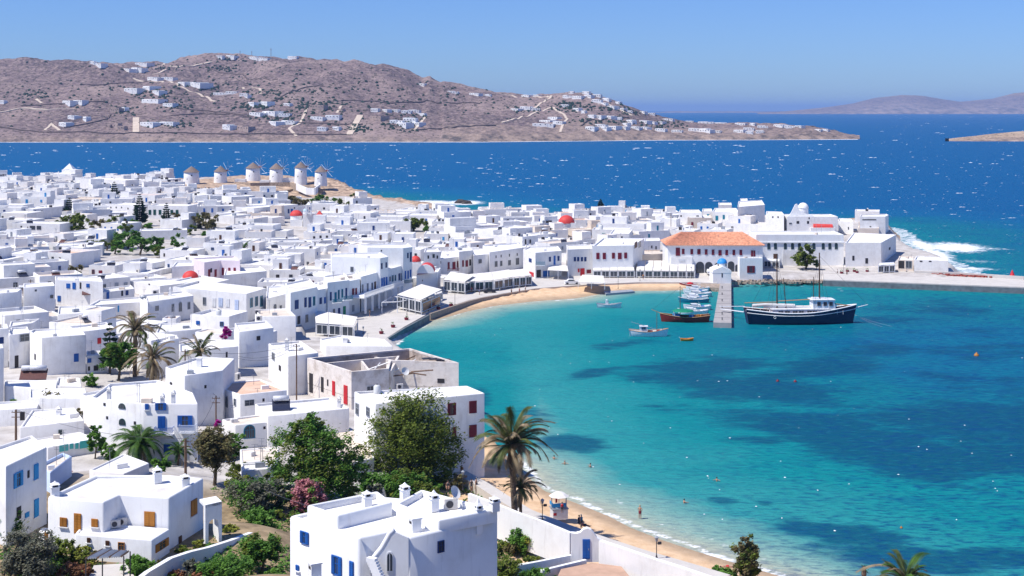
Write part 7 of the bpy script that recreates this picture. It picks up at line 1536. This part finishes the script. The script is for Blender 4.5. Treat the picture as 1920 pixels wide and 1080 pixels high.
def car(px, py, rz, m, label, z0=1.45, sc_=1.0, name='parked_car'):
    v = P(px, py, z0); t = empty(name, v, rz); t.scale = (sc_,) * 3; tag(t, label, 'car'); prof = [(-2.1,.35),(2.1,.35),(1.45,.75),(1.9,.9),(.95,1.0),(.35,1.45),(-.9,1.48),(-1.5,1.0),(-2.1,.95),(-1.45,.6)]
    mb = MB(); vv = [(x, z) for x, z in prof]; plate(mb, vv, -.82, .82); mb.build('body', m, t); mb = MB()
    for sy in (-.835, .835): mb.add([(-1.25, sy, 1.02), (.75, sy, 1.02), (.3, sy, 1.38), (-.85, sy, 1.4)], [(0, 1, 2, 3)])
    mb.add([(1.0, -.7, 1.02), (1.0, .7, 1.02), (.42, .65, 1.42), (.42, -.65, 1.42)], [(0, 1, 2, 3)]); mb.build('window', GLASS, t)
    for x in (-1.35, 1.35):
        for y in (-.8, .8): mb = MB(); mb.tube([(x, y - .1, .33), (x, y + .1, .33)], .33, 12); mb.build('wheel', CM['dark'], t)
    return t
car(1072, 533, .1, CM['white'], 'white car parked above the far beach', sc_=1.1); car(1330, 513, 1.5, CM['white'], 'white van parked under the hall arcade', z0=2.0); car(918, 549, .4, CM['dark'], 'dark car at the edge of the promenade', sc_=.9)

# lifeguard tower on the beach
lt = empty('lifeguard_tower', P(1048, 971, 1.3)); tag(lt, 'white lifeguard tower under a parasol on the near beach', 'lifeguard tower')
part(lt, 'base', CM['white'], lambda q: q.box((0, 0, .65), (2.0, 1.6, 1.3), .25)); part(lt, 'platform', CM['grey'], lambda q: q.box((0, 0, 1.36), (2.2, 1.8, .1), .25))
for x, y in ((-.95, -.75), (.95, -.75), (-.95, .75), (.95, .75)): part(lt, 'post', CM['grey'], lambda q: q.box((x, y, 2.1), (.07, .07, 1.4), .25))
part(lt, 'rail', CM['sky'], lambda q: (q.box((0, -.8, 1.9), (1.9, .05, .5), .25), q.box((-1.0, 0, 1.9), (.05, 1.5, .5), .25))); part(lt, 'parasol', CLOTH, lambda q: q.lathe((0, 0, 2.9), [(1.35, 0), (.8, .35), (.1, .62)], 8)); part(lt, 'parasol_pole', CM['grey'], lambda q: q.tube([(0, 0, 1.4), (0, 0, 3.5)], .04, 5)); part(lt, 'sign', CM['red'], lambda q: q.box((-.55, -.95, .75), (.45, .05, .35), .25)); part(lt, 'flag', CM['red'], lambda q: q.box((-.35, -.4, 2.4), (.3, .03, .6), .6))

# ------------------------------------------------------------------ people
SKIN = mat('skin', (.42, .24, .16), .6, .05, 5)
def body_mesh(pose, name='body'):
    V, E, Rr = [], [], []
    def chain(pts, start=None):
        pi = start
        for x, y, z, r in pts:
            V.append((x, y, z)); Rr.append(r); 
            if pi is not None: E.append((pi, len(V) - 1))
            pi = len(V) - 1
        return pi
    root = chain([(0, 0, .95, .155)]); ch = chain([(0, 0, 1.12, .13), (0, 0, 1.32, .16), (0, 0, 1.44, .12)], root); nk = chain([(0, 0, 1.52, .055)], ch); chain([(0, -.01, 1.60, .075), (0, 0, 1.68, .095), (0, 0, 1.76, .06)], nk)
    for s_ in (-1, 1):
        if pose == 'walk': chain([(s_ * .1, 0, .88, .10), (s_ * .12, -s_ * .12, .5, .075), (s_ * .12, -s_ * .14 + .05, .1, .05), (s_ * .12, -s_ * .14 - .1, .04, .04)], root)
        elif pose == 'sit': chain([(s_ * .11, -.1, .9, .10), (s_ * .14, -.42, 1.15, .075), (s_ * .14, -.55, .82, .05), (s_ * .14, -.68, .80, .04)], root)
        else: chain([(s_ * .1, 0, .88, .10), (s_ * .12, 0, .5, .075), (s_ * .12, .02, .1, .05), (s_ * .12, -.1, .04, .04)], root)
        if pose == 'swim': chain([(s_ * .19, 0, 1.4, .06), (s_ * .4, -.12, 1.35, .045), (s_ * .5, -.32, 1.36, .035), (s_ * .52, -.42, 1.36, .04)], ch)
        elif pose == 'hands': chain([(s_ * .19, 0, 1.4, .06), (s_ * .32, -.02, 1.2, .045), (s_ * .18, -.06, 1.02, .035), (s_ * .13, -.06, 1.0, .04)], ch)
        else: chain([(s_ * .19, 0, 1.4, .06), (s_ * .27, .02, 1.12, .045), (s_ * .27, -.08, .88, .035), (s_ * .27, -.1, .80, .04)], ch)
    me = bpy.data.meshes.new('tmp'); me.from_pydata(V, E, []); o = bpy.data.objects.new('tmp', me); col.objects.link(o); md = o.modifiers.new('s', 'SKIN'); 
    for i, r in enumerate(Rr): o.data.skin_vertices[0].data[i].radius = (r, r)
    o.data.skin_vertices[0].data[0].use_root = True; o.modifiers.new('u', 'SUBSURF').levels = 1
    dg = bpy.context.evaluated_depsgraph_get(); m2 = bpy.data.meshes.new_from_object(o.evaluated_get(dg)); bpy.data.objects.remove(o); m2.name = name; m2.materials.clear(); m2.materials.append(SKIN); return m2
BM = {k: body_mesh(k) for k in ('stand', 'walk', 'swim', 'sit', 'hands')}
def person(px, py, label, pose='stand', z=0.0, rz=0, top=None, bottom='dark', hair=(.05, .03, .02), sc_=1.0, lie=False, hat=None):
    v = P(px, py, z); t = empty('person', v, rz); t.scale = (sc_,) * 3; tag(t, label, 'person', 'people by the sea'); b = inst('body', BM[pose], t)
    if lie: t.rotation_euler = (R(-88), 0, rz); t.location.z += .2
    if bottom: part(t, 'trunks', CM[bottom], lambda q: (q.lathe((0, 0, .72), [(.19, 0), (.2, .15), (.175, .34)], 10), q.lathe((0, 0, .72), [(.19, 0), (.02, 0.01)], 10)))
    if top: part(t, 'shirt', CM[top], lambda q: q.lathe((0, 0, 1.0), [(.175, 0), (.18, .2), (.205, .36), (.12, .48), (.07, .5)], 10))
    hm = mat('hair_%d' % int(hair[0] * 100), hair, .7); part(t, 'hair', hm, lambda q: q.lathe((0, .015, 1.66), [(.105, 0), (.108, .06), (.08, .12), (.01, .15)], 10))
    if hat: part(t, 'hat', CM[hat], lambda q: q.lathe((0, 0, 1.73), [(.2, 0), (.1, .02), (.09, .12), (.01, .13)], 10))
    return t
person(1200, 973, 'person in a dark swimsuit wading where the waves run out', 'hands', .02, 2.6, None, 'maroon', hair=(.4, .28, .15), sc_=1.05)
for (px, py, lb, hq) in [(1039,875,'leftmost swimmer near the beach, dark haired',.03),(1059,885,'swimmer in shallow water second from the left',.3),(1107,890,'swimmer right of the first two near the beach',.04),(1283,959,'swimmer alone between the wading person and the weed patch',.05),(1344,917,'swimmer farthest out beside the dark weed patch',.04),(1378,968,'swimmer at the right edge of the weed patch',.05)][:5]: person(px, py, lb, 'swim', -1.15, fr.uniform(0, 6), None, None, hair=(hq, hq * .7, hq * .5))
person(1090, 990, 'person in a teal top standing on the walkway by the gate', 'stand', 2.6, 1.0, 'teal', 'dark', hair=(.2, .3, .3), sc_=.95); person(1108, 990, 'person lying on a red towel above the gate', 'stand', 1.6, 1.0, 'red', 'dark', lie=True); person(1086, 992, 'person in black crouching beside the teal top', 'sit', 2.0, 2.0, 'dark', 'dark')
person(884, 920, 'person standing left of two by the front palm', 'stand', 1.9, 0, 'dark', 'dark', sc_=.9); person(893, 918, 'person standing right of two by the front palm', 'walk', 1.9, 1, None, 'dark', sc_=.9); person(840, 926, 'dark clad person sitting above the white wall', 'sit', 4.2, 0, 'dark', 'dark'); person(866, 893, 'person in an orange top near the street lamp behind the palm', 'walk', 2.0, 0, 'orange', 'grey', sc_=.9)
person(1365, 1070, 'person lying on the sand at the bottom right', 'stand', 1.0, 2, 'red', 'maroon', lie=True); person(1378, 1066, 'second person lying on the sand at the bottom right', 'stand', 1.0, 1.6, None, 'red', lie=True); person(1054, 962, 'lifeguard standing under the parasol in the tower', 'stand', 2.72, 0, 'red', 'dark', sc_=.8)
for i, (px, py, tp, lb) in enumerate([(693,594,'dark','person in dark clothes walking near the columned porch'),(801,566,'maroon','person in maroon beside the striped canopy'),(959,552,'dark','person in dark clothes at the promenade edge'),(974,551,'red','person in red at the promenade edge'),(985,547,'white','person in white by the awnings'),(884,549,'red','person in red below the maroon railing'),(899,553,'blue','person in blue in front of the second awning'),(849,548,'navy','person in navy by the first awning'),(855,546,'red','second person in red by the first awning'),
    (1570,515,'white','leftmost person strolling on the quay'),(1588,518,'dark','person in dark clothes strolling on the quay'),(1700,514,'white','person in white at the root of the pier'),(1206,524,'orange','person in orange in front of the glazed restaurant'),(1694,478,'navy','person on the rocks beside the restaurant')]): person(px, py, lb, 'walk' if i % 2 else 'stand', 1.45, fr.uniform(0, 6), tp, 'dark')
part_b = MB(); 
# ------------------------------------------------------------------ the far hillside: houses, roads, walls, scrub
HH = """5,190,14,8 133,189,28,9 152,191,22,7 140,218,18,10 163,220,15,12 125,230,20,11 235,202,13,12 285,230,30,8 318,230,30,9 292,147,24,8 318,147,24,7 350,155,28,8 376,155,40,12 253,166,28,10 285,162,30,9 300,172,22,8 290,187,40,9 320,195,22,8 431,235,20,15 414,174,22,8 437,172,20,8 458,176,14,7
 243,130,22,8 262,128,22,9 272,118,26,7 190,120,18,7 175,118,10,7 412,105,16,5 436,104,18,7 478,108,18,7 497,109,18,6 530,107,20,6 550,107,16,6 598,220,24,9 626,217,24,11 605,241,16,9 632,239,14,11 704,204,14,10 726,206,16,9 742,206,14,8 763,208,16,8 778,206,18,9 793,213,12,10 770,222,22,13 760,231,24,13 785,230,20,11 745,227,22,10 520,229,26,9 545,227,26,9 485,213,28,8 513,210,30,8 536,215,20,7 478,194,20,7 502,192,24,10 540,194,14,8 465,180,14,7 792,158,14,8 850,171,18,7 893,176,20,6 915,177,12,5
 990,178,18,5 1008,178,14,5 1072,172,9,7 1100,173,13,8 1065,179,16,7 1085,181,18,8 1105,180,16,8 1120,178,15,8 1120,187,16,7 1138,185,13,9 1133,194,12,6 1160,191,10,8 1150,199,16,7 1168,203,14,7 1180,208,12,6 1207,210,12,6 1221,213,14,5 970,204,18,8 987,201,18,9 1004,203,16,8 1040,221,20,6 1031,226,28,6 1020,232,36,7 1049,229,18,8 1060,196,14,8 1083,204,14,8 1095,208,10,9 1110,216,13,10 1126,218,18,10 1145,218,18,9 1160,220,12,9 1184,226,15,11 1211,227,18,9 1226,229,12,7 1110,238,18,11 1128,234,20,8 1136,240,16,8 1153,239,20,8 1175,231,13,8 1173,239,14,7 1194,238,16,8 1212,239,16,7 1240,229,14,5 1254,223,18,4 1293,227,14,4 1324,226,26,7 1357,227,26,7 1390,231,18,7 1304,241,20,9 1326,242,22,11 1388,244,18,9 1404,240,18,8 1412,231,10,6 1430,236,18,7 1425,245,14,9 1405,247,13,8 1465,235,20,6 1482,237,18,6 1500,237,14,5 1535,243,12,4 1548,243,12,4 1345,246,14,5 1270,244,18,6 1240,243,18,6"""
ST = "220,202,18,17 222,232,12,18 230,238,14,12 462,236,26,13 600,198,22,13 712,219,26,11 205,235,8,8 640,204,12,6"
HWM = mat('hill_house_white', (.80, .79, .77), .9, .04, .3, rand=.06); hgr = random.Random(21); HHO = []
for txt, mt in ((HH, HWM), (ST, mat('hill_house_stone', (.42, .32, .27), .95, .2, .3, rand=.1))):
    for tok in txt.split():
        px, py, wp, hp = map(float, tok.split(',')); v = hill_hit(px, py + hp / 2); k = v.y / F; W, Hh = wp * k * 1.12, max(2.6, hp * k * .55); D = W * hgr.uniform(.5, .8); a = hgr.uniform(-1.0, -.15); t = empty('hillside_villa', v, a); HHO.append((t, px, py, wp, hp, mt, v.y))  # each one is an ordinary hillside house
        mb = MB(); n = 2 if wp > 15 else 1
        for q in range(n + 1):
            f_ = hgr.uniform(.45, .75) if n > 1 else .9; xx = (-W / 2 + W * f_ / 2) if q % 2 == 0 else (W / 2 - W * f_ / 2); h2 = Hh * (hgr.uniform(.62, 1.0) if q else 1.0); ww = W * f_ * .98; poly = [(xx - ww / 2, -D / 2 - q * .35), (xx + ww / 2, -D / 2 - q * .35), (xx + ww / 2, D / 2 + q * .3), (xx - ww / 2, D / 2 + q * .3)]; mb.prism(poly, -6, h2 + q * .07)
        mb.build('wall', mt, t)
        for q in range(2 if wp < 14 else 4):
            sg = 0.5 if wp < 14 else 1; inst('window', wmesh('x', 'dark', 1.15), t, (W * (-.36 + .72 * q / (1 if wp < 14 else 3)), -D / 2 - .95, Hh * hgr.uniform(.35, .6)), 0, (hgr.uniform(1.0, 1.8), 1, hgr.uniform(1.0, 1.5)))
HLM = [((508, 100), 'the radio mast'), ((665, 238), 'the pale straight track'), ((255, 235), 'the upright beige strip'), ((1590, 255), 'the headland tip'), ((1030, 212), 'the stepped white terraces'), ((350, 122), 'the winding hilltop road'), ((1100, 165), 'the headland crest'), ((805, 148), 'the rocky knoll'), ((5, 205), 'the left edge of the hill'),
       ((370, 168), 'the diagonal hillside road'), ((560, 225), 'the zigzag track'), ((790, 235), 'the short pale track'), ((1060, 235), 'the curving headland road'), ((1325, 234), 'the twin flat white houses'), ((220, 220), 'the stone ruins'), ((1160, 210), 'the dark headland gardens')]
ROADM = mat('pale_track', (.58, .48, .38), .95, .1, .1); WALLM = mat('dry_stone_wall', (.12, .09, .08), .95, .3, .5); 
def drape(mb, pts, w_, lift, thick=0):
    H_ = [hill_hit(x, y) for x, y in pts]; W = []
    for a, b in zip(H_, H_[1:]):
        n = max(2, int((b - a).xy.length / 9))
        for i in range(n): q = a.lerp(b, i / n); W.append(q)
    W.append(H_[-1]); v = []; 
    for i, p in enumerate(W):
        d = (W[min(i + 1, len(W) - 1)] - W[max(i - 1, 0)]); d.z = 0; d = d.normalized() if d.length > 0 else Vector((1, 0, 0)); nn = Vector((-d.y, d.x, 0)) * w_ / 2
        for q in (p + nn, p - nn): v.append((q.x, q.y, max(hill_z(q.x, q.y), hill_z(p.x, p.y)) + lift))
    n = len(W); f = [(2 * i, 2 * i + 1, 2 * i + 3, 2 * i + 2) for i in range(n - 1)]
    if thick:
        m_ = len(v); v += [(x, y, z - thick) for x, y, z in v]; f += [(m_ + 2 * i, 2 * i, 2 * i + 2, m_ + 2 * i + 2) for i in range(n - 1)] + [(2 * i + 1, m_ + 2 * i + 1, m_ + 2 * i + 3, 2 * i + 3) for i in range(n - 1)]
    mb.add(v, f)
mb = MB()
for pts in [[(297,126),(318,116)],[(318,125),(335,127),(370,122),(398,119)],[(285,141),(312,133)],[(250,148),(300,153),(345,166),(372,176),(404,192)],[(575,205),(570,218),(563,232),(542,243),(556,256)],[(640,199),(632,213)],[(798,220),(776,246)],[(68,187),(78,195)],[(84,246),(96,232),(112,246)],
  [(1034,182),(1012,196),(1000,205)],[(1034,202),(1055,213),(1064,224),(1054,238),(1050,250)],[(1138,196),(1165,208),(1186,218)],[(940,232),(975,222),(1000,214),(1034,202)],[(0,212),(40,205),(90,208),(140,206)],[(900,170),(960,180),(1030,184)],[(455,165),(488,168),(488,178)]]: drape(mb, pts, 4.5, .7, 2)
for pts in [[(675,218),(655,256)],[(255,221),(255,249)]]: drape(mb, pts, 11, 1.0, 3)
kind(mb.build('hillside_tracks', ROADM), 'structure', 'pale dirt tracks over the hillside')
mb = MB()
for pts in [[(0,240),(90,250),(200,252),(330,250),(470,253),(650,254)],[(120,240),(200,224),(207,215)],[(560,233),(620,234),(680,236)],[(775,244),(850,240),(930,236)],[(330,205),(400,212),(470,222)],[(40,200),(100,196),(200,194)],[(380,120),(450,140),(520,150)],[(640,190),(740,195),(800,190),(900,196)],[(320,218),(380,214),(430,215)],[(1090,236),(1100,228),(1180,222)],[(150,160),(220,158),(300,150)],[(500,200),(560,170),(640,165)]]: drape(mb, pts, 2.2, 1.6, 4)
kind(mb.build('dry_stone_walls', WALLM), 'stuff', 'thin dark dry stone walls crossing the hillside')
mb = MB(); BZ = [(60,178,40,10),(500,175,60,6),(470,200,40,8),(330,200,40,14),(290,180,40,10),(530,216,60,10),(410,165,60,6),(440,112,50,6),(540,225,50,12),(765,225,40,14),(1090,205,60,10),(1160,205,40,8),(985,206,30,8),(1060,200,24,6),(1190,213,30,6),(1130,228,60,8),(310,235,60,6),(610,195,40,6),(420,130,40,8),(300,128,60,6),(745,238,40,8),(570,200,20,10),(670,242,20,8),(1240,235,60,8),(230,210,30,10)]
for _ in range(1800):
    a, b, c_, d_ = hgr.choice(BZ) if hgr.random() < .62 else (600, 180, 620, 60); px, py = hgr.gauss(a, c_ * .5), hgr.gauss(b, d_ * .5)
    if not (-20 < px < 1560) or py > 256: continue
    if py < np.interp(px, [p for p, _ in RIDGE], [q for _, q in RIDGE]) + 2: continue
    v = hill_hit(px, py); s_ = hgr.uniform(1.2, 3.6); mb.lathe(v - Vector((0, 0, .6)), [(s_, 0), (s_ * .9, s_ * .5), (s_ * .35, s_ * 1.0), (.02, s_ * 1.1)], 6)
kind(mb.build('hillside_bushes', LF['conifer']), 'stuff', 'dark scattered bushes on the far hillside')
for px, pb, ptp, lb in [(508,108,90,'tallest radio mast on the hilltop'),(472,104,96,'short mast left of the radio mast'),(450,104,95,'thin mast among the hilltop houses')]:
    v = hill_hit(px, pb); hh = (pb - ptp) / F * v.y; t = empty('radio_mast', v); tag(t, lb, 'mast'); part(t, 'lattice', CM['grey'], lambda q: (q.tube([(0, 0, -3), (0, 0, hh)], .9, 5, r1=.5))); part(t, 'antenna', CM['grey'], lambda q: q.box((0, 0, hh * .8), (2.4, .6, 1.6)))
# ------------------------------------------------------------------ labels that single each house out
LM = [((262,395),'the tall dark conifer'),((312,405),'the smaller dark conifer'),((130,315),'the white pyramid roof'),((240,452),'the bright green treetops'),((140,508),'the lone olive-green bush'),((357,515),'the red dome'),((212,362),'the far left conifer'),
 ((385,415),'the bushes with pale stems'),((775,420),'the round bushy tree'),((562,405),'the red-domed church'),((475,322),'the windmills'),((600,380),'the shrubs below the windmills'),((1062,412),'the big red dome'),((1125,388),'the lone conifer on the headland'),
 ((1340,450),'the clay-tiled hall'),((1500,395),'the white domed church'),((1500,460),'the long white hall'),((250,612),'the tallest palm'),((423,625),'the magenta bougainvillea'),((820,500),'the red-vaulted chapel'),((950,530),'the cream awnings'),
 ((1150,515),'the glazed shops'),((410,510),'the pink house'),((130,400),'the dark garden trees'),((680,455),'the blank-sided seafront house'),((430,560),'the neoclassical house'),((20,440),'the left edge'),((1400,390),'the highest white house'),((900,380),'the wave-washed rock'),
 ((700,640),'the seawall'),((60,560),'the pale house at the left edge'),((560,480),'the small seafront courtyards'),((455,467),'the spiky plant')]
USED = set()
def words_n(s_): return len(s_.replace('-', ' ').split())
def place_phrase(px, py, k=0):
    L = sorted(LM, key=lambda m: math.hypot((m[0][0] - px), (m[0][1] - py) * 2.2))[k:k + 1][0]
    dx = px - L[0][0]; dy = (py - L[0][1]) * 2.2
    far = ' far' if math.hypot(dx, dy) > 110 else ' well' if math.hypot(dx, dy) > 65 else ''
    if far == ' well': rel = {'l': 'some way left of', 'r': 'some way right of', 'u': 'some way behind', 'd': 'some way in front of'}
    elif far: rel = {'l': 'far left of', 'r': 'far right of', 'u': 'far behind', 'd': 'far in front of'}
    else: rel = {'l': 'left of', 'r': 'right of', 'u': 'just behind', 'd': 'just in front of'}
    if abs(dx) > abs(dy) * 1.8: p = rel['l' if dx < 0 else 'r']
    elif abs(dy) > abs(dx) * 1.8: p = rel['u' if dy < 0 else 'd']
    else: p = ('behind' if dy < 0 else 'in front') + (' and left of' if dx < 0 else ' and right of')
    return p + ' ' + L[1]
def auto_label(h, px, py, base=None):
    cs = sorted(h.wc.items(), key=lambda a: -a[1]); nw = sum(h.wc.values())
    wd = max(p[0] for p in [px_of((q.x, q.y, h.zr)) for q in h.foot]) - min(p[0] for p in [px_of((q.x, q.y, h.zr)) for q in h.foot]); hp = h.h / h.o.y * F
    sz = 'tall' if hp > wd * 0.75 else 'long' if wd > hp * 2.4 else 'small' if wd < 20 else 'square'
    tone = 'cream' if h.wallm is CREAM else 'pink' if h.wallm is PINK else 'white'
    if nw and cs: feat = f"with {['no', 'one', 'two', 'three', 'four', 'five', 'six', 'seven'][min(nw, 7)]} {CNAME[cs[0][0]]} window{'s' if nw > 1 else ''}"
    else: feat = 'with bare walls'
    rf = {RF_S: 'sandy roofed ', RF_T: 'terracotta roofed '}.get(h.roofm, '')
    chs = ' and a chimney' if h.nch else ''
    b0 = base or 'house'
    alts = []
    for k in (0, 1, 2, 3):
        for c_ in ('', chs):
            for r_ in ('', rf):
                alts.append(f"{sz} {tone} {r_}{b0} {feat}{c_}, {place_phrase(px, py, k)}")
    p0, p1 = place_phrase(px, py, 0), place_phrase(px, py, 1)
    alts += [f"{sz} {tone} {b0} {p0}, {p1}", f"{sz} {tone} {b0} {p0}, {place_phrase(px, py, 2)}", f"{tone} {b0} {p1}, {place_phrase(px, py, 2)}"]
    for a in alts:
        if 4 <= words_n(a) <= 16 and a not in USED: USED.add(a); return a
    for a in alts:
        if words_n(a) <= 16: return a
    return alts[0][:90]
for h in HOUSES:
    if h.label: USED.add(h.label)
for h in HOUSES:
    p0 = px_of((h.o.x, h.o.y, (h.z0 + h.zr) / 2))
    base = getattr(h, 'base', None)
    lb = h.label or auto_label(h, p0[0], p0[1], base)
    tag(h.root, lb, getattr(h, 'cat', 'house'), getattr(h, 'group', 'white houses of the town'))
for o, k, lb in ROOFT:
    cat_, base, grp = PN[k]
    if not lb:
        px, py = px_of(o.location)
        for kk in (0, 1, 2, 3, 4):
            lb = f"{base} on a flat roof {place_phrase(px, py, kk)}"
            if lb not in USED and words_n(lb) <= 16: break
        if lb in USED:
            for a_, b_ in ((0, 1), (0, 2), (1, 2), (1, 3), (5, 5), (6, 6), (2, 3), (0, 3)):
                lb = f"{base} {place_phrase(px, py, a_)}" if a_ == b_ else f"{base} {place_phrase(px, py, a_)}, {place_phrase(px, py, b_)}"
                if lb not in USED and words_n(lb) <= 16: break
        if words_n(lb) > 16: lb = base + ' ' + place_phrase(px, py, 2)
    USED.add(lb); tag(o, lb, cat_, grp)
LM += HLM
for t, px, py, wp, hp, mt, Y in HHO:
    tone = 'stone' if mt is not HWM else 'white'; sz = 'long' if wp > 23 else 'small' if wp < 14 else 'mid-sized'; done = False
    for a_ in (0, 1, 2, 3):
        lb = f"{sz} {tone} hillside house {place_phrase(px, py, a_)}"
        if lb not in USED and words_n(lb) <= 16: done = True; break
    if not done:
        for a_, b_ in ((0, 1), (0, 2), (1, 2), (1, 3), (0, 3), (2, 3), (4, 4), (5, 5), (6, 6), (0, 4), (1, 4), (2, 4), (0, 5)):
            lb = f"{sz} villa {place_phrase(px, py, a_)}, {place_phrase(px, py, b_)}" if a_ != b_ else f"{sz} {tone} hillside house {place_phrase(px, py, a_)}"
            if lb not in USED and words_n(lb) <= 16: break
        else: lb = f'{sz} {tone} house at the far right end of the hillside, row {py:.0f}'.split(', row')[0] if t.name[-1] in '02468' else f'{sz} {tone} cube house low on the headland towards its right tip'
    USED.add(lb); tag(t, lb, 'villa', 'houses on the far hillside')
VN = {'dark': 'dark green', 'green': 'fresh green', 'olive': 'olive brown', 'grey': 'grey-green', 'yellow': 'yellow-green', 'flower': 'red flowering', 'magenta': 'magenta', 'dry': 'dry', 'rust': 'rusty brown', 'conifer': 'dark', 'palm': 'green'}
LMV = LM + [((740, 980), 'the big house at the bottom'), ((250, 960), 'the ochre-door villa'), ((775, 830), 'the large round tree'), ((600, 865), 'the large leafy tree'), ((580, 925), 'the pink oleander'), ((968, 930), 'the front palm'), ((1100, 1020), 'the blue garden gate'), ((262, 840), 'the lush date palm'), ((130, 1030), 'the twisted dark bush'), ((1510, 478), 'the hall tree')]
LM0 = LM; LM = LMV
for t, lb, nm, cat_, grp, m in VEG:
    if not lb:
        px, py = px_of(t.location); base = f"{VN[m]} {cat_}"
        for a_ in (0, 1, 2, 3):
            lb = f"{base} {place_phrase(px, py, a_)}"
            if lb not in USED and words_n(lb) >= 4: break
        if lb in USED: lb = f"{base} {place_phrase(px, py, 0)}, {place_phrase(px, py, 1)}"
    USED.add(lb); tag(t, lb, cat_, grp)
sf = MB(); Vs = []
for i in range(0, hc, 2):
    y0 = Ys[i] - 1.5; w1 = 3.5 + 7 * abs(float(vnoise(np.array([hpx[i] / 6.]), np.array([1.]), 3)[0])); Vs += [(hu[i] * (y0 - w1), y0 - w1, .06), (hu[i] * (y0 + 6), y0 + 6, .35)]
sf.add(Vs, [(2 * k, 2 * k + 2, 2 * k + 3, 2 * k + 1) for k in range(len(Vs) // 2 - 1)]); kind(sf.build('surf', FOAM), 'stuff', 'thin white surf line along the far shore')
# ------------------------------------------------------------------ haze between here and the far shore
hz = MB(); hz.box((0, 25000, 95), (60000, 50600, 210)); hzm = bpy.data.materials.new('haze'); hzm.use_nodes = True
t = hzm.node_tree; t.nodes.clear(); vo = t.nodes.new('ShaderNodeVolumePrincipled'); mo = t.nodes.new('ShaderNodeOutputMaterial')
vo.inputs['Color'].default_value = (0.36, 0.58, 1.0, 1); vo.inputs['Density'].default_value = 0.00005; vo.inputs['Anisotropy'].default_value = 0.0
t.links.new(vo.outputs[0], mo.inputs['Volume'])
kind(hz.build('haze', hzm), 'stuff', 'thin pale blue sea haze')
